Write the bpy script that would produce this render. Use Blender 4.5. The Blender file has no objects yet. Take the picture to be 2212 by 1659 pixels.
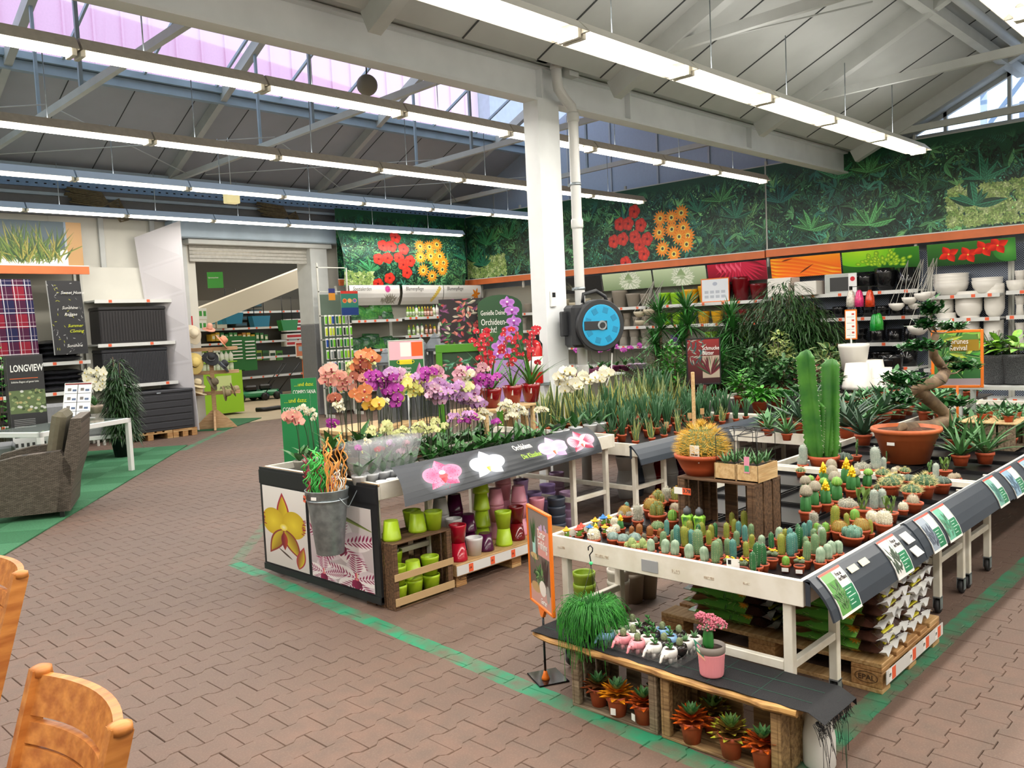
import bpy, math, random
import numpy as np
from mathutils import Vector, Matrix, Euler
PI = math.pi
rnd = random.Random(7)
sc = bpy.context.scene
COL = sc.collection
# ------------------------------------------------------------------ camera
F_PX, CX, CY, CAM_H = 1830.7, 1106.0, 829.5, 1.78
def _rot():
 a, p, r = 0.76505, 0.071567, -0.045852
 W = np.array([[math.sin(a), -math.cos(a), 0], [0, 0, -1], [math.cos(a), math.sin(a), 0]])
 P = np.array([[1, 0, 0], [0, math.cos(p), -math.sin(p)], [0, math.sin(p), math.cos(p)]])
 Q = np.array([[math.cos(r), -math.sin(r), 0], [math.sin(r), math.cos(r), 0], [0, 0, 1]])
 return Q @ P @ W
M_CAM = _rot()
cam_d = bpy.data.cameras.new('camera'); cam = bpy.data.objects.new('camera', cam_d); COL.objects.link(cam)
cam_d.sensor_width = 36; cam_d.lens = F_PX / 2212 * 36; cam_d.clip_start = .05; cam_d.clip_end = 200
_r, _d, _f = (Vector(M_CAM[i]) for i in range(3))
cam.matrix_world = Matrix(((_r.x, -_d.x, -_f.x, 0), (_r.y, -_d.y, -_f.y, 0), (_r.z, -_d.z, -_f.z, CAM_H), (0, 0, 0, 1)))
sc.camera = cam
# ------------------------------------------------------------------ world, exposure
sc.view_settings.view_transform = 'Standard'; sc.view_settings.look = 'None'
sc.view_settings.gamma = 1; sc.view_settings.use_curve_mapping = False
sc.view_settings.exposure = 0.0
sc.cycles.use_denoising = True
sc.cycles.max_bounces = 5; sc.cycles.diffuse_bounces = 3; sc.cycles.glossy_bounces = 2; sc.cycles.transmission_bounces = 3; sc.cycles.transparent_max_bounces = 6
sc.cycles.sample_clamp_indirect = 4; sc.cycles.caustics_reflective = False; sc.cycles.caustics_refractive = False
sc.cycles.use_adaptive_sampling = True; sc.cycles.adaptive_threshold = .03
wd = bpy.data.worlds.new('sky'); sc.world = wd; wd.use_nodes = True
_bg = wd.node_tree.nodes['Background']; _bg.inputs[0].default_value = (.72, .84, 1, 1); _bg.inputs[1].default_value = 2.2
LAMP_W = 11.0      # watts per metre of lamp row
# ------------------------------------------------------------------ measuring helpers: a sight line met with a real plane
def _ray(x, y):
 return Vector(M_CAM.T @ np.array([(x - CX) / F_PX, (y - CY) / F_PX, 1.0]))
def at_z(x, y, z=0.0):
 d = _ray(x, y); return Vector((0, 0, CAM_H)) + d * ((z - CAM_H) / d.z)
def at_x(x, y, X):
 d = _ray(x, y); return Vector((0, 0, CAM_H)) + d * (X / d.x)
def at_y(x, y, Y):
 d = _ray(x, y); return Vector((0, 0, CAM_H)) + d * (Y / d.y)
# ------------------------------------------------------------------ materials
MATS = {}
def srgb(c):
 if isinstance(c, str):
  c = [int(c[i:i + 2], 16) / 255 for i in (0, 2, 4)]
 return tuple(((v / 12.92) if v <= .04045 else ((v + .055) / 1.055) ** 2.4) for v in c[:3]) + (1,)
def mat(name, col='808080', rough=.6, metal=0, noise=0.0, nscale=20, bump=0.0, bscale=60, spec=.5, trans=0, alpha=1, emit=None, estr=0, col2=None, coat=0, stretch=None, sheen=0, sss=0):
 if name in MATS: return MATS[name]
 m = bpy.data.materials.new(name); m.use_nodes = True; nt = m.node_tree; N = nt.nodes; L = nt.links
 b = N['Principled BSDF']; c = srgb(col)
 b.inputs['Base Color'].default_value = c; b.inputs['Roughness'].default_value = rough; b.inputs['Metallic'].default_value = metal
 b.inputs['Specular IOR Level'].default_value = spec
 if trans: b.inputs['Transmission Weight'].default_value = trans
 if alpha < 1: b.inputs['Alpha'].default_value = alpha
 if coat: b.inputs['Coat Weight'].default_value = coat
 if sheen: b.inputs['Sheen Weight'].default_value = sheen
 if emit: b.inputs['Emission Color'].default_value = srgb(emit); b.inputs['Emission Strength'].default_value = estr
 if noise or col2 or bump:
  tc = N.new('ShaderNodeTexCoord'); mp = N.new('ShaderNodeMapping'); L.new(tc.outputs['Object'], mp.inputs[0])
  if stretch: mp.inputs['Scale'].default_value = stretch
  nz = N.new('ShaderNodeTexNoise'); nz.inputs['Scale'].default_value = nscale; nz.inputs['Detail'].default_value = 4
  L.new(mp.outputs[0], nz.inputs['Vector'])
  oi = N.new('ShaderNodeObjectInfo')
  if noise or col2:
   mx = N.new('ShaderNodeMix'); mx.data_type = 'RGBA'
   rp = N.new('ShaderNodeMapRange'); rp.inputs[1].default_value = .35; rp.inputs[2].default_value = .65
   L.new(nz.outputs['Fac'], rp.inputs[0]); L.new(rp.outputs[0], mx.inputs['Factor'])
   c2 = srgb(col2) if col2 else tuple(v * (1 - noise) for v in c[:3]) + (1,)
   c1 = c if col2 else tuple(min(1, v * (1 + noise * .4)) for v in c[:3]) + (1,)
   mx.inputs['A'].default_value = c1; mx.inputs['B'].default_value = c2
   L.new(mx.outputs['Result'], b.inputs['Base Color'])
  if bump:
   nb = N.new('ShaderNodeTexNoise'); nb.inputs['Scale'].default_value = bscale; L.new(mp.outputs[0], nb.inputs['Vector'])
   bp = N.new('ShaderNodeBump'); bp.inputs['Strength'].default_value = bump; bp.inputs['Distance'].default_value = .01
   L.new(nb.outputs['Fac'], bp.inputs['Height']); L.new(bp.outputs[0], b.inputs['Normal'])
 MATS[name] = m; return m
def emi(name, col, s):
 if name in MATS: return MATS[name]
 m = bpy.data.materials.new(name); m.use_nodes = True; N = m.node_tree.nodes
 N.remove(N['Principled BSDF']); e = N.new('ShaderNodeEmission'); e.inputs[0].default_value = srgb(col); e.inputs[1].default_value = s
 m.node_tree.links.new(e.outputs[0], N['Material Output'].inputs[0]); MATS[name] = m; return m
def wood(name, c1, c2, scale=(3, 30, 30), rough=.65):
 return mat(name, c1, rough, col2=c2, nscale=2.2, stretch=scale, bump=.25, bscale=3)
LEAF = {}
def leafmat(name, c, c2=None, rough=.45, tr=.25):
 if name in MATS: return MATS[name]
 m = mat(name, c, rough, col2=c2 or None, nscale=25, noise=.25, spec=.35)
 return m
# ------------------------------------------------------------------ mesh builder
class MB:
 def __init__(s): s.v = []; s.f = []; s.m = []; s.mats = []; s.uv = {}; s.smooth = []; s.sm = False
 def mi(s, m):
  if m is None: return 0
  if m not in s.mats: s.mats.append(m)
  return s.mats.index(m)
 def add(s, vs, fs, m=None, smooth=None):
  o = len(s.v); s.v += [tuple(p) for p in vs]; k = s.mi(m); sm = s.sm if smooth is None else smooth
  for f in fs: s.f.append(tuple(i + o for i in f)); s.m.append(k); s.smooth.append(sm)
  return o
 def box(s, x0, y0, z0, x1, y1, z1, m=None, T=None):
  vs = [(x0, y0, z0), (x1, y0, z0), (x1, y1, z0), (x0, y1, z0), (x0, y0, z1), (x1, y0, z1), (x1, y1, z1), (x0, y1, z1)]
  if T is not None: vs = [T @ Vector(p) for p in vs]
  s.add(vs, [(0, 3, 2, 1), (4, 5, 6, 7), (0, 1, 5, 4), (1, 2, 6, 5), (2, 3, 7, 6), (3, 0, 4, 7)], m, False)
  return s
 def bbox(s, x0, y0, z0, x1, y1, z1, m=None, T=None, b=.004):
  """box with chamfered vertical and top edges"""
  b = min(b, (x1 - x0) * .4, (y1 - y0) * .4, (z1 - z0) * .4)
  ring = lambda d, z: [(x0 + d, y0 + b, z), (x0 + b, y0 + d, z), (x1 - b, y0 + d, z), (x1 - d, y0 + b, z), (x1 - d, y1 - b, z), (x1 - b, y1 - d, z), (x0 + b, y1 - d, z), (x0 + d, y1 - b, z)]
  vs = ring(b, z0) + ring(0, z0 + b) + ring(0, z1 - b) + ring(b, z1)
  if T is not None: vs = [T @ Vector(p) for p in vs]
  fs = [tuple(range(7, -1, -1)), tuple(range(24, 32))]
  for r in range(3):
   for i in range(8):
    j = (i + 1) % 8; fs.append((r * 8 + i, r * 8 + j, r * 8 + 8 + j, r * 8 + 8 + i))
  s.add(vs, fs, m, False); return s
 def bar(s, a, b, w, h=None, m=None, up=(0, 0, 1)):
  a = Vector(a); b = Vector(b); h = w if h is None else h; d = (b - a).normalized(); u = Vector(up)
  if abs(d.dot(u)) > .98: u = Vector((1, 0, 0))
  x = d.cross(u).normalized() * (w / 2); z = x.cross(d).normalized() * (h / 2)
  vs = [a - x - z, a + x - z, a + x + z, a - x + z, b - x - z, b + x - z, b + x + z, b - x + z]
  s.add(vs, [(0, 1, 2, 3), (7, 6, 5, 4), (0, 4, 5, 1), (1, 5, 6, 2), (2, 6, 7, 3), (3, 7, 4, 0)], m, False); return s
 def tube(s, pts, r, m=None, n=6, cap=True, smooth=True, ell=None):
  pts = [Vector(p) for p in pts]; rs = r if isinstance(r, (list, tuple)) else [r] * len(pts)
  vs = []; t = None; pu = None
  for i, p in enumerate(pts):
   d = (pts[min(i + 1, len(pts) - 1)] - pts[max(i - 1, 0)])
   d = d.normalized() if d.length > 1e-9 else Vector((0, 0, 1))
   if pu is None:
    u = Vector((0, 0, 1)) if abs(d.z) < .9 else Vector((1, 0, 0))
   else: u = pu
   x = d.cross(u); x = x.normalized() if x.length > 1e-6 else Vector((1, 0, 0)); y = x.cross(d).normalized(); pu = y
   for k in range(n):
    a = 2 * PI * k / n; ex = ell or 1
    vs.append(p + x * (math.cos(a) * rs[i]) + y * (math.sin(a) * rs[i] * ex))
  fs = []
  for i in range(len(pts) - 1):
   for k in range(n):
    j = (k + 1) % n; fs.append((i * n + k, i * n + j, i * n + n + j, i * n + n + k))
  if cap: fs += [tuple(range(n - 1, -1, -1)), tuple(range((len(pts) - 1) * n, len(pts) * n))]
  s.add(vs, fs, m, smooth); return s
 def lathe(s, prof, m=None, n=16, T=None, smooth=True, fn=None, mf=None):
  """prof: list of (r, z); fn(theta, r, z) -> r for ribs; mf: material per ring"""
  vs = []; fs = []
  for r, z in prof:
   for k in range(n):
    a = 2 * PI * k / n; rr = fn(a, r, z) if fn else r
    vs.append((rr * math.cos(a), rr * math.sin(a), z))
  if T is not None: vs = [T @ Vector(p) for p in vs]
  o = len(s.v); s.v += [tuple(p) for p in vs]
  for i in range(len(prof) - 1):
   k_ = s.mi(mf[i] if mf else m)
   for k in range(n):
    j = (k + 1) % n
    s.f.append((o + i * n + k, o + i * n + j, o + i * n + n + j, o + i * n + n + k)); s.m.append(k_); s.smooth.append(smooth)
  if prof[0][0] > 1e-4: s.f.append(tuple(o + k for k in range(n - 1, -1, -1))); s.m.append(s.mi(mf[0] if mf else m)); s.smooth.append(False)
  if prof[-1][0] > 1e-4: s.f.append(tuple(o + (len(prof) - 1) * n + k for k in range(n))); s.m.append(s.mi(mf[-1] if mf else m)); s.smooth.append(False)
  return s
 def sphere(s, c, r, m=None, n=10, rings=6, sq=(1, 1, 1), T=None):
  c = Vector(c); pr = [(max(1e-5, math.sin(PI * i / rings)), -math.cos(PI * i / rings)) for i in range(rings + 1)]
  TT = Matrix.Translation(c) @ Matrix.Diagonal((r * sq[0], r * sq[1], r * sq[2], 1))
  if T is not None: TT = T @ TT
  return s.lathe([(a, b) for a, b in pr], m, n, TT)
 def prism(s, poly, z0, z1, m=None, T=None, smooth=False):
  n = len(poly); vs = [(x, y, z0) for x, y in poly] + [(x, y, z1) for x, y in poly]
  if T is not None: vs = [T @ Vector(p) for p in vs]
  fs = [tuple(range(n - 1, -1, -1)), tuple(range(n, 2 * n))] + [(i, (i + 1) % n, n + (i + 1) % n, n + i) for i in range(n)]
  s.add(vs, fs, m, smooth); return s
 def sheet(s, grid, m=None, smooth=True, th=0):
  """grid: rows of points; open surface, or with a thickness"""
  R, C_ = len(grid), len(grid[0]); vs = [Vector(p) for row in grid for p in row]
  fs = [(i * C_ + j, i * C_ + j + 1, (i + 1) * C_ + j + 1, (i + 1) * C_ + j) for i in range(R - 1) for j in range(C_ - 1)]
  s.add(vs, fs, m, smooth); return s
 def quad(s, a, b, c, d, m=None, uv=True):
  o = s.add([a, b, c, d], [(0, 1, 2, 3)], m, False)
  if uv: s.uv[len(s.f) - 1] = [(0, 0), (1, 0), (1, 1), (0, 1)]
  return s
 def mesh(s, name):
  me = bpy.data.meshes.new(name); me.from_pydata(s.v, [], s.f)
  for m in s.mats: me.materials.append(m)
  if len(s.mats) > 1: me.polygons.foreach_set('material_index', s.m)
  if any(s.smooth): me.polygons.foreach_set('use_smooth', s.smooth)
  if s.uv:
   ul = me.uv_layers.new(name='UVMap')
   for fi, co in s.uv.items():
    p = me.polygons[fi]
    for li, c in zip(p.loop_indices, co): ul.data[li].uv = c
  me.update(); return me
def obj(name, mb, parent=None, m=None, kind=None, label=None, cat=None, group=None, loc=None, rz=None):
 me = mb if isinstance(mb, bpy.types.Mesh) else mb.mesh(name)
 if m is not None and not me.materials: me.materials.append(m)
 o = bpy.data.objects.new(name, me); COL.objects.link(o)
 if parent is not None: o.parent = parent
 if loc is not None: o.location = loc
 if rz: o.rotation_euler = (0, 0, rz)
 tag(o, label, cat, group, kind); return o
def tag(o, label=None, cat=None, group=None, kind=None):
 if label: o['label'] = label
 if cat: o['category'] = cat
 if group: o['group'] = group
 if kind: o['kind'] = kind
 return o
def thing(name, label, cat, loc=(0, 0, 0), rz=0, group=None):
 o = bpy.data.objects.new(name, None); o.empty_display_size = .05; COL.objects.link(o); o.location = loc; o.rotation_euler = (0, 0, rz)
 return tag(o, label, cat, group)
def struct(name, mb, m=None, parent=None):
 return obj(name, mb, parent, m, kind='structure' if parent is None else None)
KIDS = {}
def _kids(o):
 if o.name not in KIDS: KIDS[o.name] = [c for c in o.children]
 return KIDS[o.name]
def dup(root, loc=None, rz=None, sc_=None, label=None, group=None, tilt=None):
 r = root.copy(); COL.objects.link(r)
 if loc is not None: r.location = loc
 if rz is not None or tilt is not None: r.rotation_euler = ((tilt or (0, 0))[0], (tilt or (0, 0))[1], rz or 0)
 if sc_ is not None: r.scale = (sc_,) * 3 if isinstance(sc_, (int, float)) else sc_
 if label: r['label'] = label
 if group: r['group'] = group
 for ch in _kids(root):
  c = ch.copy(); COL.objects.link(c); c.parent = r
  for g in _kids(ch):
   d = g.copy(); COL.objects.link(d); d.parent = c
 return r
class Stock:
 """builds a kind once; the first placement moves the original, later ones copy it with its parts"""
 def __init__(s, make): s.make = make; s.root = None
 def put(s, loc, rz=0, sc_=1, label=None, group=None, tilt=None):
  if s.root is None:
   s.root = s.make(); r = s.root; s.used = True; bpy.context.view_layer.update(); _kids(r)
   for c in _kids(r): _kids(c)
   r.location = loc; r.rotation_euler = ((tilt or (0, 0))[0], (tilt or (0, 0))[1], rz); r.scale = (sc_,) * 3 if isinstance(sc_, (int, float)) else sc_
   if label: r['label'] = label
   if group: r['group'] = group
   return r
  return dup(s.root, loc, rz, sc_, label, group, tilt)
ORD = 'first second third fourth fifth sixth seventh eighth ninth tenth eleventh twelfth thirteenth fourteenth fifteenth sixteenth seventeenth eighteenth nineteenth twentieth'.split()
ORD += ['twenty-' + w for w in ORD[:9]] + ['thirtieth'] + ['thirty-' + w for w in ORD[:9]]
def text(body, size, m, parent, loc, rot, name='lettering', sx=1.0, ext=.0006, align='LEFT', shear=0, bold=0.0, spacing=.85):
 cu = bpy.data.curves.new(name, 'FONT'); cu.body = body; cu.size = size; cu.extrude = ext; cu.align_x = align; cu.resolution_u = 2
 cu.shear = shear; cu.offset = bold; cu.space_line = spacing
 t = bpy.data.objects.new('tmp', cu); COL.objects.link(t)
 me = bpy.data.meshes.new_from_object(t); bpy.data.objects.remove(t); me.materials.clear(); me.materials.append(m); me.name = name
 o = bpy.data.objects.new(name, me); COL.objects.link(o); o.parent = parent; o.location = loc; o.rotation_euler = rot; o.scale = (sx, 1, 1)
 return o
# ------------------------------------------------------------------ flat prints drawn in numpy (posters, banners, packs)
class Ras:
 def __init__(s, w, h, col):
  s.w, s.h = w, h; s.a = np.empty((h, w, 3), np.float32); s.a[:] = s.c(col)
 @staticmethod
 def c(col):
  if isinstance(col, str): return np.array([int(col[i:i + 2], 16) / 255 for i in (0, 2, 4)], np.float32)
  return np.array(col, np.float32)
 def _blend(s, x0, y0, x1, y1, mask, col):
  v = s.a[y0:y1, x0:x1]; v[:] = v * (1 - mask[..., None]) + col * mask[..., None]
 def win(s, cx, cy, R):
  x0, x1 = max(0, int(cx - R)), min(s.w, int(cx + R) + 1); y0, y1 = max(0, int(cy - R)), min(s.h, int(cy + R) + 1)
  if x0 >= x1 or y0 >= y1: return None
  yy, xx = np.mgrid[y0:y1, x0:x1].astype(np.float32); return x0, y0, x1, y1, xx, yy
 def leaf(s, x, y, ang, L, W, col, col2=None, tip=.8, vein=None, edge=None, stripes=0):
  q = s.win(x + math.cos(ang) * L / 2, y + math.sin(ang) * L / 2, L * .56 + W)
  if q is None: return
  x0, y0, x1, y1, xx, yy = q
  u = ((xx - x) * math.cos(ang) + (yy - y) * math.sin(ang)) / L; v = (-(xx - x) * math.sin(ang) + (yy - y) * math.cos(ang))
  uc = np.clip(u, 0, 1); w = W * .5 * np.sin(PI * uc ** tip); d = w - np.abs(v)
  mask = np.clip(d + .5, 0, 1) * (u > 0) * (u < 1)
  c = s.c(col); c2 = s.c(col2) if col2 is not None else c * .62
  t = np.clip(v / np.maximum(w, 1e-3) * .9 + .5, 0, 1)[..., None]
  cc = c * (1 - t) + c2 * t
  if stripes: cc = cc * (1 - .25 * (np.sin((uc * stripes + np.abs(v) / max(W, 1) * 3) * 2 * PI) > .5)[..., None])
  if vein is not None:
   k = (np.abs(v) < max(.6, W * .03))[..., None]; cc = np.where(k, s.c(vein), cc)
  if edge is not None:
   k = (d < max(1, W * .12))[..., None]; cc = np.where(k, s.c(edge), cc)
  s._blend(x0, y0, x1, y1, mask, cc)
 def disc(s, x, y, rx, ry, col, col2=None, ang=0, soft=1.0):
  q = s.win(x, y, max(rx, ry) + 2)
  if q is None: return
  x0, y0, x1, y1, xx, yy = q
  u = ((xx - x) * math.cos(ang) + (yy - y) * math.sin(ang)) / rx; v = (-(xx - x) * math.sin(ang) + (yy - y) * math.cos(ang)) / ry
  r = np.sqrt(u * u + v * v); mask = np.clip((1 - r) * min(rx, ry) / soft + .5, 0, 1)
  c = s.c(col); cc = c
  if col2 is not None: t = np.clip(r, 0, 1)[..., None]; cc = c * (1 - t) + s.c(col2) * t
  s._blend(x0, y0, x1, y1, mask, cc)
 def rect(s, x0, y0, x1, y1, col):
  s.a[max(0, int(y0)):int(y1), max(0, int(x0)):int(x1)] = s.c(col)
 def grad(s, top, bot):
  t = np.linspace(0, 1, s.h, dtype=np.float32)[:, None, None]; s.a[:] = s.c(bot) * (1 - t) + s.c(top) * t   # row 0 is the bottom
 def noise(s, amt, cell=4, seed=1):
  g = np.random.RandomState(seed).rand(s.h // cell + 2, s.w // cell + 2).astype(np.float32)
  s.a *= (1 + amt * (np.kron(g, np.ones((cell, cell), np.float32))[:s.h, :s.w, None] - .5))
 def orchid(s, x, y, R, pet, pet2, lip, lip2, ctr='ffffff', spots=None, ang=0, narrow=None, vein=None):
  rr = random.Random(int(x * 7 + y)); nr = narrow or pet
  P = lambda d, a: (x + d * R * math.cos(a + ang), y + d * R * math.sin(a + ang))
  for a in (PI / 2, PI * 1.25, PI * 1.75):
   s.leaf(x, y, a + ang, R * 1.05, R * .72, nr, pet2, tip=.72, stripes=0)
  for sg in (0, PI):
   cx, cy = P(.5, sg + (.12 if sg == 0 else -.12)); s.disc(cx, cy, R * .56, R * .5, pet, pet2, ang)
   if vein:
    for k in range(9):
     a = sg + ang + (k - 4) * .16; s.leaf(*P(.1, sg), a, R * .85, R * .045, vein, vein)
  if spots:
   for _ in range(90):
    a = rr.random() * 6.283; d = rr.random() ** .5 * .9; s.disc(*P(d, a), R * .022, R * .022, spots)
  s.disc(*P(.1, PI / 2), R * .16, R * .14, ctr)
  s.leaf(*P(.02, -PI / 2), -PI / 2 + ang, R * .55, R * .34, lip, lip2); s.disc(*P(.16, -PI / 2 + .7), R * .13, R * .11, lip2); s.disc(*P(.16, -PI / 2 - .7), R * .13, R * .11, lip2)
 def image(s, name):
  im = bpy.data.images.new(name, s.w, s.h); b = np.ones((s.h, s.w, 4), np.float32); b[..., :3] = np.clip(s.a, 0, 1)
  im.pixels.foreach_set(b.ravel()); im.update(); im.pack(); return im
def pmat(name, ras, rough=.45, spec=.4, coat=0):
 """print material: the drawing laid on the mesh's own UVs"""
 im = ras.image(name); m = bpy.data.materials.new(name); m.use_nodes = True; N = m.node_tree.nodes; t = N.new('ShaderNodeTexImage'); t.image = im
 t.extension = 'EXTEND'; b = N['Principled BSDF']; b.inputs['Roughness'].default_value = rough; b.inputs['Specular IOR Level'].default_value = spec
 if coat: b.inputs['Coat Weight'].default_value = coat
 m.node_tree.links.new(t.outputs[0], b.inputs['Base Color']); MATS[name] = m; return m
def jungle(w, h, seed, blooms=(), ivy=()):
 R = Ras(w, h, '0d2b1c'); r = random.Random(seed); R.grad('12572f', '0c2219'); S = h / 200.0
 greens = ['1f5a35', '2c6b3c', '17472f', '3d7f45', '246a55', '4d9150', '1b4f3f', '2f7b5e', '5c9c4e', '13402c']
 n = int(w * h / 420)
 for i in range(n):
  x = r.random() * w; y = (r.random() ** 1.1) * h * (.93 if r.random() < .97 else 1)
  k = r.random(); sh = .45 + .6 * (i / n); c = R.c(r.choice(greens)) * sh
  if k < .25:                                       # broad leaf fan
   a0 = r.random() * 6.28
   for j in range(r.randint(3, 6)):
    a = a0 + j * .6; L = S * r.uniform(14, 34); R.leaf(x, y, a, L, L * r.uniform(.28, .45), c * r.uniform(.9, 1.35), c * .5, vein=c * 1.5)
  elif k < .5:                                      # fern
   a = r.uniform(.2, 2.9); L = S * r.uniform(18, 40)
   for t in range(9):
    px, py = x + math.cos(a) * L * t / 9, y + math.sin(a) * L * t / 9
    for sg in (-1, 1): R.leaf(px, py, a + sg * 1.1, L * .3 * (1 - t / 10), L * .055, c * 1.25, c * .7)
  elif k < .72:                                     # strap leaves
   for j in range(7): R.leaf(x, y, r.uniform(.4, 2.8), S * r.uniform(18, 45), S * r.uniform(2, 4.5), c * r.uniform(.9, 1.5), c * .55)
  else:                                             # small leaves
   for j in range(16):
    L = S * r.uniform(4, 9); R.leaf(x + r.gauss(0, 12) * S, y + r.gauss(0, 10) * S, r.random() * 6.28, L, L * .55, c * r.uniform(.7, 1.9), c * .6)
 for bx, by, bw, bh in ivy:                            # pale ivy
  for j in range(int(bw * bh / (S * S) / 26)):
   t = r.random(); x = bx + r.random() * bw; y = by + r.random() ** 1.3 * bh; L = S * r.uniform(5, 9); c = R.c(r.choice(['9fbf4c', 'b7cf62', '7fa83e', 'c9d97c']))
   a0 = r.random() * 6.28
   for q in range(4): R.leaf(x, y, a0 + q * 1.5, L, L * .7, c * r.uniform(.75, 1.1), c * .7)
 for big in range(int(w / h * 2.2)):                   # large single plants
  x = r.random() * w; y = r.uniform(.15, .75) * h; c = R.c(r.choice(['2f8a4a', '237a52', '4aa04c', '1d6b5a']))
  for j in range(6): L = S * r.uniform(34, 62); R.leaf(x, y, .3 + j * .5 + r.uniform(-.2, .2), L, L * .3, c * r.uniform(.8, 1.2), c * .55, vein=c * 1.5, stripes=8)
 yy = np.linspace(0, 1, h, dtype=np.float32)[:, None, None]; k = np.clip((yy - .82) / .14, 0, 1); R.a = R.a * (1 - k) + R.c('0f4a2a') * k
 for bx, by, s in blooms:                              # red petunias and orange daisies
  for _ in range(160): R.leaf(bx + r.uniform(-1.3, 1.3) * s, by + r.uniform(-1.0, .6) * s, r.random() * 6.28, s * .22, s * .08, '16402a', '0c261a')
  for dx, dy in ((-.15, .95), (-.72, .62), (-.4, .6), (.08, .5), (-.98, .1), (-.62, .14), (-.16, .16), (.0, -.1), (.16, -.4), (-.55, -.62), (-1.0, -.85), (.3, .05)):
   x, y = bx + dx * s - .25 * s, by + dy * s; q = s * .2
   for a in range(5): R.disc(x + math.cos(a * 1.256) * q * .5, y + math.sin(a * 1.256) * q * .5, q * .62, q * .62, 'd8402c', 'b02a24')
   R.disc(x, y, q * .2, q * .2, '6a1618')
  for dx, dy in ((.55, .62), (.95, .6), (1.3, .7), (.5, .2), (.95, .25), (1.35, .25), (1.5, .0), (.6, -.3), (1.0, -.5), (1.45, -.25), (1.2, .0)):
   x, y = bx + dx * s, by + dy * s; q = s * .27
   for a in range(14): R.leaf(x, y, a * .449, q, q * .3, 'f59a33', 'e8721c')
   R.disc(x, y, q * .3, q * .3, 'f9d26a'); R.disc(x, y, q * .17, q * .17, '3f4030')
 R.noise(.12, 2); return R
# ------------------------------------------------------------------ setting
XR, YD = 15.1, 15.83          # planes of the right wall and of the wall with the passage
XH, YH = 14.57, 15.33         # shelf header planes in front of them
YV = 5.95                     # valley / beam line between the two roof bays
white = mat('white_paint', 'e4e1d8', .5, noise=.05, nscale=3)
steelw = mat('steel_white', 'c9ccc9', .45, noise=.06, nscale=4)
steelb = mat('steel_blue_grey', 'a9bccb', .4, noise=.1, nscale=3)
roofm = mat('roof_panel', 'c6c9c6', .6, noise=.06, nscale=2)
dark = mat('dark_gap', '101010', .9)
orange = mat('orange_rail', 'd4703c', .5, noise=.12, nscale=3)
greyp = mat('grey_paint', '77787a', .5, noise=.05)
galv = mat('galvanised', 'aab4ba', .35, metal=.7, noise=.25, nscale=14)
blackp = mat('black_plastic', '17181a', .35)
conc = mat('hall_floor', 'b9a88c', .55, noise=.08, nscale=2)
# floor pavers with the green painted line
pav = bpy.data.materials.new('paver'); pav.use_nodes = True
def paver_mat():
 nt = pav.node_tree; N = nt.nodes; L = nt.links; b = N['Principled BSDF']; b.inputs['Roughness'].default_value = .62
 g = N.new('ShaderNodeNewGeometry'); sep = N.new('ShaderNodeSeparateXYZ'); L.new(g.outputs['Position'], sep.inputs[0])
 def mth(op, a, b_=None, c=None, clamp=False):
  n = N.new('ShaderNodeMath'); n.operation = op; n.use_clamp = clamp
  for i, v in enumerate((a, b_, c)):
   if v is None: continue
   if isinstance(v, (int, float)): n.inputs[i].default_value = v
   else: L.new(v, n.inputs[i])
  return n.outputs[0]
 def nz(scale, det=4):
  n = N.new('ShaderNodeTexNoise'); n.inputs['Scale'].default_value = scale; n.inputs['Detail'].default_value = det; L.new(g.outputs['Position'], n.inputs['Vector']); return n.outputs['Fac']
 big, mid, fine = nz(.55, 3), nz(9), nz(120, 2)
 def mix(f, a, c):
  n = N.new('ShaderNodeMix'); n.data_type = 'RGBA'; L.new(f, n.inputs['Factor'])
  for k, v in (('A', a), ('B', c)):
   if isinstance(v, tuple): n.inputs[k].default_value = v
   else: L.new(v, n.inputs[k])
  return n.outputs['Result']
 mr = lambda v, a, c: mth('MULTIPLY', mth('SUBTRACT', v, a), 1 / (c - a), clamp=True)
 base = mix(mr(big, .38, .62), srgb('72594c'), srgb('604e45'))
 base = mix(mr(mid, .35, .7), base, srgb('645247'))
 base = mix(mth('MULTIPLY', mr(fine, .5, .8), .35), base, srgb('8f7a6a'))
 segs = [((2.80, 1.36), (3.17, 6.15), .058, 1), ((3.17, 6.15), (5.6, 9.0), .05, .35), ((2.85, 1.44), (14, 1.40), .055, .8), ((6.0, 13.1), (8.6, 16.0), .06, .8)]
 tot = None
 for (ax, ay), (bx, by), w, k in segs:
  dx, dy = bx - ax, by - ay; l = math.hypot(dx, dy); dx /= l; dy /= l
  px = mth('SUBTRACT', sep.outputs[0], ax); py = mth('SUBTRACT', sep.outputs[1], ay)
  al = mth('ADD', mth('MULTIPLY', px, dx), mth('MULTIPLY', py, dy)); ac = mth('ABSOLUTE', mth('SUBTRACT', mth('MULTIPLY', py, dx), mth('MULTIPLY', px, dy)))
  mk = mth('MULTIPLY', mth('LESS_THAN', mth('ADD', ac, mth('MULTIPLY', mid, .02)), w + .01), mth('MULTIPLY', mth('GREATER_THAN', al, 0), mth('LESS_THAN', al, l)))
  mk = mth('MULTIPLY', mk, k); tot = mk if tot is None else mth('MAXIMUM', tot, mk)
 wear = mth('MULTIPLY', tot, mth('ADD', .12, mth('MULTIPLY', mr(nz(7, 6), .32, .6), .8)))
 col = mix(wear, base, srgb('178a62'))
 L.new(col, b.inputs['Base Color'])
 bp = N.new('ShaderNodeBump'); bp.inputs['Strength'].default_value = .35; bp.inputs['Distance'].default_value = .002; L.new(fine, bp.inputs['Height']); L.new(bp.outputs[0], b.inputs['Normal'])
paver_mat()
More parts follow.
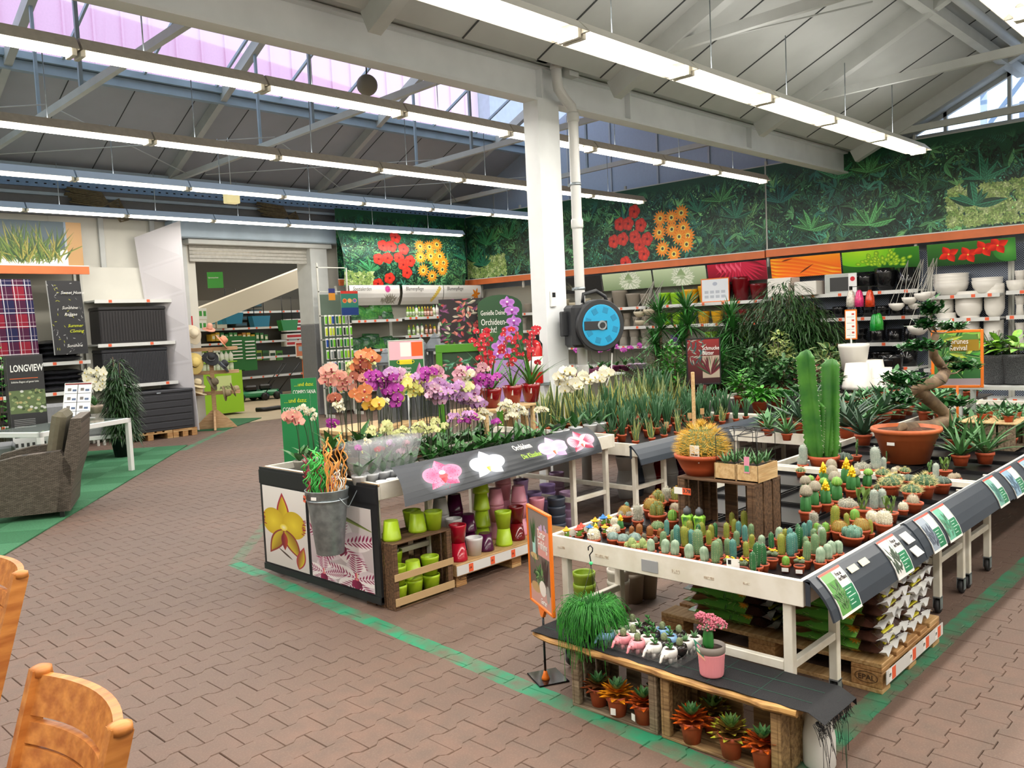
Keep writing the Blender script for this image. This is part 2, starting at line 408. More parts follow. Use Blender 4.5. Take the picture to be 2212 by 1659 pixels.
def build_floor():
 m = MB(); m.box(-4, -5, -.25, XR + .3, YD + .1, -.014); fl = struct('floor', m, mat('joint_sand', '3f3630', .9, noise=.3, nscale=60))
 L_, W_, A = .216, .153, .0125
 us = [0, .2, .33, .67, .8, 1]; g = .0013; c = .0022
 def outline(ins):
  bot = [(u * L_ + (ins if i == 0 else (-ins if i == 5 else 0)), (-A if i in (0, 1, 4, 5) else A) + ins) for i, u in enumerate(us)]
  top = [(u * L_ + (ins if i == 0 else (-ins if i == 5 else 0)), W_ + (A if i in (0, 1, 4, 5) else -A) - ins) for i, u in enumerate(us)]
  return bot + top[::-1]
 o1, o2 = outline(g), outline(g + c)
 V = [(x, y, -.02) for x, y in o1] + [(x, y, -.004) for x, y in o1] + [(x, y, 0) for x, y in o2]
 Fq = [(r * 12 + i, r * 12 + (i + 1) % 12, r * 12 + 12 + (i + 1) % 12, r * 12 + 12 + i) for r in (0, 1) for i in range(12)] + [tuple(range(24, 36))]
 me = bpy.data.meshes.new('paver'); me.from_pydata(V, [], Fq); me.materials.append(pav)
 cells = []
 for j in range(-20, 104):
  y = j * W_ + .02
  for i in range(-14, 70):
   x = i * L_ + (L_ / 2 if j % 2 else 0)
   if y > YD - .1 or x > XR: continue
   c_ = M_CAM @ np.array([x + .1, y + .08, -CAM_H])
   if c_[2] < .3: continue
   px, py = CX + F_PX * c_[0] / c_[2], CY + F_PX * c_[1] / c_[2]
   if -220 < px < 2450 and py < 1980: cells.append((c_[2], x, y, px, py))
 cells.sort()
 inside = [q for q in cells if -10 < q[3] < 2222 and q[4] < 1670]
 near = inside[:300]; ns = set((q[1], q[2]) for q in near)
 for q in near:
  o = bpy.data.objects.new('paver', me); COL.objects.link(o); o.parent = fl; o.location = (q[1], q[2], rnd.uniform(-.0012, .0012)); o.rotation_euler = (rnd.gauss(0, .004), rnd.gauss(0, .004), 0)
 rest = [q for q in cells if (q[1], q[2]) not in ns]
 b = np.array(V, np.float32); n = len(rest); off = np.array([[q[1], q[2], rnd.uniform(-.0012, .0012)] for q in rest], np.float32)
 vv = (b[None] + off[:, None]).reshape(-1, 3)
 ff = []
 for k in range(n):
  o = k * 36; ff += [tuple(a + o for a in f) for f in Fq]
 m2 = bpy.data.meshes.new('paver_field'); m2.from_pydata(vv.tolist(), [], ff); m2.materials.append(pav)
 o = bpy.data.objects.new('paver_field', m2); COL.objects.link(o); o.parent = fl; o['kind'] = 'stuff'
 return fl
floor = build_floor()
m = MB(); m.box(-4, YD + .1, -.2, 18, 30, -.001); struct('floor_hall', m, conc)
# wall with the passage (opening X 7.63..10.25, height 3.62; the roller shutter hangs down to 3.22)
OX0, OX1, OZ = 7.63, 10.25, 3.62
wallb = mat('wall_back_paint', 'd9d7cc', .5, noise=.05, nscale=2)
m = MB(); m.box(-4, YD, 0, OX0, YD + .2, 4.75); m.box(OX1, YD, 0, XR + .2, YD + .2, 4.75); m.box(OX0, YD, OZ, OX1, YD + .2, 4.75)
wb = struct('wall_back', m, wallb)
for i, x in enumerate([-3.2, -2.0, -.8, .4, 1.6, 2.8, 4.0, 5.2, 6.05, 6.95]):
 q = MB(); q.bbox(x, YD - .012, 0, x + (1.17 if x < 5 else .83), YD + .001, 4.55); obj('panel', q, wb, wallb)
for x in (6.0, 6.92, 7.5):
 q = MB(); q.bbox(x, YD - .07, 0, x + .09, YD - .005, 4.6); obj('panel_post', q, wb, steelw)
q = MB(); q.bbox(OX0 - .28, YD - .05, 0, OX0, YD + .25, 3.75); struct('trim_1', q, wallb)
q = MB(); q.bbox(OX1 - .02, YD - .25, 1.95, OX1 + .4, YD + .3, 3.7, steelw, b=.01); q.bbox(OX1 - .025, YD - .255, 0, OX1 + .405, YD + .305, 1.95, greyp, b=.01); struct('trim_2', q)
# roller shutter
sh = struct('door_1', MB().bbox(7.2, YD - .42, 3.66, 11.4, YD - .06, 3.98, steelb, b=.02))
q = MB()
for k in range(4): q.bbox(7.25, YD - .47 + .01 * k, 3.68 + .07 * k, 11.35, YD - .44, 3.73 + .07 * k, steelb)
for k in range(6):
 q = MB(); q.bbox(OX0, YD - .1, 3.24 + .07 * k, OX1, YD - .085, 3.305 + .07 * k, b=.006); obj('shutter_slat', q, sh, mat('shutter', 'b9b7ae', .4, noise=.1))
q = MB(); q.bbox(OX0 - .1, YD - .3, 3.56, OX1 + .5, YD - .02, 3.66, b=.01); obj('lintel_rail', q, sh, steelw)
# right wall
wallr = mat('wall_right_paint', 'c4ccd6', .55, noise=.04, nscale=2)
m = MB(); m.box(XR, -5, 0, XR + .2, YD + .2, 4.5); wr = struct('wall_right', m, wallr)
# gable of the left bay (panelled) and of the right bay (glazed)
m = MB(); m.prism([(-YD, 4.5), (-(YV), 4.5), (-(YV), 4.95), (-10.9, 7.15), (-YD, 4.85)], 0, .12, T=Matrix(((0, 0, 1, XR), (-1, 0, 0, 0), (0, 1, 0, 0), (0, 0, 0, 1))))
g1 = struct('wall_gable', m, mat('gable_paint', 'b7c6dc', .5, noise=.03))
for y in (6.4, 7.6, 8.8, 10.0, 11.2, 12.4, 13.6, 14.8):
 q = MB(); top = min(4.85 + .46 * (YD - y), 7.1 - .45 * max(0, 10.9 - y)); q.box(XR - .03, y, 4.5, XR, y + .04, top - .05); obj('panel_joint', q, g1, wallr)
glass = mat('gable_glass', 'dfeaf5', .05, trans=1, alpha=.35)
SL = .47
def zr(y): return 4.34 + SL * (5.6 - y) if y > 1.1 else 6.45 - SL * (1.1 - y)
win = struct('window_1', MB().box(XR - .04, -3.8, 4.48, XR + .06, 5.6, 4.56), steelw)
for k in range(10):
 y0, y1 = 5.4 - k * .92, 5.4 - (k + 1) * .92
 q = MB(); q.add([(XR, y0, 4.56), (XR, y1, 4.56), (XR, y1, zr(y1) - .05), (XR, y0, zr(y0) - .05)], [(0, 1, 2, 3)]); obj('pane', q, win, glass)
 q = MB(); q.box(XR - .04, y1 - .025, 4.56, XR + .04, y1 + .025, zr(y1)); obj('mullion', q, win, steelw)
q = MB(); q.bar((XR, 5.6, zr(5.6)), (XR, 1.1, zr(1.1)), .08, .14); q.bar((XR, 1.1, zr(1.1)), (XR, -3.8, zr(-3.8)), .08, .14); obj('gable_rafter', q, win, steelw)
# greenhouse and yard beyond the glazed gable
frm = mat('outside_frame', '93a7bd', .5)
m = MB()
for k in range(7):
 y = 6.5 - k * 1.6; m.box(19, y, 0, 19.1, y + .1, 7.6 + .3 * (k % 2)); m.bar((19, y, 5.2), (19, y - 1.6, 7.2), .07)
for z in (4.2, 5.4, 6.6, 7.6): m.box(19, -5, z, 19.08, 6.5, z + .07)
o = obj('greenhouse_frame', m, None, frm, label='pale blue steel frame of a greenhouse seen outside the glazed gable', cat='greenhouse')
m = MB(); m.box(20.5, -6, 0, 21, 1.6, 7.4); m.box(22, 3.2, 0, 22.4, 5.0, 6.2)
obj('neighbouring_wall', m, None, mat('outside_wall', '8f9fb5', .7, noise=.1), kind='structure')
# roof
def roof_face(name, y0, z0, y1, z1, x0=-4, x1=XR + .1, step=.0, th=.08, mt=roofm):
 q = MB(); n = Vector((0, -(z1 - z0), (y1 - y0))).normalized() * th
 if n.z < 0: n = -n
 q.add([(x0, y0, z0), (x1, y0, z0), (x1, y1, z1), (x0, y1, z1), (x0, y0 + n.y, z0 + n.z), (x1, y0 + n.y, z0 + n.z), (x1, y1 + n.y, z1 + n.z), (x0, y1 + n.y, z1 + n.z)],
          [(0, 1, 2, 3), (7, 6, 5, 4), (0, 4, 5, 1), (1, 5, 6, 2), (2, 6, 7, 3), (3, 7, 4, 0)]); return struct(name, q, mt)
def zl(y): return 4.85 + .46 * (YD - y)
roofd = mat('roof_panel_left', 'b4b7be', .65, noise=.05, nscale=2)
r1 = roof_face('ceiling_1', YD + .1, zl(YD + .1), 13.5, zl(13.5), mt=roofd)
r2 = roof_face('ceiling_2', 10.9, zl(10.9), YV + .35, 4.98, mt=roofd)
r3 = roof_face('ceiling_3', 5.6, zr(5.6), 1.1, zr(1.1))
r4 = roof_face('ceiling_4', 1.1, zr(1.1), -3.8, zr(-3.8))
q = MB(); q.box(-4, -5, 4.3, XR, -3.7, 4.4); struct('ceiling_5', q, roofm)
q = MB(); q.box(-4, YV + .3, 4.45, XR, YV + .36, 5.05); q.box(-4, 5.55, 4.42, XR, YV + .36, 4.46); struct('ceiling_valley', q, steelw)
# panel joints up the slopes
jm = mat('roof_joint', '4c4f50', .8)
for k in range(18):
 x = -3 + k * 1.0
 q = MB(); q.bar((x, YD, zl(YD) - .003), (x, 13.5, zl(13.5) - .003), .012, .012); obj('panel_joint', q, r1, jm)
 q = MB(); q.bar((x + .4, 5.6, zr(5.6) - .003), (x + .4, 1.1, zr(1.1) - .003), .014, .014); obj('panel_joint', q, r3, jm)
# skylight strip of the left bay, clear panes between slim bars, and the pink ribbed building seen through it
sky_ = struct('window_2', MB().bar((-4, 13.5, zl(13.5) - .02), (XR, 13.5, zl(13.5) - .02), .16, .1), steelb)
for k in range(16):
 x = -3.6 + k * 1.2
 q = MB(); q.bar((x, 13.5, zl(13.5)), (x, 10.9, zl(10.9)), .035, .05); obj('glazing_bar', q, sky_, steelb)
 q = MB(); q.add([(x, 13.5, zl(13.5) + .02), (x + 1.2, 13.5, zl(13.5) + .02), (x + 1.2, 10.9, zl(10.9) + .02), (x, 10.9, zl(10.9) + .02)], [(0, 1, 2, 3)]); obj('pane', q, sky_, mat('skylight_glass', 'f4f2f8', .05, trans=1, alpha=.25))
pk = mat('pink_cladding', 'e3b4cd', .7, noise=.04); gy = mat('grey_cladding', '8d97ab', .8, noise=.15, nscale=5)
fac = obj('pink_building', MB().box(-14, 24.6, 5.2, 24.4, 25, 16), None, pk, label='pink ribbed building seen through the roof glazing', cat='building')
for k in range(48):
 q = MB(); x = -13 + k * .78; q.bbox(x, 24.54, 6, x + .06, 24.61, 15.9); obj('rib', q, fac, pk)
fg = obj('grey_building', MB().box(24.45, 24.0, 5.2, 34, 25, 16), None, gy, label='grey weathered building standing right of the pink one', cat='building')
# rafters, ties, hangers
SP = 3.26; RX = [0.82 - SP, 0.82, 4.08, 7.34, 10.6, 13.86]
def truss(name, pts, w, h, lab):
 q = MB()
 for a, b in zip(pts[::2], pts[1::2]): q.bar(a, b, w, h)
 return struct(name, q, steelw)
for i, x in enumerate(RX):
 truss('beam_rafter_left_%d' % i, [(x, YD, zl(YD) - .1), (x, 10.9, zl(10.9) - .1)], .11, .17, 0)
 truss('beam_tie_left_%d' % i, [(x, YD - .1, 4.72), (x, 6.3, 4.9)], .07, .09, 0)
 q = MB(); q.bar((x, 12.4, 4.78), (x, 12.4, zl(12.4) - .12), .04, .04); q.bar((x, 10.9, 4.8), (x, 10.9, 6.9), .045, .045); struct('beam_hanger_%d' % i, q, steelb)
 xx = x + .3
 truss('beam_rafter_right_%d' % i, [(xx, 5.6, zr(5.6) - .1), (xx, 1.1, zr(1.1) - .1), (xx, 1.1, zr(1.1) - .1), (xx, -3.8, zr(-3.8) - .1)], .13, .2, 0)
 truss('beam_tie_right_%d' % i, [(xx, 5.5, 4.5), (xx, -3.7, 4.6)], .06, .1, 0)
 q = MB(); q.bar((xx, 1.1, 4.55), (xx, 1.1, 6.2), .02, .02); q.tube([(xx, 5.0, 4.5), (xx + 1.5, 3.4, 4.9)], .01); struct('beam_rod_%d' % i, q, steelw)
for x in (2.4, 5.7, 9.0, 12.2):
 q = MB(); q.tube([(x - 1.5, 14.6, 4.7), (x + 1.6, 11.9, 4.85)], .008); q.tube([(x + 1.6, 14.8, 4.7), (x - 1.5, 12.2, 4.9)], .008); struct('beam_brace', q, steelw)
for y in (13.55, 3.4, 1.1):
 z = zl(y) if y > 6 else zr(y); q = MB(); q.box(-4, y - .06, z - .2, XR, y + .06, z - .06); struct('beam_purlin', q, steelb if y > 6 else steelw)
q = MB(); q.tube([(5.5, 3.1, zr(3.1) - .25), (14.9, 3.1, zr(3.1) - .25)], .055, n=8); struct('beam_duct_pipe', q, steelw)
# eaves lattice with punched holes above the back wall
q = MB(); q.box(-4, YD - .14, 4.44, XR, YD - .11, 4.66); ev = struct('beam_eaves_channel', q, mat('punched_channel', '7fa3cf', .4, noise=.1))
q = MB()
for k in range(120):
 for z in (4.49, 4.59): q.box(-2 + k * .14, YD - .145, z, -1.96 + k * .14, YD - .139, z + .02)
o = obj('punched_holes', q, ev, dark); o['kind'] = 'stuff'
q = MB()
for z in (4.1, 4.3, 4.76): q.box(-4, YD - .2, z, XR, YD - .12, z + .05)
struct('beam_eaves_rail', q, steelb)
q = MB(); q.box(-4, YD - .1, 3.98, XR, YD, 4.44); struct('beam_eaves_grey_board', q, greyp)  # even grey board below the punched channel
for x in (6.2, 9.8):
 q = MB()
 for j in range(9): q.tube([(x - .7 + rnd.uniform(-.1, .1), YD - .25, 4.2 + .03 * j), (x - .2, YD - .3, 4.15 + .03 * j), (x + .1, YD - .3, 4.3 - .05 * j), (x + .25, YD - .3, 3.95)], .018, n=5)
 obj('cable_bundle', q, None, mat('cable', '6b5f45', .6, noise=.3), label='bundle of brown cables dropping from the eaves ' + ('above the tall white banner' if x < 7 else 'above the right end of the passage'), cat='cables')
# big beam, column, rain pipe
bm = mat('beam_paint', 'eef2f4', .45, noise=.05, nscale=3)
q = MB(); q.box(-4, YV - .09, 4.05, 14.75, YV + .09, 4.08); q.box(-4, YV - .012, 4.08, 14.75, YV + .012, 4.38); q.box(-4, YV - .09, 4.38, 14.75, YV + .09, 4.41)
bmn = struct('beam_main', q, bm)
for x in (6.75, 8.3, 11.2, 14.72):
 q = MB(); q.box(x, YV - .088, 4.08, x + .02, YV + .088, 4.38)
 obj('stiffener', q, bmn, bm)
for z, r, y in ((4.5, .022, YV - .22), (4.62, .03, YV - .3), (4.44, .015, YV - .1)):
 q = MB(); q.tube([(-4, y, z), (14.9, y, z)], r, n=8); struct('beam_conduit', q, galv)
q = MB(); q.box(-4, YV - .5, 4.5, 14.9, YV - .34, 4.56); struct('beam_gutter', q, greyp)
q = MB(); q.box(6.66, YV - .1, 0, 6.69, YV + .1, 4.05); q.box(6.96, YV - .1, 0, 6.99, YV + .1, 4.05); q.box(6.69, YV - .1, 0, 6.96, YV + .1, 4.05); struct('column_1', q, bm)
pw = mat('pvc_white', 'd9dad8', .3)
pipe = obj('rain_pipe', MB().tube([(6.86, YV - .2, 4.62), (6.86, YV - .2, 4.3), (6.88, YV - .2, 4.17), (6.98, YV - .2, 4.08), (7.08, YV - .2, 4.02), (7.1, YV - .2, 3.92), (7.1, YV - .2, 2.4), (7.1, YV - .2, .02)], .055, n=12), None, pw, label='white rain water pipe with two bends running down beside the column', cat='pipe')
for z in (4.36, 3.86, 2.75, 1.2):
 q = MB(); q.lathe([(.062, 0), (.066, .02), (.066, .08), (.062, .1)], None, 12, Matrix.Translation((6.86 if z > 4.2 else 7.1, YV - .2, z))); obj('pipe_socket', q, pipe, pw)
for z in (3.2, 2.1):
 q = MB(); q.lathe([(.06, 0), (.06, .03)], None, 12, Matrix.Translation((7.1, YV - .2, z))); q.box(7.09, YV - .15, z, 7.11, YV - .1, z + .03); obj('pipe_clamp', q, pipe, galv)
q = MB(); q.bbox(6.62, YV - .28, 4.42, 6.78, YV - .12, 4.56); q.box(6.95, YV - .3, 4.3, 7.1, YV - .2, 4.44); struct('trim_pipe_box', q, steelw)
# near walls behind the photographer
q = MB(); q.box(-4.2, -5, 0, -4, YD, 5.5); struct('wall_left', q, wallb)
q = MB(); q.box(-4, -5.2, 0, XR, -5, 5.5); struct('wall_front', q, wallb)
for nm, x in (('wall_end', -4.1),):
 q = MB(); q.prism([(-YD, 4.5), (-YV, 4.4), (-YV, 4.95), (-10.9, 7.15), (-YD, 4.85)], 0, .1, T=Matrix(((0, 0, 1, x), (-1, 0, 0, 0), (0, 1, 0, 0), (0, 0, 0, 1))))
 q.prism([(-YV, 4.4), (3.8, 4.2), (-1.1, 6.5)], 0, .1, T=Matrix(((0, 0, 1, x), (-1, 0, 0, 0), (0, 1, 0, 0), (0, 0, 0, 1)))); struct(nm, q, wallb)
# ------------------------------------------------------------------ lamp rows
tube_m = emi('lamp_tube', 'fff6e6', 16)
refl = mat('reflector', 'e9e6dc', .3, spec=.6); hous = mat('lamp_housing', 'bdb5a8', .5, noise=.1); housb = mat('lamp_housing_blue', 'b4c4d4', .4)
def make_lamp(double, hm):
 L_ = 1.5
 t = thing('lamp_fixture', 'lamp', 'ceiling lamp')
 q = MB(); w = .17 if double else .12
 q.add([(0, -w, 0), (L_, -w, 0), (L_, -w * .45, .09), (0, -w * .45, .09), (0, w, 0), (L_, w, 0), (L_, w * .45, .09), (0, w * .45, .09), (0, -w * .45, .1), (L_, -w * .45, .1), (L_, w * .45, .1), (0, w * .45, .1), (0, -w - .004, 0), (L_, -w - .004, 0), (0, w + .004, 0), (L_, w + .004, 0)],
          [(0, 3, 2, 1), (4, 5, 6, 7), (3, 7, 6, 2)], refl)
 q.add([(0, -w - .004, 0), (L_, -w - .004, 0), (L_, -w * .45, .1), (0, -w * .45, .1), (0, w + .004, 0), (L_, w + .004, 0), (L_, w * .45, .1), (0, w * .45, .1)], [(0, 1, 2, 3), (7, 6, 5, 4), (3, 2, 6, 7), (0, 3, 7, 4), (1, 5, 6, 2)], hm)
 obj('reflector_housing', q, t)
 for y in ((-.06, .06) if double else (0,)):
  q = MB(); q.tube([(.04, y, -.012), (L_ - .04, y, -.012)], .024 if double else .024, n=8); obj('tube', q, t, tube_m)
 for x in (.02, L_ - .02):
  q = MB(); q.bbox(x - .018, -w * .6, -.035, x + .018, w * .6, .06); obj('lamp_holder', q, t, refl)
 q = MB()
 for x in (.5,): q.tube([(x, 0, .1), (x, 0, .75)], .006, n=4)
 obj('chain', q, t, galv)
 return t
rows = [('T', 4.12, 3.9, 12.7, True, refl, 'the double row before the beam'), ('A', 6.66, 3.9, 13.1, False, hous, 'the row behind the beam'),
  ('B', 9.15, 3.9, 13.2, False, hous, 'the third row off the back wall'), ('C', 11.7, 3.9, 13.3, False, housb, 'the second row off the back wall'),
  ('D', 14.35, 3.85, 13.5, False, housb, 'the row along the back wall'), ('N', 1.62, 3.9, 12.0, True, refl, 'the row in the top right corner'), ('P', -.95, 3.9, 12.0, True, refl, 'the row over the aisle behind the photographer'), ('Q', -3.3, 3.9, 12.0, False, refl, 'the last row behind the photographer')]
for key, y, z, xe, dbl, hm, phrase in rows:
 st = Stock(lambda: make_lamp(dbl, hm)); k = 0; x = xe - 1.5
 while x > -2.5:
  st.put((x, y, z), label=f"{ORD[k]} tube lamp from the shelf wall in {phrase}", group='fluorescent lamps in ' + phrase); x -= 1.52; k += 1
 ld = bpy.data.lights.new('lamp_row_light', 'AREA'); ld.shape = 'RECTANGLE'; ld.size = xe + 2.5; ld.size_y = .16 if dbl else .1; ld.energy = LAMP_W * (xe + 2.5) * (1.5 if dbl else 1); ld.color = (1, .955, .9)
 lo = bpy.data.objects.new('lamp_row_light', ld); COL.objects.link(lo); lo.location = ((xe - 2.5) / 2, y, z - .04)
 l2 = ld.copy(); l2.energy *= .2 if dbl else .05; l2.size_y = .05; lo = bpy.data.objects.new('roof_fill_light', l2); COL.objects.link(lo); lo.location = ((xe - 2.5) / 2, y, z + .108); lo.rotation_euler = (PI, 0, 0)  # added upward fill to brighten the roof; the housings are closed on top
# hall lamps
for x in (7.5, 11.5):
 ld = bpy.data.lights.new('hall_light', 'AREA'); ld.shape = 'RECTANGLE'; ld.size = 2.5; ld.size_y = 8; ld.energy = 260; ld.color = (1, .92, .8)
 lo = bpy.data.objects.new('hall_light', ld); COL.objects.link(lo); lo.location = (x + 1.0, 21, 4.4)
# ------------------------------------------------------------------ banners and shelving along the two walls
def print_sheet(name, pm, a, b, c, d, parent=None, th=.004, bend=0, nseg=1, back='d8d8d8', **kw):
 """flat or bent printed sheet: a,b bottom left/right, c,d top right/left; bend bulges along its normal"""
 a, b, c, d = map(Vector, (a, b, c, d)); n = (b - a).cross(d - a).normalized(); q = MB(); bm_ = mat('print_back_' + back, back, .6)
 R = max(1, nseg)
 for i in range(R):
  t0, t1 = i / R, (i + 1) / R
  f = lambda t, u: a.lerp(b, u).lerp(d.lerp(c, u), t) + n * (bend * math.sin(PI * t))
  p = [f(t0, 0), f(t0, 1), f(t1, 1), f(t1, 0)]
  q.quad(*p, m=pm); q.uv[len(q.f) - 1] = [(0, t0), (1, t0), (1, t1), (0, t1)]
  q.add([x - n * th for x in p], [(3, 2, 1, 0)], bm_)
 R2 = [f(k / R, 0) for k in range(R + 1)]; R3 = [f(k / R, 1) for k in range(R + 1)]
 for i in range(R):
  for s in (R2, R3): q.add([s[i], s[i + 1], s[i + 1] - n * th, s[i] - n * th], [(0, 1, 2, 3)], bm_)
 q.add([R2[0], R3[0], R3[0] - n * th, R2[0] - n * th], [(0, 1, 2, 3)], bm_); q.add([R2[-1], R3[-1], R3[-1] - n * th, R2[-1] - n * th], [(0, 1, 2, 3)], bm_)
 return obj(name, q, parent, **kw)
lip = mat('shelf_lip', 'd9dad6', .4); tagm = mat('price_tag_orange', 'e8623a', .5); post_m = mat('shelf_post', 'c9c9c0', .45); lipw = mat('label_white', 'f2f1ec', .5)
# jungle banners of the right wall
ZB0, ZB1 = 2.90, 4.41
W1, W2 = 1990, 1580
def tone_print(R, k=1.12): g = R.a.mean(2, keepdims=True); w = .3 * (R.a[..., 1:2] >= R.a[..., 0:1]); R.a = np.clip((R.a * (1 - w) + g * w * np.array([.9, 1.05, 1.1], np.float32)) * k, 0, 1); return R  # mutes the greens and scales the print's own colours
P1 = pmat('jungle_print_1', tone_print(jungle(1990, 380, 3, blooms=[(1330, 108, 165)], ivy=[(0, 10, 330, 120)])))
P2 = pmat('jungle_print_2', tone_print(jungle(1580, 380, 11, blooms=[], ivy=[(760, 20, 640, 150)])))
def wall_banner(y0, y1, pm, lab):
 return print_sheet('wall_banner', pm, (XH, y0, ZB0), (XH, y1, ZB0), (XH, y1, ZB1), (XH, y0, ZB1), label=lab, cat='banner')
wall_banner(YH, 7.39, P1, 'long jungle leaf banner with red and orange blooms on the right wall')
wall_banner(7.36, 1.0, P2, 'jungle banner with pale green ivy on the right wall above the white bowls')
q = MB()
for y in (13.5, 10.5, 7.37, 4.8, 2.2): q.box(XH + .01, y - .02, 2.6, XH + .05, y + .02, 4.5)
q.box(XH + .005, 1.0, 4.41, XH + .03, YH, 4.43); q.box(XH + .06, 1, 4.3, XR, 1.04, 4.36); q.box(XH + .04, 15.2, 4.3, XR, 15.24, 4.36); q.box(XH + .04, 7.3, 4.3, XR, 7.34, 4.36)
obj('banner_frame', q, None, post_m, label='grey post frame holding the jungle banners on the right wall', cat='frame')
# banner over the back shelves and the hanging bloom banner in front of it
Pb = pmat('jungle_print_3', jungle(1080, 380, 21))
print_sheet('wall_banner', Pb, (10.75, YH + .02, ZB0), (XH, YH + .02, ZB0), (XH, YH + .02, ZB1), (10.75, YH + .02, ZB1), label='dark green jungle banner high up behind the bloom banner in the corner', cat='banner')
Jb = jungle(1200, 520, 33, blooms=[(600, 230, 235)], ivy=[(0, 20, 260, 120)]); tone_print(Jb, 1.25)
print_sheet('bloom_banner', pmat('jungle_print_4', Jb), (10.7, 15.1, 2.72), (14.2, 15.1, 2.64), (14.2, 15.1, 4.05), (10.6, 15.1, 3.92), bend=.12, nseg=8, label='bulging leaf banner with red and orange blooms above the plant care shelves', cat='banner')
# orange header rails
def rail(name, a, b, lab):
 q = MB(); a, b = Vector(a), Vector(b); d = (b - a).normalized(); n = Vector((d.y, -d.x, 0)) if abs(d.y) < .5 else Vector((-1, 0, 0))
 q.bar(a, b, .05, .13, orange); q.bar(a + Vector((0, 0, .072)), b + Vector((0, 0, .072)), .056, .016, lip)
 return obj(name, q, None, label=lab, cat='rail')
rail('header_rail', (XH - .03, YH, 2.82), (XH - .03, 7.40, 2.82), 'orange header rail under the long jungle banner')
rail('header_rail', (XH - .03, 7.37, 2.83), (XH - .03, 1.0, 2.83), 'orange header rail above the black pots and white bowls')
rail('header_rail', (10.72, YH - .03, 2.82), (XH - .06, YH - .03, 2.82), 'orange header rail above the plant care shelves')
# flower photo panels below the rail
def petal_print(kind):
 R = Ras(360, 120, '222222'); r = random.Random(hash(kind) % 1000 if False else len(kind) * 7 + ord(kind[0]))
 if kind == 'dark':
  for _ in range(40): a = r.uniform(0, PI); R.leaf(130, 20, a, r.uniform(40, 90), 7, '6a6a58', '2c2c26')
 elif kind in ('white', 'white chrysanthemum'):
  R.grad('cfe0b8', '8aa078')
  for k in range(46): a = k * 2.4; d = 70 - k * 1.1; R.leaf(200 + math.cos(a) * d * .5, 55 + math.sin(a) * d * .5, a, 52, 22, 'f0f4e4', 'b9c9a8')
  for k in range(10): R.leaf(165 + k * 7, 60, 1.0 + k * .12, 60, 16, 'e3ecd2', '93ab7c')
 elif kind == 'red':
  R.grad('c21b3c', '7a0d24')
  for k in range(14): R.leaf(200, 140, -2.6 + k * .17, 180, 34, 'd42a4c', '7c1024')
  for k in range(26): R.leaf(60 + k * 6, 120 - (k % 5) * 8, -1.6, 34, 12, 'ff6a86', 'd02a50')
 elif kind == 'orange':
  R.grad('ff9a1c', 'f0561c')
  for k in range(8): R.leaf(-20, 130 - k * 22, -.25, 430, 44, 'ffb92e', 'ee6a1a')
  R.leaf(150, 20, .6, 90, 8, '7a2c10'); R.leaf(60, 100, .2, 60, 8, '8a3410')
 elif kind == 'green':
  R.grad('3f8f1e', '1f5a1a'); R.disc(90, 150, 170, 120, 'c8f02c', '6fc01e')
  for k in range(60): a = r.uniform(.1, PI - .1); d = r.uniform(20, 95); R.disc(200 + math.cos(a) * d * 1.4, 20 + math.sin(a) * d, 13, 9, 'd6ee3c', '5f9a1c', a)
 else:
  R.grad('3a7a2c', '1c4a1c'); R.disc(330, 60, 60, 60, '5fae4a', '2f7a2c')
  for cx, cy in ((90, 60), (170, 50), (235, 75), (290, 85)):
   for k in range(4): a = k * 1.57 + .5; R.leaf(cx, cy, a, 48, 34, 'f0341c', 'c01c14')
   R.disc(cx, cy, 4, 4, 'f0e060')
 return R
for k, (nm, y0, y1) in enumerate([('dark', 12.45, 11.15), ('white', 11.12, 9.87), ('white chrysanthemum', 9.83, 8.62), ('red', 8.58, 7.36), ('orange', 7.28, 6.0), ('green', 5.97, 4.72), ('scarlet', 4.60, 3.35)]):
 d = {'dark': 'dark photo panel with a spiky agave under the orange rail', 'white': 'photo panel of a white flower beside the dark agave panel', 'white chrysanthemum': 'photo panel of a white flower beside the red flower panel',
         'red': 'crimson flower photo panel under the orange rail', 'orange': 'orange petal photo panel above the white boxes', 'green': 'lime green bud photo panel above the black pots', 'scarlet': 'photo panel of scarlet blossoms above the white bowls'}[nm]
 print_sheet('flower_photo_panel', pmat('petal_' + nm, petal_print(nm)), (XH - .02, y0, 2.37), (XH - .02, y1, 2.37), (XH - .08, y1, 2.72), (XH - .08, y0, 2.72), label=d, cat='panel', group='flower photo panels under the rail')
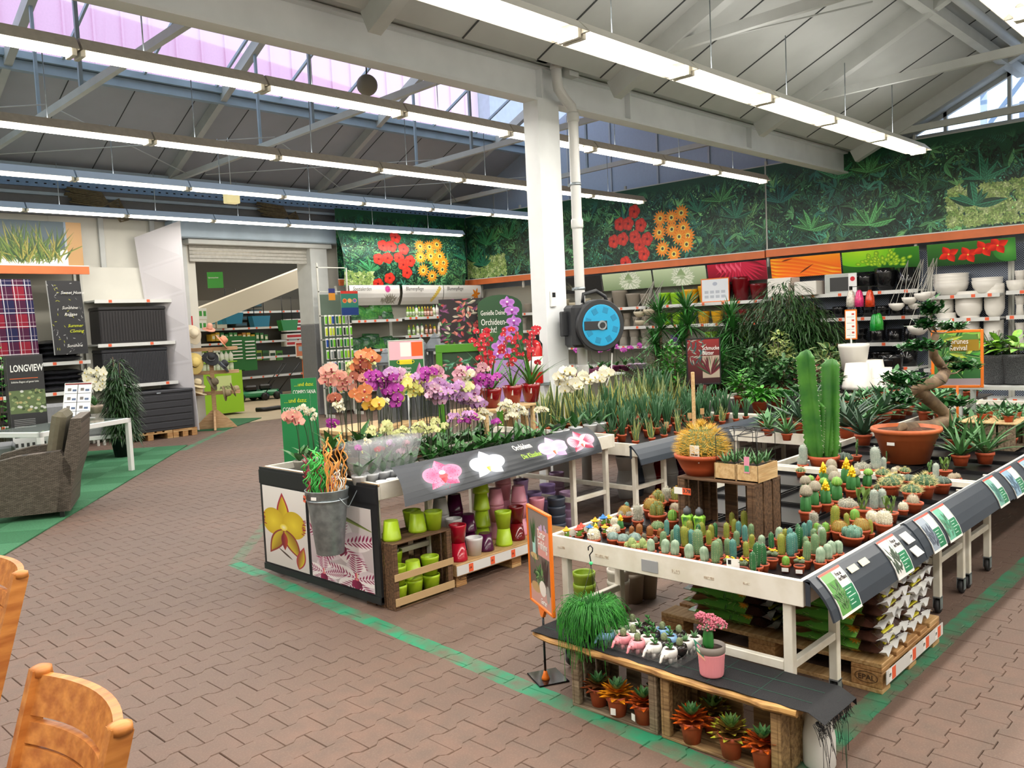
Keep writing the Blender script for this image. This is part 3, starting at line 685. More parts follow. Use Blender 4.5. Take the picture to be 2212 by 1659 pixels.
# perforated back panel
perf = bpy.data.materials.new('perforated_panel'); perf.use_nodes = True
def perf_mat():
 nt = perf.node_tree; N = nt.nodes; L = nt.links; tc = N.new('ShaderNodeTexCoord'); ck = N.new('ShaderNodeTexChecker'); ck.inputs['Scale'].default_value = 60
 ck.inputs['Color1'].default_value = srgb('15171c'); ck.inputs['Color2'].default_value = srgb('8f9bb0'); L.new(tc.outputs['Object'], ck.inputs['Vector']); L.new(ck.outputs[0], N['Principled BSDF'].inputs['Base Color'])
perf_mat()
def shelf_unit(axis, p, a, b, levels, lab, depth=.5, top=2.75, tags=7, back=None, tagoff=.0, base=True):
 """axis 'y': unit against the right wall, front lip at X = p, running y a..b; axis 'x': front lip at Y = p, running x a..b"""
 t = thing('shelving_unit', lab, 'shelf', (p, (a + b) / 2, 0) if axis == 'y' else ((a + b) / 2, p, 0))
 L_ = abs(b - a); T = Matrix.Rotation(-PI / 2, 4, 'Z') if axis == 'y' else Matrix.Identity(4)     # local: x along the front, y into the shelf
 tagme = None
 for z in levels:
  q = MB(); q.box(-L_ / 2 + .02, 0, z - .03, L_ / 2 - .02, depth, z, lip, T); q.box(-L_ / 2 + .02, -.012, z - .055, L_ / 2 - .02, 0, z + .005, lip, T)
  s = obj('shelf', q, t)
  for k in range(tags):
   x = -L_ / 2 + (k + .5 + rnd.uniform(-.25, .25)) * L_ / tags
   if tagme is None:
    g = MB(); g.box(-.028, -.0145, -.048, .028, -.012, 0, tagm, T); tagme = g.mesh('price_tag')
   o = bpy.data.objects.new('price_tag', tagme); COL.objects.link(o); o.parent = s; v = T @ Vector((x, 0, z)); o.location = v
 for x in (-L_ / 2, L_ / 2):
  q = MB(); q.box(x - .02, depth - .04, 0, x + .02, depth, top, post_m, T)
  q.box(x - .018, -.02, 0, x + .018, .02, .1, post_m, T); obj('post', q, t)
 q = MB(); q.box(-L_ / 2 + .02, depth - .012, .05, L_ / 2 - .02, depth - .002, top - .1, back or mat('shelf_back', '8d8b80', .6), T); obj('back_panel', q, t)
 return t
XS = 14.33
shelf_unit('y', XS, 15.1, 12.52, [2.0, 1.6, 1.2, .8], 'shelving bay with vases in the corner behind the column', tags=6)
shelf_unit('y', XS, 12.5, 9.90, [2.0, 1.6, 1.2, .8], 'shelving bay with taupe pots behind the hose reel')
shelf_unit('y', XS, 9.88, 7.30, [2.0, 1.6, 1.2, .8], 'shelving bay with lime, yellow and dark red pots behind the palms')
shelf_unit('y', XS, 7.26, 4.67, [2.03, 1.61, 1.18, .78, .3], 'shelving bay with rows of glossy black pots', back=perf)
shelf_unit('y', XS, 4.63, 3.5, [1.9, 1.54, 1.14, .75, .3], 'shelving bay with stacked white bowls', back=perf, tags=4)
shelf_unit('y', XS + .02, 3.46, 1.2, [1.92, 1.55, 1.14, .75, .3], 'shelving bay with narrow white vases cut by the right photo edge', back=perf)
# ---- pots
def pot_profile(r, h, kind):
 k = {'taper': [(.74, 0), (.98, .86), (1.0, .88), (1.0, 1)], 'round': [(.5, 0), (.82, .18), (1.0, .5), (1.02, .8), (.98, 1)], 'bowl': [(.42, 0), (.68, .12), (.9, .5), (1, 1)],
         'vase': [(.8, 0), (.66, .45), (.95, .95), (1, 1)], 'egg': [(.6, 0), (.95, .35), (1.0, .65), (.86, 1)], 'cyl': [(.86, 0), (.9, .02), (1.0, 1)], 'sqr': [(.8, 0), (1, .97), (1, 1)]}[kind]
 out = [(a * r, b * h) for a, b in k]; i0 = out[-1][0]; return out + [(i0 * .9, h), (i0 * .86, h * .95), (i0 * .8, h * .55), (.0001, h * .5)]
def pot_mesh(r, h, kind, m, n=16):
 q = MB(); q.lathe(pot_profile(r, h, kind), m, n); return q.mesh('pot')
_pm = {}
def shelf_pot(x, y, z, r, h, kind, m, lab, group, cat='pot', up=True, name='flower_pot', tilt=None):
 key = (round(r, 3), round(h, 3), kind, m.name)
 if key not in _pm: _pm[key] = pot_mesh(r, h, kind, m)
 o = bpy.data.objects.new(name, _pm[key]); COL.objects.link(o); o.location = (x, y, z if up else z + h)
 if not up: o.rotation_euler = (PI, 0, 0)
 if tilt: o.rotation_euler = tilt
 return tag(o, lab, cat, group)
MC = lambda n, c, rough=.35, **k: mat(n, c, rough, **k)
ctau, cgre, cbei = MC('pot_taupe', '8f8679', .7), MC('pot_grey', 'a09a90', .7), MC('pot_beige', 'c9bfa6', .7)
clim, cyel, cred = MC('pot_lime', '8dc31e'), MC('pot_yellow', 'd9a216'), MC('pot_darkred', '6e1018', .2)
cblk, cwht, csil = MC('pot_black', '121214', .12), MC('pot_white', 'e6e2da', .35), MC('pot_silver', '9a9a9c', .25, metal=.8)
def pot_row(z, y0, y1, items, phrase, group, x=14.58, jitter=.01):
 """items (r, h, kind, material, colour word, stack)"""
 n = len(items); tot = sum(2 * i[0] for i in items); gap = max(0.004, (abs(y1 - y0) - tot) / max(1, n)); y = y0; s = 1 if y1 > y0 else -1
 for k, (r, h, kd, m, cw, st) in enumerate(items):
  y += s * (r + gap / 2)
  for j in range(st):
   shelf_pot(x + rnd.uniform(-jitter, jitter) - (.16 - r if r < .16 else 0) * .5, y, z + j * h * .24, r, h, kd, m,
                      f"{cw}{' stacked,' if st > 1 else ','} {ORD[k]} from the corner {phrase}" + (f", {['lowest', 'second', 'third', 'fourth', 'fifth'][j]} layer" if st > 1 else ''), group)
  y += s * (r + gap / 2)
Z4 = [2.0, 1.6, 1.2, .8]
pot_row(2.0, 15.0, 12.6, [(.09, .24, 'egg', ctau, 'taupe vase', 1), (.1, .2, 'round', cwht, 'white vase', 1), (.09, .26, 'egg', cbei, 'beige vase', 1), (.1, .22, 'taper', ctau, 'taupe pot', 1), (.1, .22, 'taper', cbei, 'beige pot', 1)], 'on the top shelf of the corner bay', 'vases in the corner bay')
pot_row(1.6, 15.0, 12.6, [(.1, .24, 'egg', ctau, 'brown vase', 1), (.08, .2, 'egg', cwht, 'white vase', 1), (.1, .3, 'vase', cgre, 'grey vase', 1), (.09, .2, 'taper', ctau, 'taupe pot', 1)], 'on the second shelf of the corner bay', 'vases in the corner bay')
pot_row(2.0, 12.45, 11.5, [(.15, .26, 'taper', cbei, 'beige pot', 1), (.13, .17, 'taper', cbei, 'low beige pot', 1), (.14, .24, 'taper', cbei, 'beige pot', 1)], 'on the top shelf behind the hose reel', 'pots in the taupe bay')
pot_row(2.0, 11.45, 9.95, [(.13, .2, 'sqr', cgre, 'grey pot', 1), (.12, .22, 'sqr', cgre, 'grey pot', 1), (.17, .36, 'taper', ctau, 'tall taupe pot', 1), (.17, .28, 'taper', ctau, 'taupe pot', 1), (.11, .26, 'taper', ctau, 'slim taupe pot', 1)], 'on the taupe top shelf', 'pots in the taupe bay')
pot_row(1.6, 12.4, 9.95, [(.1, .26, 'vase', cgre, 'waisted grey vase', 1)] * 4 + [(.09, .28, 'vase', ctau, 'waisted taupe vase', 1)] * 4 + [(.09, .2, 'vase', ctau, 'short taupe vase', 1)] * 2, 'on the second taupe shelf', 'vases on the second taupe shelf')
pot_row(1.2, 12.4, 9.95, [(.11, .27, 'cyl', cgre, 'grey cylinder pot', 1)] * 5 + [(.12, .34, 'vase', cgre, 'tall grey vase', 1)] * 4, 'on the third taupe shelf', 'pots on the third taupe shelf')
pot_row(2.0, 9.75, 7.4, [(.13, .25, 'taper', clim, 'lime green pot', 1), (.13, .24, 'taper', clim, 'lime green pot', 1), (.17, .28, 'taper', cyel, 'ochre yellow pot', 1), (.17, .33, 'taper', cyel, 'ochre yellow pot', 1), (.17, .32, 'taper', cred, 'dark red pot', 1), (.18, .45, 'taper', cred, 'tall dark red pot', 1), (.16, .3, 'taper', cred, 'dark red pot', 1)], 'on the colourful top shelf', 'pots on the colourful shelf')
pot_row(1.6, 9.75, 7.4, [(.12, .24, 'taper', clim, 'lime green pot', 1)] * 3 + [(.12, .24, 'taper', cyel, 'ochre yellow pot', 1)] * 2 + [(.12, .24, 'taper', cred, 'dark red pot', 1)] * 3, 'on the second colourful shelf', 'pots on the second colourful shelf')
pot_row(1.2, 9.75, 7.4, [(.12, .2, 'taper', MC('pot_violet', '6a4a98'), 'violet pot', 1)] + [(.12, .24, 'taper', clim, 'lime green pot', 1)] * 2, 'on the third colourful shelf', 'pots on the third colourful shelf')
pot_row(2.03, 6.1, 4.75, [(.14, .3, 'cyl', csil, 'silver pot', 1), (.17, .3, 'round', cblk, 'glossy black pot', 1), (.17, .38, 'round', cblk, 'tall glossy black pot', 1), (.17, .36, 'cyl', cblk, 'black cylinder pot', 1)], 'on the top black pot shelf', 'pots on the top black shelf')
for z, w, it in ((1.61, 'second', [(.11, .2, 'round'), (.1, .16, 'round'), (.11, .2, 'round'), (.12, .32, 'cyl'), (.12, .22, 'vase'), (.1, .18, 'round'), (.11, .3, 'cyl'), (.1, .2, 'cyl')]), (1.18, 'third', [(.12, .22, 'round'), (.12, .22, 'round'), (.12, .24, 'round'), (.12, .24, 'vase'), (.13, .34, 'cyl'), (.12, .22, 'cyl'), (.1, .3, 'cyl')]), (.78, 'fourth', [(.11, .2, 'round'), (.16, .3, 'cyl'), (.2, .24, 'taper'), (.2, .24, 'taper'), (.16, .3, 'cyl')])):
 pot_row(z, 6.6, 4.75, [(a, b, c, cblk, 'glossy black pot', 1) for a, b, c in it], f'on the {w} black pot shelf', f'pots on the {w} black shelf', x=14.52)
pot_row(1.9, 4.55, 3.2, [(.26, .2, 'bowl', cwht, 'wide white bowl', 4), (.22, .2, 'bowl', cwht, 'white bowl', 2), (.14, .18, 'bowl', cwht, 'small white bowl', 1)], 'on the top white shelf', 'white bowls on the top shelf')
pot_row(1.54, 4.55, 3.5, [(.15, .24, 'round', cwht, 'white bowl', 3), (.19, .24, 'round', cwht, 'large white bowl', 4), (.14, .26, 'round', cwht, 'deep white bowl', 5)], 'on the second white shelf', 'white bowls on the second shelf')
pot_row(1.14, 4.5, 3.5, [(.14, .25, 'cyl', cwht, 'white pot', 5), (.14, .25, 'cyl', cwht, 'white pot', 4), (.14, .24, 'cyl', cwht, 'white pot', 3)], 'on the third white shelf', 'white pots on the third shelf')
for z, w in ((1.92, 'top'), (1.55, 'second'), (1.14, 'third')):
 pot_row(z, 3.4, 2.3, [(.07, .3, 'vase', cwht, 'slim white vase', 1), (.08, .36, 'cyl', cwht, 'tall white vase', 1), (.07, .3, 'vase', cwht, 'slim white vase', 1), (.09, .42, 'taper', cwht, 'white vase', 1), (.11, .45, 'taper', cwht, 'big white vase', 1)], f'on the {w} shelf at the right photo edge', f'white vases on the {w} shelf')
# white boxes / cubes on bay 4 and big stacked white and black planters on the floor
q = MB(); q.bbox(14.2, 6.75, 2.03, 14.55, 7.2, 2.36, cwht, b=.01); obj('square_planter', q, None, label='square white planter at the left end of the top black pot shelf', cat='planter')
q = MB(); q.bbox(14.2, 6.3, 2.03, 14.55, 6.7, 2.27, cwht, b=.01); obj('square_planter', q, None, label='lower square white planter beside the taller one on the top shelf', cat='planter')
# hanging bowls on strings
bowlm = pot_mesh(.13, .14, 'bowl', cwht)
def hang_bowl(px, py, X, r, lab, m=cwht, top=2.55):
 p = at_x(px, py, X); t = thing('hanging_bowl', lab, 'hanging bowl', p, group='white hanging bowls')
 q = MB(); q.lathe([(.02, -r * .95), (r * .5, -r * .85), (r * .9, -r * .4), (r, 0), (r * .93, 0), (r * .8, -r * .4), (.001, -r * .8)], m, 18); obj('bowl', q, t)
 q = MB()
 for k in range(3):
  a = k * 2.1 + .4; q.tube([(r * .95 * math.cos(a), r * .95 * math.sin(a), -.01), (14.44 - p.x, .0, 2.5 - p.z)], .004, n=4)
 obj('hanging_string', q, t, mat('string', 'c9c7be', .7)); return t
for px, py, r, w in ((1937, 655, .125, 'lowest on the left'), (1965, 642, .12, 'in the middle'), (1993, 633, .13, 'upper on the right'), (2005, 630, .11, 'partly behind the upper right one'), (1975, 655, .1, 'at the back of the cluster')):
 hang_bowl(px, py, 13.9 + .1 * (r < .12), r, f'white hanging bowl in the cluster before the white shelves, {w}')
hang_bowl(1983, 703, 13.7, .16, 'single white hanging bowl just above the bonsai crown')
q = MB()
for px, py, r, w in ((1381, 673, .12, 'left'), (1402, 668, .12, 'right'), (1383, 692, .11, 'lower')):
 hang_bowl(px, py, 13.9, r, f'cream hanging bowl above the yucca palms, the {w} of three', cbei)
# framed posters standing on shelves
def frame_sign(name, lab, loc, rz, w, h, fm, pm, bw=.02, cat='sign', parent=None, th=.012):
 t = thing(name, lab, cat, loc, rz)
 q = MB(); q.bbox(-w / 2, -th / 2, 0, -w / 2 + bw, th / 2, h, b=.004); q.bbox(w / 2 - bw, -th / 2, 0, w / 2, th / 2, h, b=.004)
 q.bbox(-w / 2 + bw, -th / 2, 0, w / 2 - bw, th / 2, bw, b=.004); q.bbox(-w / 2 + bw, -th / 2, h - bw, w / 2 - bw, th / 2, h, b=.004); obj('frame', q, t, fm)
 print_sheet('print', pm, (-w / 2 + bw * .9, -.003, bw * .9), (w / 2 - bw * .9, -.003, bw * .9), (w / 2 - bw * .9, -.003, h - bw * .9), (-w / 2 + bw * .9, -.003, h - bw * .9), t)
 return t
ofr = mat('frame_orange', 'ee7a22', .35)
Rr = Ras(200, 140, 'dfe4ea'); Rr.disc(100, 110, 18, 12, 'b0b8c8')
for i in range(4):
 for j in range(2): Rr.rect(20 + i * 42, 20 + j * 30, 50 + i * 42, 38 + j * 30, 'b7bec8')
frame_sign('care_sign', 'orange framed sign with small drawings on the colourful pot shelf', (14.37, 8.35, 2.003), -PI / 2, .6, .45, ofr, pmat('care_print', Rr))
Rr = Ras(200, 120, 'b9bdb9'); Rr.rect(30, 10, 150, 100, '3a3a3a'); Rr.rect(150, 0, 200, 120, 'f0f0f0'); Rr.disc(176, 85, 15, 15, 'd02030')
frame_sign('shelf_photo_sign', 'photo board with a red round badge on the black pot shelf', (14.38, 5.95, 2.033), -PI / 2, .55, .33, lip, pmat('badge_print', Rr), bw=.01)
Rr = Ras(90, 200, 'f4f2ee')
for j in range(4): Rr.rect(10, 20 + j * 45, 80, 22 + j * 45, '555555'); Rr.rect(55, 35 + j * 45, 78, 48 + j * 45, 'c84a3a')
pl = thing('price_board', 'narrow orange framed price board on a white pole before the black pots', 'sign', (12.8, 5.15, 0))
q = MB(); q.tube([(0, 0, 0), (0, 0, 1.5)], .015, n=8); obj('pole', q, pl, steelw)
q = MB(); q.bbox(-.01, -.09, 1.3, .01, .09, 1.75); obj('frame', q, pl, ofr); print_sheet('print', pmat('price_print', Rr), (-.013, .075, 1.32), (-.013, -.075, 1.32), (-.013, -.075, 1.73), (-.013, .075, 1.73), pl)
# bags of coloured pebbles hanging beside it
for k, (px, py, c, w) in enumerate([(1838, 640, 'd8d2c4', 'white'), (1856, 640, 'd83a78', 'pink'), (1879, 640, 'c8401e', 'orange red'), (1898, 690, '2f9a34', 'green right'), (1889, 692, '249040', 'green left'), (1845, 700, '555a5a', 'grey')]):
 p = at_x(px, py, 13.6); t = thing('pebble_bag', f'{w} bag of decorative pebbles hanging before the black pot shelves', 'bag', p, group='hanging pebble bags')
 q = MB(); q.lathe([(.02, -.17), (.075, -.165), (.07, -.05), (.045, .07), (.02, .1)], None, 10); obj('bag', q, t, mat('pebble_' + w, c, .15, noise=.3, nscale=30))
 q = MB(); q.bbox(-.05, -.01, .1, .05, .01, .16, b=.005); q.tube([(0, 0, .15), (.78, 0, .17)], .005, n=4); obj('hook', q, t, blackp)
# ------------------------------------------------------------------ shelves on the back wall right of the passage
YS = 14.9
shelf_unit('x', YS, 10.68, 12.08, [1.99, 1.35, .5], 'shelving bay with bags of special soil', tags=5)
shelf_unit('x', YS, 12.12, 14.6, [2.02, 1.61, 1.2, .5], 'shelving bay with rows of plant care bottles', tags=9)
wht = mat('sign_white', 'eceae4', .4)
for x0, x1, kind, word in ((10.7, 12.06, 'p', 'Spezialerden'), (12.14, 13.36, 'o', 'Blumenpflege'), (13.38, 14.6, 'l', 'Blumenpflege')):
 R = Ras(400, 130, 'e9e7e2'); R.grad('f4f2ec', 'd0cec8')
 if kind == 'p':
  for k in range(60): R.leaf(320 + rnd.gauss(0, 26), 30 + rnd.uniform(-25, 15), rnd.uniform(.6, 2.5), 40, 5, 'a09a88', '6a685a')
  for k in range(14): R.leaf(300, 105, k * .45, 26, 9, 'd84a9a', 'b03080')
 elif kind == 'o':
  for k in range(7):
   for j in range(5): R.leaf(290 + k * 12, 30 + k * 13, j * 1.26, 18, 13, 'e8cf6a', 'c0a040')
 else:
  for j in range(6): R.leaf(340, 65, j * 1.047 + .2, 50, 20, 'f0941c', 'd0701c')
 s = print_sheet('care_header', pmat('header_' + kind + word[:1] + str(int(x0)), R), (x0, YS + .12, 2.31), (x1, YS + .12, 2.31), (x1, YS + .02, 2.74), (x0, YS + .02, 2.74), label=f'white header board reading {word}, with ' + {'p': 'a pink dried flower', 'o': 'yellow orchids', 'l': 'an orange lily'}[kind], cat='sign', bend=.05, nseg=5)
 text(word, .12, mat('ink', '202020', .6), s, (x0 + .06, YS - .03, 2.62), (PI / 2, 0, 0), sx=.8, shear=.2)
# bottles
def make_bottle(bc, cc, lc, h=.24, r=.035):
 t = thing('care_bottle', 'bottle', 'bottle'); q = MB(); q.lathe([(r * .95, 0), (r, .01), (r, h * .62), (r * .6, h * .76), (r * .35, h * .8)], None, 10); obj('body', q, t, mat('bt_' + bc, bc, .3))
 q = MB(); q.lathe([(r * 1.01, h * .14), (r * 1.01, h * .52)], None, 10); obj('label', q, t, mat('btl_' + lc, lc, .4, col2='f0f0e0', nscale=60))
 q = MB(); q.lathe([(r * .42, h * .78), (r * .42, h * .88), (r * .2, h * .9), (r * .15, h)], None, 8); obj('cap', q, t, mat('btc_' + cc, cc, .3)); return t
BK = [('6f9a2c', 'd8d020', '3f7a1c', 'green bottle'), ('e8e6dc', '2f8a3c', '90a82c', 'white bottle'), ('7a4a1c', 'e8c020', 'c03020', 'amber bottle'), ('e4e0d8', 'f0f0f0', '7a2060', 'white bottle with purple print'), ('c8b020', '2f7a2c', 'd84020', 'yellow bottle'), ('2f6a2c', '101010', '88b83c', 'dark green bottle'), ('8a1a4a', 'f0f0f0', 'e0b0c8', 'magenta bottle')]
ST = [Stock(lambda b=b: make_bottle(b[0], b[1], b[2])) for b in BK]
for z, w, seq in ((2.02, 'top', [0, 0, 0, 1, 0, 0, 2, 2, 2, 1, 3, 3, 3, 6, 6, 1, 1, 0, 0, 0, 5, 5, 0, 0, 5, 5]), (1.61, 'second', [0, 0, 1, 1, 2, 2, 4, 3, 3, 3, 6, 6, 6, 1, 5, 5, 0, 0]), (1.2, 'third', [5, 0, 1, 4, 5, 5, 0, 0, 1, 5, 5, 0])):
 n = len(seq)
 for k, s in enumerate(seq):
  x = 12.25 + (2.28) * (k + .5) / n
  ST[s].put((x, YS + .06 + rnd.uniform(0, .02), z), sc_=1.0 + .12 * (s in (1, 3)), label=f'{BK[s][3]}, {ORD[k]} from the left on the {w} plant care shelf', group=f'bottles on the {w} plant care shelf')
# soil bags
def bag_mesh(w, h, d, m1, m2, seed, n=9):
 r = random.Random(seed); q = MB()
 def pt(u, v, s):
  e = max(0, (1 - abs(u) ** 3) * (1 - abs(v) ** 3)) ** .45
  return (u * w / 2 * (1 - .05 * v * v), v * h / 2 * (1 - .06 * u * u), s * d / 2 * e + .012 * r.uniform(-1, 1) * (e > .1))
 for s in (1, -1):
  g = [[pt(-1 + 2 * i / n, -1 + 2 * j / n, s) for i in range(n + 1)] for j in range(n + 1)]
  if s < 0: g = [row[::-1] for row in g]
  q.sheet(g, m1)
 return q
sg = mat('bag_green', '2c6a38', .25, col2='4f8a3a', nscale=22); sg2 = mat('bag_dark', '1d3a28', .25, col2='3a6a3c', nscale=26)
bagm = [bag_mesh(.42, .3, .14, sg, None, 1).mesh('soil_bag'), bag_mesh(.42, .3, .14, sg2, None, 2).mesh('soil_bag')]
for k, (x, z, b, ti) in enumerate([(10.86, 2.13, 1, .2), (11.1, 2.16, 0, .7), (11.35, 2.13, 0, -.3), (11.52, 2.24, 0, .5), (11.72, 2.26, 0, -.4), (11.8, 2.1, 1, .1), (10.9, 1.47, 1, .3), (11.12, 1.5, 1, -.4), (11.33, 1.55, 1, .1), (11.52, 1.48, 0, .4), (11.75, 1.48, 1, -.2), (11.9, 1.45, 1, .3)]):
 o = obj('soil_bag', bagm[b], None, label=f"{'green' if b == 0 else 'dark green'} soil bag, {ORD[k % 6]} from the left on the {'upper' if k < 6 else 'lower'} special soil shelf", cat='bag', group='soil bags on the back shelf'); o.location = (x, YS + .2, z); o.rotation_euler = (1.3 + rnd.uniform(-.2, .2), ti * .5, rnd.uniform(-.3, .3))
# end rack with hanging garden tools
er = thing('tool_rack', 'tall wire rack full of lime green hand tools beside the grey pillar', 'rack', (10.2, 14.7, 0))
q = MB()
for x in (-.22, .5):
 q.box(x, .3, 0, x + .03, .33, 3.2); q.box(x, 0, 0, x + .03, .33, .06)
for z in (.6, 1.1, 1.6, 2.1, 2.6, 3.1): q.box(-.22, .3, z, .5, .31, z + .02)
obj('upright', q, er, post_m); q = MB(); q.box(-.2, .31, .3, .48, .325, 2.55); obj('back_panel', q, er, mat('rack_back', '5a6a5c', .6))
tl = [mat('tool_lime', '6fc02c', .4), mat('tool_green', '1f6a3c', .4), mat('tool_dark', '26302a', .4), mat('tool_blue', '1f4aa0', .4), mat('tool_grey', 'b8c0c0', .3, metal=.5), mat('tool_yel', 'c8d83c', .4)]
cm = []
for i, m_ in enumerate(tl):
 q = MB(); q.bbox(-.03, -.004, -.2, .03, .004, 0, lipw, b=.002); q.bbox(-.022, -.022, -.18, .022, -.004, -.03, m_, b=.006); q.tube([(0, 0, -.01), (0, .12, 0)], .003, galv, 4); cm.append(q.mesh('tool_card'))
kw = ['lime', 'dark green', 'black', 'blue', 'steel grey', 'yellow green']
cnt = {}
for rz_ in range(7):
 for k in range(8):
  c = rnd.choice([0, 0, 0, 1, 2, 5, 4, 0]) if k > 3 else rnd.choice([0, 1, 5, 2, 4, 3])
  cnt[rz_] = cnt.get(rz_, 0) + 1
  obj('tool_card', cm[c], None, label=f"{kw[c]} hand tool card, {ORD[cnt[rz_] - 1]} across in {ORD[rz_]} row down of the tool rack", cat='tool card', group='tool cards on the wire rack', loc=(10.02 + k * .085, 14.85 + .0 - .02 * (k % 2), 2.12 - rz_ * .24))
R = Ras(120, 160, '2f7a68'); R.rect(0, 0, 120, 50, '1c3a7a'); R.rect(0, 142, 120, 160, 'c8382c')
for k in range(3): R.disc(25 + k * 35, 95, 15, 15, 'e89a4a'); R.disc(25 + k * 35, 95, 11, 11, ['c04a2a', 'd8b070', '6a5ab0'][k])
o = print_sheet('rack_poster', pmat('rack_print', R), (10.25, 14.6, 2.1), (10.68, 14.6, 2.1), (10.68, 14.6, 2.6), (10.25, 14.6, 2.6), label='teal poster with three round insect pictures on the tool rack', cat='poster')
R = Ras(60, 90, 'c8862a'); R.rect(0, 55, 60, 90, '28306a')
print_sheet('rack_poster', pmat('rack_print2', R), (10.06, 14.75, 2.42), (10.22, 14.75, 2.42), (10.22, 14.75, 2.66), (10.06, 14.75, 2.66), label='small navy and amber card at the top of the tool rack', cat='poster')
# ------------------------------------------------------------------ plant tables, crates, pallets
tw = mat('table_white', 'f0ece0', .5, noise=.06, nscale=8, col2='dfd9c8'); chips = mat('scraped_label', 'a8927a', .8, col2='e2ddcc', nscale=90)
tray_m = mat('tray_black', '141416', .35); slate = mat('bumper_slate', '343b44', .32, noise=.1, nscale=3)
def plant_table(lab, x0, x1, y0, y1, z=.69, frames=None, casters=True, rail=.11):
 t = thing('plant_table', lab, 'table', ((x0 + x1) / 2, (y0 + y1) / 2, 0)); ox, oy = (x0 + x1) / 2, (y0 + y1) / 2
 a0, a1, b0, b1 = x0 - ox, x1 - ox, y0 - oy, y1 - oy
 for nm, bx in (('front_rail', (a0, b0, a0 + .022, b1)), ('back_rail', (a1 - .022, b0, a1, b1)), ('side_rail', (a0 + .024, b0, a1 - .024, b0 + .022)), ('side_rail', (a0 + .024, b1 - .022, a1 - .024, b1))):
  q = MB(); q.bbox(bx[0], bx[1], z - rail, bx[2], bx[3], z, b=.003); obj(nm, q, t, tw)
 q = MB(); q.box(a0 + .02, b0 + .02, z - .06, a1 - .02, b1 - .02, z - .05)
 obj('table_bed', q, t, tray_m)
 fr = frames or (a0 + .02, a1 - .5)
 cz = .1 if casters else 0
 for fx in fr:
  for yy in (b0 + .06, b1 - .1):
   for dx in (0, .44):
    q = MB(); q.bbox(fx + dx, yy, cz, fx + dx + .04, yy + .04, z - .04, b=.003); l = obj('leg', q, t, tw)
    if casters:
     w = MB(); w.lathe([(.012, -.014), (.042, -.012), (.045, 0), (.042, .012), (.012, .014)], mat('rubber', '2c2c2e', .6), 14, Matrix.Translation((fx + dx + .035, yy + .02, .045)) @ Matrix.Rotation(PI / 2, 4, 'X'))
     w.lathe([(.014, -.016), (.014, .016)], galv, 8, Matrix.Translation((fx + dx + .035, yy + .02, .045)) @ Matrix.Rotation(PI / 2, 4, 'X')); obj('caster', w, l)
     w = MB(); w.box(fx + dx + .002, yy - .002, .03, fx + dx + .04, yy + .002, .1, galv); w.box(fx + dx + .002, yy + .038, .03, fx + dx + .04, yy + .042, .1, galv); w.box(fx + dx, yy - .002, .095, fx + dx + .045, yy + .042, .102, galv); obj('caster_fork', w, l)
   q = MB(); q.bbox(fx + .042, yy + .004, .29, fx + .438, yy + .036, .325, b=.003); obj('cross_bar', q, t, tw)
  q = MB(); q.bbox(fx + .004, b0 + .102, .285, fx + .036, b1 - .102, .325, b=.003); obj('stretcher', q, t, tw)
 return t
cactus_table = plant_table('white plant table full of small potted cacti', 3.2, 5.58, 1.5, 2.86)
q = MB()
for (u, v, w, h) in ((2.78, .628, .05, .012), (2.52, .622, .08, .014), (2.1, .618, .04, .016), (1.93, .62, .05, .012), (1.75, .63, .03, .01)): q.box(-1.19 - .0015, u - 2.18 - w / 2, v, -1.19, u - 2.18 + w / 2, v + h)
obj('scraped_label', q, cactus_table, chips)['kind'] = 'stuff'
q = MB(); q.box(-1.194, 2.24 - 2.18 - .045, .60, -1.19, 2.24 - 2.18 + .045, .655); obj('grey_label_holder', q, cactus_table, mat('label_holder', '9d9fa3', .4))
table2 = plant_table('white plant table with the large potted bonsai', 5.62, 8.0, 1.5, 2.86)
table3 = plant_table('white plant table with aloes at the right photo edge', 8.05, 10.4, 1.5, 2.86)
# slate bumper strips with sign cards along the aisle edge
def bumper(x0, x1, y, z, lab, drop=.145, out=.13, s=-1, parent=None):
 prof = [(0, 0), (.018, .012), (.03, .008), (.062, -.022), (.092, -.06), (.115, -.1), (out, -drop), (out - .008, -drop - .004), (.105, -.1), (.08, -.062), (.05, -.03), (.02, -.006)]
 o = thing('edge_bumper', lab, 'display strip', ((x0 + x1) / 2, y, z)); L_ = x1 - x0
 q = MB(); n = len(prof); vs = [(-L_ / 2, s * a, b) for a, b in prof] + [(L_ / 2, s * a, b) for a, b in prof]
 q.add(vs, [(i, (i + 1) % n, n + (i + 1) % n, n + i) for i in range(n)] + [tuple(range(n)), tuple(range(2 * n - 1, n - 1, -1))], slate, False)
 q.box(-L_ / 2, s * .02 - .01, -.1, -L_ / 2 + .004, s * .02 + .01, 0, slate); obj('strip', q, o); return o
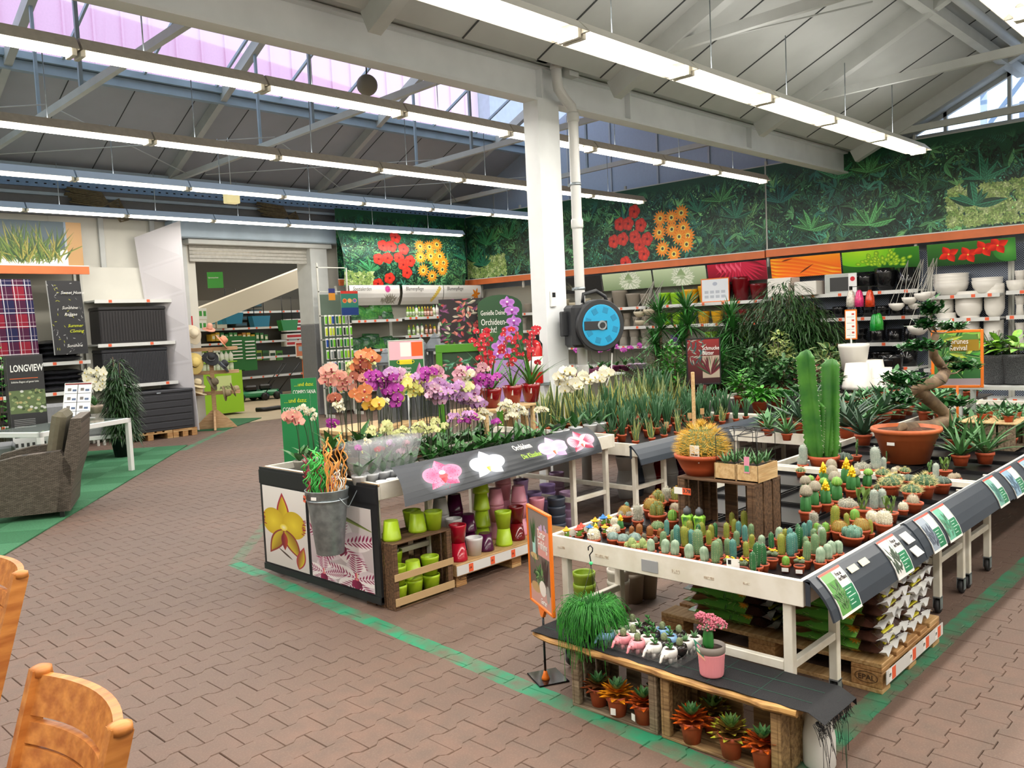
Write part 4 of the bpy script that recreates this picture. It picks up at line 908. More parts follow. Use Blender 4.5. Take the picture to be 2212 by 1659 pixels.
def card_print(k):
 R = Ras(170, 220, '2a7d55'); R.rect(0, 0, 170, 12, 'f2f0ea'); R.rect(0, 0, 5, 220, 'f2f0ea'); R.rect(165, 0, 170, 220, 'f2f0ea'); R.rect(0, 208, 170, 220, 'e0503a'); r = random.Random(k)
 R.rect(5, 12, 85, 208, ['5f9a4c', 'e2e2de', '9aa6b4', '6fb89c', '7fb6a8', '8fb0c8', '9fc0d0'][k])
 for j in range(26):
  a = r.uniform(.9, 2.2); R.leaf(r.uniform(15, 75), r.uniform(20, 120), a, r.uniform(30, 80), r.uniform(8, 22), ['3f7a34', '5a6a58', '6a7484', '3a8a6a', '4f8a80', '5f7f98', '7a98a8'][k], vein='c8d8b0' if k in (0, 3) else None)
 R.rect(88, 118, 162, 206, 'f0eeea')
 for i, w in enumerate((52, 34, 60, 28, 40)): R.rect(95, 100 - i * 17, 95 + w, 104 - i * 17, 'cfe8d8')
 return R
inkm = mat('card_ink', '33302e', .6)
def bumper_card(b, u, k, lab, w=.20):
 """card lying on the curved strip; u = offset along the strip from its centre"""
 pr = [(.036, .012), (.068, -.019), (.098, -.058), (.121, -.099), (.137, -.147)]
 q = MB(); pm = MATS.get('card%d' % k) or pmat('card%d' % k, card_print(k), rough=.3)
 for i in range(4):
  t0, t1 = 1 - i / 4, 1 - (i + 1) / 4; (a0, c0), (a1, c1) = pr[i], pr[i + 1]; x0, x1 = u - w / 2, u + w / 2
  q.quad((x0, -a1, c1), (x1, -a1, c1), (x1, -a0, c0), (x0, -a0, c0), m=pm); q.uv[len(q.f) - 1] = [(0, t1), (1, t1), (1, t0), (0, t0)]
 for i in range(4):
  (a0, c0), (a1, c1) = pr[i], pr[i + 1]; x0, x1 = u - w / 2, u + w / 2; q.add([(x0, -a0 + .003, c0 - .002), (x1, -a0 + .003, c0 - .002), (x1, -a1 + .003, c1 - .002), (x0, -a1 + .003, c1 - .002)], [(0, 1, 2, 3)], lipw)
 o = obj('plant_card', q, None, label=lab, cat='card'); o.location = b.location
 if k in (0, 1): text('Preis an\nder Pflanze', .026, inkm, o, (u + .012, -.066, -.012), (math.radians(46), 0, 0), sx=.62)
 return o
b1 = bumper(3.2, 4.3, 1.5, .69, 'slate display strip on the aisle edge of the near cactus table end')
b2 = bumper(4.28, 5.9, 1.5, .698, 'slate display strip joining the cactus table to the bonsai table')
b3 = bumper(5.88, 8.0, 1.5, .69, 'slate display strip on the aisle edge of the bonsai table')
b4 = bumper(8.02, 10.4, 1.5, .698, 'slate display strip at the right photo edge')
bumper_card(b1, 3.36 - 3.75, 0, 'green card with a cactus photo at the near end of the slate strip')
bumper_card(b1, 3.98 - 3.75, 1, 'white card showing a spiny cactus, second along the slate strip')
bumper_card(b2, 4.47 - 5.09, 2, 'grey blue card with a succulent photo on the middle slate strip')
bumper_card(b2, 4.72 - 5.09, 3, 'pale green card with an aloe photo on the middle slate strip')
bumper_card(b2, 5.66 - 5.09, 4, 'lone bluish card near the far end of the middle slate strip')
bumper_card(b3, 6.06 - 6.94, 5, 'bluish card at the start of the far slate strip', w=.26)
bumper_card(b3, 6.5 - 6.94, 6, 'pale blue card at the right photo edge', w=.26)
for k, (u, v) in enumerate(((3.52, 0), (3.64, 0))):
 q = MB(); q.box(-.04, -.001, -.03, .04, .001, 0); o = obj('sticker_remnant', q, b1, mat('sticker', 'd8d2b8', .6)); o.location = (u - 3.75 + .02, -.055, -.009); o.rotation_euler = (-.85, 0, 0)
for k in range(2):
 q = MB(); q.box(-.045, -.002, -.03, .045, .002, .03); o = obj('blank_tag', q, b1, mat('blank_tag', 'd6d6d2', .5)); o.location = (4.18 - 3.75, -.07 - .04 * k, -.025 - .055 * k); o.rotation_euler = (-.9, 0, 0)
# pallets
pw_ = [wood('pallet_wood', 'b98f5c', '94683c'), wood('pallet_wood_pale', 'c9a676', 'a8824f')]
def pallet(lab, x0, y0, lx=.8, ly=1.2, brand=True, front=None, h=.144):
 """long boards run along y; 3 x 3 blocks"""
 t = thing('pallet', lab, 'pallet', (x0, y0, 0)); W = pw_[0]; W2 = pw_[1]
 def bd(nm, *a): q = MB(); q.bbox(*a, b=.003); obj(nm, q, t, W if rnd.random() < .5 else W2)
 ws = [.145, .1, .145, .1, .145] if lx > .7 else [.1] * 5; gaps = (lx - sum(ws)) / 4; x = 0
 for w in ws: bd('top_board', x, 0, h - .022, x + w, ly, h); x += w + gaps
 for y in (0, ly / 2 - .0725, ly - .145): bd('cross_board', 0, y, h - .044, lx, y + .145, h - .023)
 for x in (0, lx / 2 - .05, lx - .1):
  bd('bottom_board', x, 0, 0, x + .1, ly, .022)
  for y in (0, ly / 2 - .0725, ly - .145):
   q = MB(); q.bbox(x, y, .023, x + .1, y + .145, h - .045, b=.003); obj('block', q, t, W)
 return t
stamp = mat('stamp_ink', '3a2416', .7)
p1 = pallet('wooden pallet under the stack of brown and green soil bags', 3.855, 1.435)
def epal(par, loc, rot, s=.05):
 text('EPAL', s, stamp, par, loc, rot, align='CENTER'); q = MB()
 n = 24; T = Matrix.Translation(loc) @ Euler(rot).to_matrix().to_4x4()
 ri = [T @ Vector((math.cos(2 * PI * k / n) * s * 1.45, s * .36 + math.sin(2 * PI * k / n) * s * .72, 0)) for k in range(n + 1)]; q.tube(ri, .0013, n=4, cap=False)
 obj('stamp_ring', q, par, stamp)
epal(p1, (-.002, .0725, .055), (PI / 2, 0, -PI / 2), .036)
q = MB(); q.box(-.005, -.022, .055, .785, -.018, .118, mat('price_strip', 'dcdcda', .4)); st_ = obj('price_strip', q, p1)
for k, x in enumerate((.06, .33, .52, .7)):
 q = MB(); q.box(x, -.0235, .06, x + .045, -.0222, .115); obj('orange_tag', q, st_, tagm); q = MB(); q.box(x - .04, -.0235, .06, x - .003, -.0222, .115); obj('white_tag', q, st_, lipw)
 text('1.99' if k % 2 else '8.99', .022, inkm, st_, (x - .038, -.0238, .083), (PI / 2, 0, 0), sx=.6)
# soil bags on it
def bag_print(kind):
 R = Ras(256, 64, '1f3a1c'); r = random.Random(5)
 if kind:
  R.grad('6fae48', '3a7a34')
  for k in range(40): R.leaf(r.uniform(0, 256), r.uniform(0, 64), r.uniform(0, 6.28), r.uniform(14, 34), r.uniform(3, 9), r.choice(['6fae4a', '8fc85a', 'a8d86c', '3f8a3c']), vein='a8c878')
  R.leaf(10, 40, -.1, 70, 30, 'a87a5a', '6a4a2c'); R.leaf(70, 36, -.3, 50, 24, '9a6a44', '5f7a34')
  for k in range(10): R.leaf(190, 32, k * .63, 18, 7, 'e8b84a', 'c88a2c')
  R.disc(190, 32, 6, 6, 'e8902c')
 else:
  R.rect(0, 0, 256, 64, '33201a'); R.noise(.5, 3)
  for k in range(6): R.leaf(r.uniform(0, 250), r.uniform(8, 56), r.uniform(-.4, .4), 50, 8, '4a3026', '1c100c')
 return R
gb = pmat('bag_print_green', bag_print(True), rough=.25, coat=.3); eb = mat('bag_brown', '2e1c16', .22, col2='4a2e24', nscale=18, bump=.5, bscale=22)
yel = mat('bag_yellow_print', 'd8d02c', .4); bw = mat('bag_seam_white', 'e8e8e6', .3)
def flat_bag(seed):
 """length along y 0.5, width along x 0.36, height 0.06; local origin at centre bottom"""
 r = random.Random(seed); t = thing('soil_sack', 'sack', 'bag'); q = MB(); nx, ny = 8, 10; Lx, Ly, H = .36, .46, .072
 def pt(i, j, s):
  u, v = -1 + 2 * i / nx, -1 + 2 * j / ny; e = (max(0, 1 - abs(u) ** 4) ** .5) * (max(0, 1 - abs(v) ** 6) ** .5)
  return Vector((u * Lx / 2, v * Ly / 2, H / 2 + s * H / 2 * e + r.uniform(-.003, .003)))
 top = [[pt(i, j, 1) for i in range(nx + 1)] for j in range(ny + 1)]; bot = [[pt(i, j, -1) for i in range(nx + 1)] for j in range(ny + 1)]
 for j in range(ny):
  for i in range(nx):
   for g, rev in ((top, 0), (bot, 1)):
    p = [g[j][i], g[j][i + 1], g[j + 1][i + 1], g[j + 1][i]]; p = p[::-1] if rev else p
    q.add(p, [(0, 1, 2, 3)], gb if j > 1 else eb, True)
    vv = [((j if a in (0, 1) else j + 1) / ny, abs((i if a in (0, 3) else i + 1) / 2 % 2 - 1)) for a in range(4)]; vv = vv[::-1] if rev else vv; q.uv[len(q.f) - 1] = [(1 - a, b) for a, b in vv]
 obj('sack_body', q, t)
 q = MB(); g = []
 for s in (0, 1): g.append([Vector((-.17 + .34 * k / 12, -Ly / 2 + .012 - s * .045, H / 2 + .014 * math.sin(k * 1.7 + seed) * s + s * r.uniform(-.01, .012))) for k in range(13)])
 q.sheet(g, bw); q.sheet([[p + Vector((0, 0, -.002)) for p in row] for row in g[::-1]], bw); obj('seam', q, t)
 q = MB(); q.box(-.07, -Ly / 2 + .008, .022, .06, -Ly / 2 + .02, .05, yel, T=Matrix.Translation((0, 0, 0))); obj('yellow_print', q, t)
 text('TORFFREI' if False else 'PFLANZERDE', .016, inkm, t, (-.065, -Ly / 2 + .0075, .03), (PI / 2, 0, 0), name='print_lettering', sx=.75)
 return t
SK = [Stock(lambda s=s: flat_bag(s)) for s in (1, 2, 3)]
nl = 0
for cx, cy, n, ph in ((4.05, 1.70, 7, 'front left pile'), (4.45, 1.71, 8, 'front right pile'), (4.05, 2.26, 7, 'rear left pile'), (4.44, 2.3, 7, 'rear right pile')):
 for k in range(n):
  SK[rnd.randrange(3)].put((cx + rnd.uniform(-.015, .015), cy + rnd.uniform(-.015, .02), .146 + k * .058), rz=rnd.uniform(-.06, .06), label=f'green and brown soil sack, {ORD[k]} up in the {ph} on the pallet', group='soil sacks on the pallet')
p2 = pallet('wooden pallet with flower pots under the orchid table', 3.78, 4.24, 1.2, .8)
epal(p2, (.07, -.002, .055), (PI / 2, 0, 0), .036)
q = MB(); q.bbox(-.02, -.03, .08, 1.2, .78, .165, pw_[1]); obj('pot_platform', q, p2)
q = MB(); q.box(-.02, -.036, .09, 1.2, -.032, .155, mat('price_strip', 'dcdcda')); st_ = obj('price_strip', q, p2)
for k in range(6):
 x = .09 + k * .21; q = MB(); q.box(x, -.0385, .095, x + .04, -.0365, .15); obj('orange_tag', q, st_, tagm); text('1.99', .02, inkm, st_, (x + .003, -.039, .115), (PI / 2, 0, 0), sx=.6)
# wooden crates
def crate(lab, loc, L_, W_, H_, axis='z', n=3, m1=None, open_='z', rz=0, slats=3):
 """slatted crate, box L x W x H, open on the side open_ ('z' top, '-y' front)"""
 t = thing('wooden_crate', lab, 'crate', loc, rz); m1 = m1 or wood('crate_wood', '8a6a4a', '5e4430'); th = .012
 def s(*a): q = MB(); q.bbox(*a, b=.002); obj('slat', q, t, m1)
 g = .014
 def along(lo, hi, k, g=g): w = (hi - lo - g * (k - 1)) / k; return [(lo + i * (w + g), lo + i * (w + g) + w) for i in range(k)]
 if open_ != '-y':
  for a, b in along(0, H_, slats): s(0, 0, a, L_, th, b)
 for a, b in (along(0, L_, 4, .05) if open_ == '-y' else []): s(a, W_ - th, 0, b, W_, H_)
 for a, b in (along(0, H_, slats) if open_ != '-y' else []): s(0, W_ - th, a, L_, W_, b)
 if open_ == '-y':
  for a, b in along(0.0, W_ - th, slats): s(0, a, H_ - th, L_, b, H_); s(0, a, 0, L_, b, th)
  for a, b in along(0, W_, slats): s(0, a, th, th, b, H_ - th); s(L_ - th, a, th, L_, b, H_ - th)
 else:
  for a, b in along(th, W_ - th, slats): s(0, a, 0, L_, b, th)
  for a, b in along(0, H_, slats): s(0, th, a, th, W_ - th, b); s(L_ - th, th, a, L_, W_ - th, b)
 for x in (th, L_ - th - .03):
  for y in ((th, W_ - th - .03) if open_ != '-y' else (0.0, W_ - th - .03)):
   q = MB(); q.bbox(x, y, th, x + .03, y + .03, H_ - th, b=.003); obj('corner_post', q, t, m1)
 return t
# ------------------------------------------------------------------ bench of two crates with a plank
palew = wood('crate_pale', 'a98a5e', '6f5436'); greyw = wood('crate_grey', '8f7f68', '5c4c3a'); darkw = wood('crate_dark', '6e5138', '453020')
# local x runs towards -Y (along the bench), front open side faces -X
c1 = crate('left wooden crate under the bench plank holding three red-edged succulents', (2.9, 2.49, 0), .47, .26, .27, open_='-y', m1=greyw, rz=-PI / 2)
c2 = crate('right wooden crate under the bench plank holding four succulents', (2.9, 2.0, 0), .54, .26, .27, open_='-y', m1=palew, rz=-PI / 2)
q = MB(); n = 22; top, bot = [], []
edge = [.012 * math.sin(k * 1.9) * .5 + rnd.uniform(-.006, .006) - (.03 if k in (0,) else 0) * -1 for k in range(n)]
bench = thing('bench_plank', 'rough live-edge plank bench top across two crates', 'plank', (2.87, 2.72, .272))
vs = [];
for k in range(n):
 y = -1.335 * k / (n - 1); e = edge[k]; zt = .032 - .004 * math.sin(k * .5)
 vs += [(e + .008, y, .002), (e - .004, y, .014), (e, y, zt - .006), (e + .012, y, zt), (.29, y, zt), (.29, y, 0)]
fs = []
for k in range(n - 1):
 for j in range(6): a = k * 6 + j; b = k * 6 + (j + 1) % 6; fs.append((a, b, b + 6, a + 6))
fs += [tuple(range(5, -1, -1)), tuple(range((n - 1) * 6, n * 6))]
q.add(vs, fs, wood('plank_live_edge', 'c79a5a', '7c5630', scale=(20, 3, 20)), False); obj('board', q, bench)
fab = mat('ground_fabric', '121317', .75, bump=.4, bscale=160)
q = MB(); g = []
for k in range(24):
 y = -1.44 * k / 23; z = .036; zz = 0 if k < 23 else -.03; g.append([Vector((.012 + .004 * math.sin(k * 2.3), y, z + zz)), Vector((.1, y, z + .001 + zz)), Vector((.2, y, z + .002 * math.sin(k) + zz)), Vector((.3, y, z + zz)), Vector((.305, y, z - .03 + zz))])
q.sheet(g, fab); q.sheet([[p + Vector((0, 0, -.0015)) for p in r_][::-1] for r_ in g], fab)
fabo = obj('ground_cover_fabric', q, None, label='black woven ground fabric laid over the bench plank', cat='fabric'); fabo.location = bench.location
q = MB()
for x in (.09, .2): q.tube([(x, -.02, .0375), (x, -1.36, .0385)], .0008, n=4)
for y in (-.75, -.95, -1.15): q.tube([(.02, y, .0375), (.29, y, .0385)], .0008, n=4)
obj('green_thread', q, fabo, mat('thread_green', '2f6a55', .7))
q = MB()
for k in range(110):
 x = rnd.uniform(.0, .3); y0 = -1.40; l = rnd.uniform(.02, .07) if k < 98 else rnd.uniform(.12, .24); q.tube([(x, y0, .0), (x + rnd.uniform(-.01, .01), y0 - .02, -l * .5), (x + rnd.uniform(-.02, .02), y0 - .015 - rnd.random() * .02, -l)], .0012, n=3)
o = obj('frayed_fringe', q, fabo, fab); o['kind'] = 'stuff'
q = MB()
for k in range(4): x = .2 + .012 * k; q.tube([(x, -1.41, .02), (x + .004, -1.425, -.1), (x + rnd.uniform(-.015, .015), -1.43, -.2 - .03 * k)], .001, n=3)
obj('loose_thread', q, fabo, mat('thread_green', '2f6a55'))
# white canister behind
jug = thing('canister', 'white translucent plastic canister on the floor behind the bench end', 'canister', (3.1, 1.4, 0))
q = MB(); q.lathe([(.058, 0), (.062, .01), (.062, .12), (.05, .19), (.03, .235), (.02, .25), (.02, .265)], None, 20); obj('body', q, jug, mat('canister_white', 'dfdfdb', .3))
q = MB(); q.lathe([(.024, .262), (.024, .285), (.001, .287)], None, 12); obj('cap', q, jug, lipw)
q = MB(); q.tube([(3.1, 1.53, .09), (3.22, 1.5, .1)], .05, n=14); obj('dark_pipe_end', q, None, mat('rubber', '2c2c2e'), label='dark round pipe end under the fabric at the bench end', cat='pipe')
# ------------------------------------------------------------------ plant parts
def leaf_mesh(name, L, W, m, n=5, curl=.0, fold=.12, shape=.8, tipz=0, m2=None, th=0, droop=0, edge=None, ed=.18):
 """blade in the x-z plane rising along +z, curling toward +x; edge: material of a pale rim"""
 q = MB(); rows = []
 for i in range(n + 1):
  t = i / n; w = W / 2 * max(.02, math.sin(PI * min(.995, max(.03, t ** shape * .97 + .03)))); x = curl * L * t * t; z = L * t - droop * L * t * t
  us = [-1, -1 + ed, 0, 1 - ed, 1] if edge else [-1, 0, 1]
  rows.append([Vector((x - fold * w * (1 - abs(u)) + th * 0, u * w, z)) for u in us])
 C_ = len(rows[0])
 for i in range(n):
  for j in range(C_ - 1):
   mm = edge if (edge and j in (0, C_ - 2)) else (m if i < n - 1 or not m2 else m2)
   q.add([rows[i][j], rows[i][j + 1], rows[i + 1][j + 1], rows[i + 1][j]], [(0, 1, 2, 3)], mm, True)
 if th:
  for i in range(n):
   for j in range(C_ - 1):
    f = lambda p, t: p + Vector((th * (1 - abs(2 * t - 1) ** 3) * (1 if j else 1), 0, 0))
    q.add([f(rows[i][j], i / n), f(rows[i + 1][j], (i + 1) / n), f(rows[i + 1][j + 1], (i + 1) / n), f(rows[i][j + 1], i / n)], [(0, 1, 2, 3)], m if i < n - 1 or not m2 else m2, True)
 return q.mesh(name)
def part(name, me, par, loc=(0, 0, 0), rot=(0, 0, 0), s=1, **kw):
 o = bpy.data.objects.new(name, me); COL.objects.link(o); o.parent = par; o.location = loc; o.rotation_euler = rot
 o.scale = (s,) * 3 if isinstance(s, (int, float)) else s
 for k, v in kw.items(): o[k] = v
 return o
tc_ = mat('terracotta', 'b4502c', .55, noise=.15, nscale=8); soil = mat('potting_soil', '3a2618', .9, noise=.4, nscale=60); bark = mat('bark_soil', '6a4022', .9, col2='3a2212', nscale=50, bump=.6, bscale=50)
def terracotta(r, h, par, m=tc_, sm_=soil, name='pot', fill=.9):
 q = MB(); q.lathe([(r * .68, 0), (r * .88, h * .76), (r * .885, h * .765), (r, h * .77), (r, h), (r * .93, h), (r * .9, h * .84)], m, 16)
 p = obj(name, q, par); q = MB(); q.lathe([(r * .9, h * (fill - .02)), (r * .5, h * fill), (.0001, h * (fill + .02))], sm_, 12); obj('soil', q, par); return p
# succulent rosettes: every leaf a part
def rosette(c_out, c_mid, c_in, R=.075, potr=.042, poth=.075, lab=''):
 t = thing('potted_succulent', lab, 'succulent'); terracotta(potr, poth, t, fill=.8)
 lm = [leaf_mesh('leaf', .8, .34, mat('succ_' + c, c, .35, noise=.12), 4, curl=.15, fold=-.25, shape=.62, m2=mat('succ_' + tcol, tcol, .35), th=.05) for c, tcol in ((c_out[0], c_out[1]), (c_mid, c_out[1]), (c_in, c_in))]
 for ring, (n, el, s, k) in enumerate(((9, 1.35, 1.25, 0), (9, 1.15, 1.15, 0), (8, .9, 1.0, 1), (7, .62, .85, 2), (5, .3, .65, 2))):
  for j in range(n):
   a = 2 * PI * (j + .5 * (ring % 2)) / n + rnd.uniform(-.1, .1)
   M_ = Matrix.Rotation(a, 4, 'Z') @ Matrix.Rotation(el + rnd.uniform(-.08, .08), 4, 'Y')
   part('leaf', lm[k], t, (0, 0, poth * .92 + .008 * ring), M_.to_euler(), R * s)
 return t
succ = {'or': Stock(lambda: rosette(('b4521e', 'e0661e'), 'b0481c', '5f9a5a')), 'ye': Stock(lambda: rosette(('d88a1c', 'f0a020'), 'd87a1a', '6aa06a')), 'gr': Stock(lambda: rosette(('7a5a2c', 'b8b83a'), '8a6a2c', '6f9a50')), 'rd': Stock(lambda: rosette(('7a4a2c', '8a4020'), '6f6a34', '5f9a60'))}
SG = 'red and yellow edged succulents in the bench crates'
for k, x, y, s, lab in (('rd', 2.99, 2.38, 1, 'brownish green rosette succulent at the left end of the left crate'), ('ye', 2.965, 2.255, 1.08, 'golden yellow rosette succulent with a price label in the left crate'), ('or', 2.975, 2.12, 1.02, 'orange edged rosette succulent at the right front of the left crate'), ('rd', 3.08, 2.13, .95, 'dark green rosette succulent at the back of the left crate'),
      ('or', 2.96, 1.87, 1.05, 'orange edged rosette succulent at the left of the right crate'), ('gr', 3.08, 1.84, 1.05, 'green brown rosette succulent at the back of the right crate'), ('gr', 2.955, 1.685, 1.1, 'yellow green edged rosette succulent in the middle of the right crate'), ('or', 2.96, 1.55, 1.05, 'rust edged rosette succulent at the right end of the right crate')):
 succ[k].put((x - .03, y, .013), rz=rnd.random() * 6, sc_=s * 1.15, label=lab, group=SG)
for (x, y, rz) in ((2.888, 2.245, .3), (2.9, 2.145, -.3)):
 q = MB(); q.box(-.0008, -.012, .02, .0008, .012, .05); o = obj('price_label', q, None, lipw, label='small white barcode label stuck on a pot in the left crate, ' + ('on the yellow succulent' if y > 2.2 else 'on the orange succulent'), cat='label'); o.location = (x, y, .01); o.rotation_euler = (0, 0, rz)
# hanging rhipsalis set on the bench
rh = thing('hanging_plant', 'drooping green rhipsalis with a black hanger standing on the bench', 'plant', (2.99, 2.42, .31))
q = MB(); q.lathe([(.06, 0), (.075, .11), (.08, .115), (.08, .12), (.001, .11)], None, 16); obj('pot', q, rh, blackp)
q = MB()
for k in range(900):
 a = rnd.random() * 6.283; r0 = rnd.random() ** .5 * .05; R1 = rnd.uniform(.06, .155); h = rnd.uniform(.01, .07); d = rnd.uniform(.02, .17) * (1.0 if R1 > .09 else .4); b = a + rnd.uniform(-.7, .7)
 if abs(a - PI) < .5 and rnd.random() < .12: d += .08
 p0 = Vector((r0 * math.cos(a), r0 * math.sin(a), .11)); p2 = Vector((R1 * .8 * math.cos(b), R1 * .8 * math.sin(b), .12 + h)); p3 = Vector((R1 * math.cos(b) * 1.08, R1 * math.sin(b) * 1.08, .12 + h - d * .6)); p4 = p3 + Vector((rnd.uniform(-.02, .02), rnd.uniform(-.02, .02), -d * .7))
 q.tube([p0, (p0 + p2) / 2 + Vector((0, 0, .02)), p2, p3, p4], .0013, n=3, cap=False)
o = obj('foliage', q, rh, mat('rhipsalis', '3f9a34', .45, col2='26702a', nscale=30)); o['kind'] = 'stuff'
q = MB()
for a in (.5, 2.6, 4.7): q.tube([(.075 * math.cos(a), .075 * math.sin(a), .115), (0, 0, .34)], .0015, n=4)
q.tube([(0, 0, .34), (0, 0, .36), (.0, .006, .39), (0, -.012, .41), (0, -.014, .425), (0, 0, .435), (0, .012, .425), (0, .012, .41)], .003, n=6); obj('hanger', q, rh, blackp)
q = MB(); q.sphere((0, 0, .352), .009, None, 8, 6); obj('hanger_knob', q, rh, mat('mint', '4fe090', .4))
# poster stand
stn = thing('poster_stand', 'orange framed spring poster stand on a thin metal pole beside the bench', 'sign', (3.03, 2.77, 0), 0)
q = MB(); q.bbox(-.11, -.06, 0, .07, .1, .008, b=.003); obj('base_plate', q, stn, mat('glossy_black', '0f1012', .08))
q = MB(); q.lathe([(.022, .008), (.018, .02), (.012, .035), (.008, .05)], None, 12); obj('pole_socket', q, stn, ofr)
q = MB(); q.tube([(0, 0, .04), (0, 0, .36)], .006, n=8); obj('pole', q, stn, mat('dark_steel', '3a3c40', .25, metal=.8))
stn.rotation_euler = (0, 0, -2.04)
SW, SH, S0 = .31, .50, .365
q = MB(); bw_ = .016
for a in ((-SW / 2, 0, -SW / 2 + bw_, SH), (SW / 2 - bw_, 0, SW / 2, SH), (-SW / 2 + bw_, 0, SW / 2 - bw_, bw_), (-SW / 2 + bw_, SH - bw_, SW / 2 - bw_, SH)): q.bbox(a[0], -.009, S0 + a[1], a[2], .009, S0 + a[3], b=.004)
q.prism([(-.04, 0), (.04, 0), (.012, -.04), (-.012, -.04)], -.008, .008, T=Matrix.Translation((0, 0, S0)) @ Matrix.Rotation(PI / 2, 4, 'X')); obj('frame', q, stn, ofr)
R = Ras(220, 360, '6f625e'); R.grad('8a7d78', '5a4a44')
R.rect(0, 0, 220, 60, 'c89a90'); R.disc(60, 60, 50, 20, 'b9986a'); R.rect(38, 190, 70, 260, 'a9d8d0'); R.disc(55, 180, 45, 12, 'c8a878')
for k in range(30): R.leaf(45 + rnd.gauss(0, 6), 230, rnd.uniform(1.2, 2.0), rnd.uniform(60, 120), 6, '3a6a34', '1c3a20')
R.rect(95, 195, 220, 300, 'd89a94')
for k in range(40): R.leaf(110 + rnd.gauss(0, 25), 120 + rnd.gauss(0, 20), rnd.random() * 6.28, 40, 10, rnd.choice(['4f8a4a', '7fb06a', '2f5a34']))
for k in range(12): R.leaf(165 + rnd.gauss(0, 10), 90, rnd.uniform(1.1, 2.0), 110, 9, '4a2c30', '2a181c')
R.disc(130, 70, 34, 30, 'e9e2da'); R.rect(96, 70, 164, 84, 'e9e2da'); R.disc(185, 60, 18, 34, '9a9690')
for k in range(8): R.disc(150 + rnd.gauss(0, 14), 305 + rnd.gauss(0, 8), 8, 8, 'c8a8d0')
pr_ = print_sheet('print', pmat('spring_print', R), (-SW / 2 + bw_, -.004, S0 + bw_), (SW / 2 - bw_, -.004, S0 + bw_), (SW / 2 - bw_, -.004, S0 + SH - bw_), (-SW / 2 + bw_, -.004, S0 + SH - bw_), stn)
text('Zarter\nFrühling', .062, lipw, pr_, (-.012, -.006, S0 + .36), (PI / 2, 0, 0), sx=.62)
text('Garten', .04, lipw, pr_, (.0, -.006, S0 + .03), (PI / 2, 0, 0), sx=.7)
# pink planter with crested grafted cactus
pp = thing('potted_cactus', 'crested pink cactus in a ribbed pink planter with grey rim on the bench', 'cactus', (2.96, 1.785, .31))
rib = lambda a, r, z: r * (1 + .02 * math.cos(28 * a) * (1 if .01 < z < .098 else 0) * (1 if int(z * 150) % 2 else .55))
q = MB(); q.lathe([(.044, 0), (.047, .004)] + [(.048 + .006 * k / 12, .006 + .092 * k / 12) for k in range(13)] , mat('planter_pink', 'e8929a', .5), 84, fn=rib); obj('pot', q, pp)
q = MB(); q.lathe([(.0555, .098), (.057, .1), (.058, .128), (.052, .128), (.05, .112), (.0001, .112)], None, 30); obj('grey_rim', q, pp, mat('rim_grey', '7c736c', .5)); q = MB(); q.lathe([(.049, .113), (.0001, .117)], None, 14); obj('soil', q, pp, soil)
q = MB(); q.lathe([(.012, .11), (.02, .13), (.018, .17), (.013, .2)], None, 12, Matrix.Translation((-.01, 0, 0)), fn=lambda a, r, z: r * (1 + .45 * math.cos(3 * a))); obj('grafted_stem', q, pp, mat('euph_green', '2f7a34', .4))
def crest(q, c, R, m1, m2):
 for k in range(90):
  a = rnd.random() * 6.283; e = rnd.uniform(.1, 1.4); d = Vector((math.cos(a) * math.sin(e), math.sin(a) * math.sin(e), math.cos(e))); L = R * rnd.uniform(.8, 1.1); p = Vector(c)
  q.tube([p + d * L * .3, p + d * L * .8], [.004, .003], m1, 4); q.sphere(p + d * L, .0045, m2, 5, 4)
q = MB(); m1, m2 = mat('crest_grey', 'a8b098', .6), mat('crest_pink', 'c46a7c', .6)
for c, R in (((-.01, 0, .19), .045), ((.0, -.035, .205), .036), ((-.02, .03, .235), .024), ((.0, 0, .21), .04)): crest(q, c, R, m1, m2)
obj('crest', q, pp)
q = MB(); q.box(-.0008, -.02, -.028, .0008, .02, .03); R = Ras(60, 90, '3f8a70'); R.rect(0, 0, 60, 18, 'e8a890'); R.disc(35, 65, 18, 14, 'e8a8b8'); R.disc(20, 38, 14, 10, 'c8e0b0')
tg = print_sheet('plant_tag', pmat('tag_print', R), (-.055, .03, .095), (-.055, -.005, .075), (-.052, .015, .135), (-.052, .05, .155), pp, th=.001)
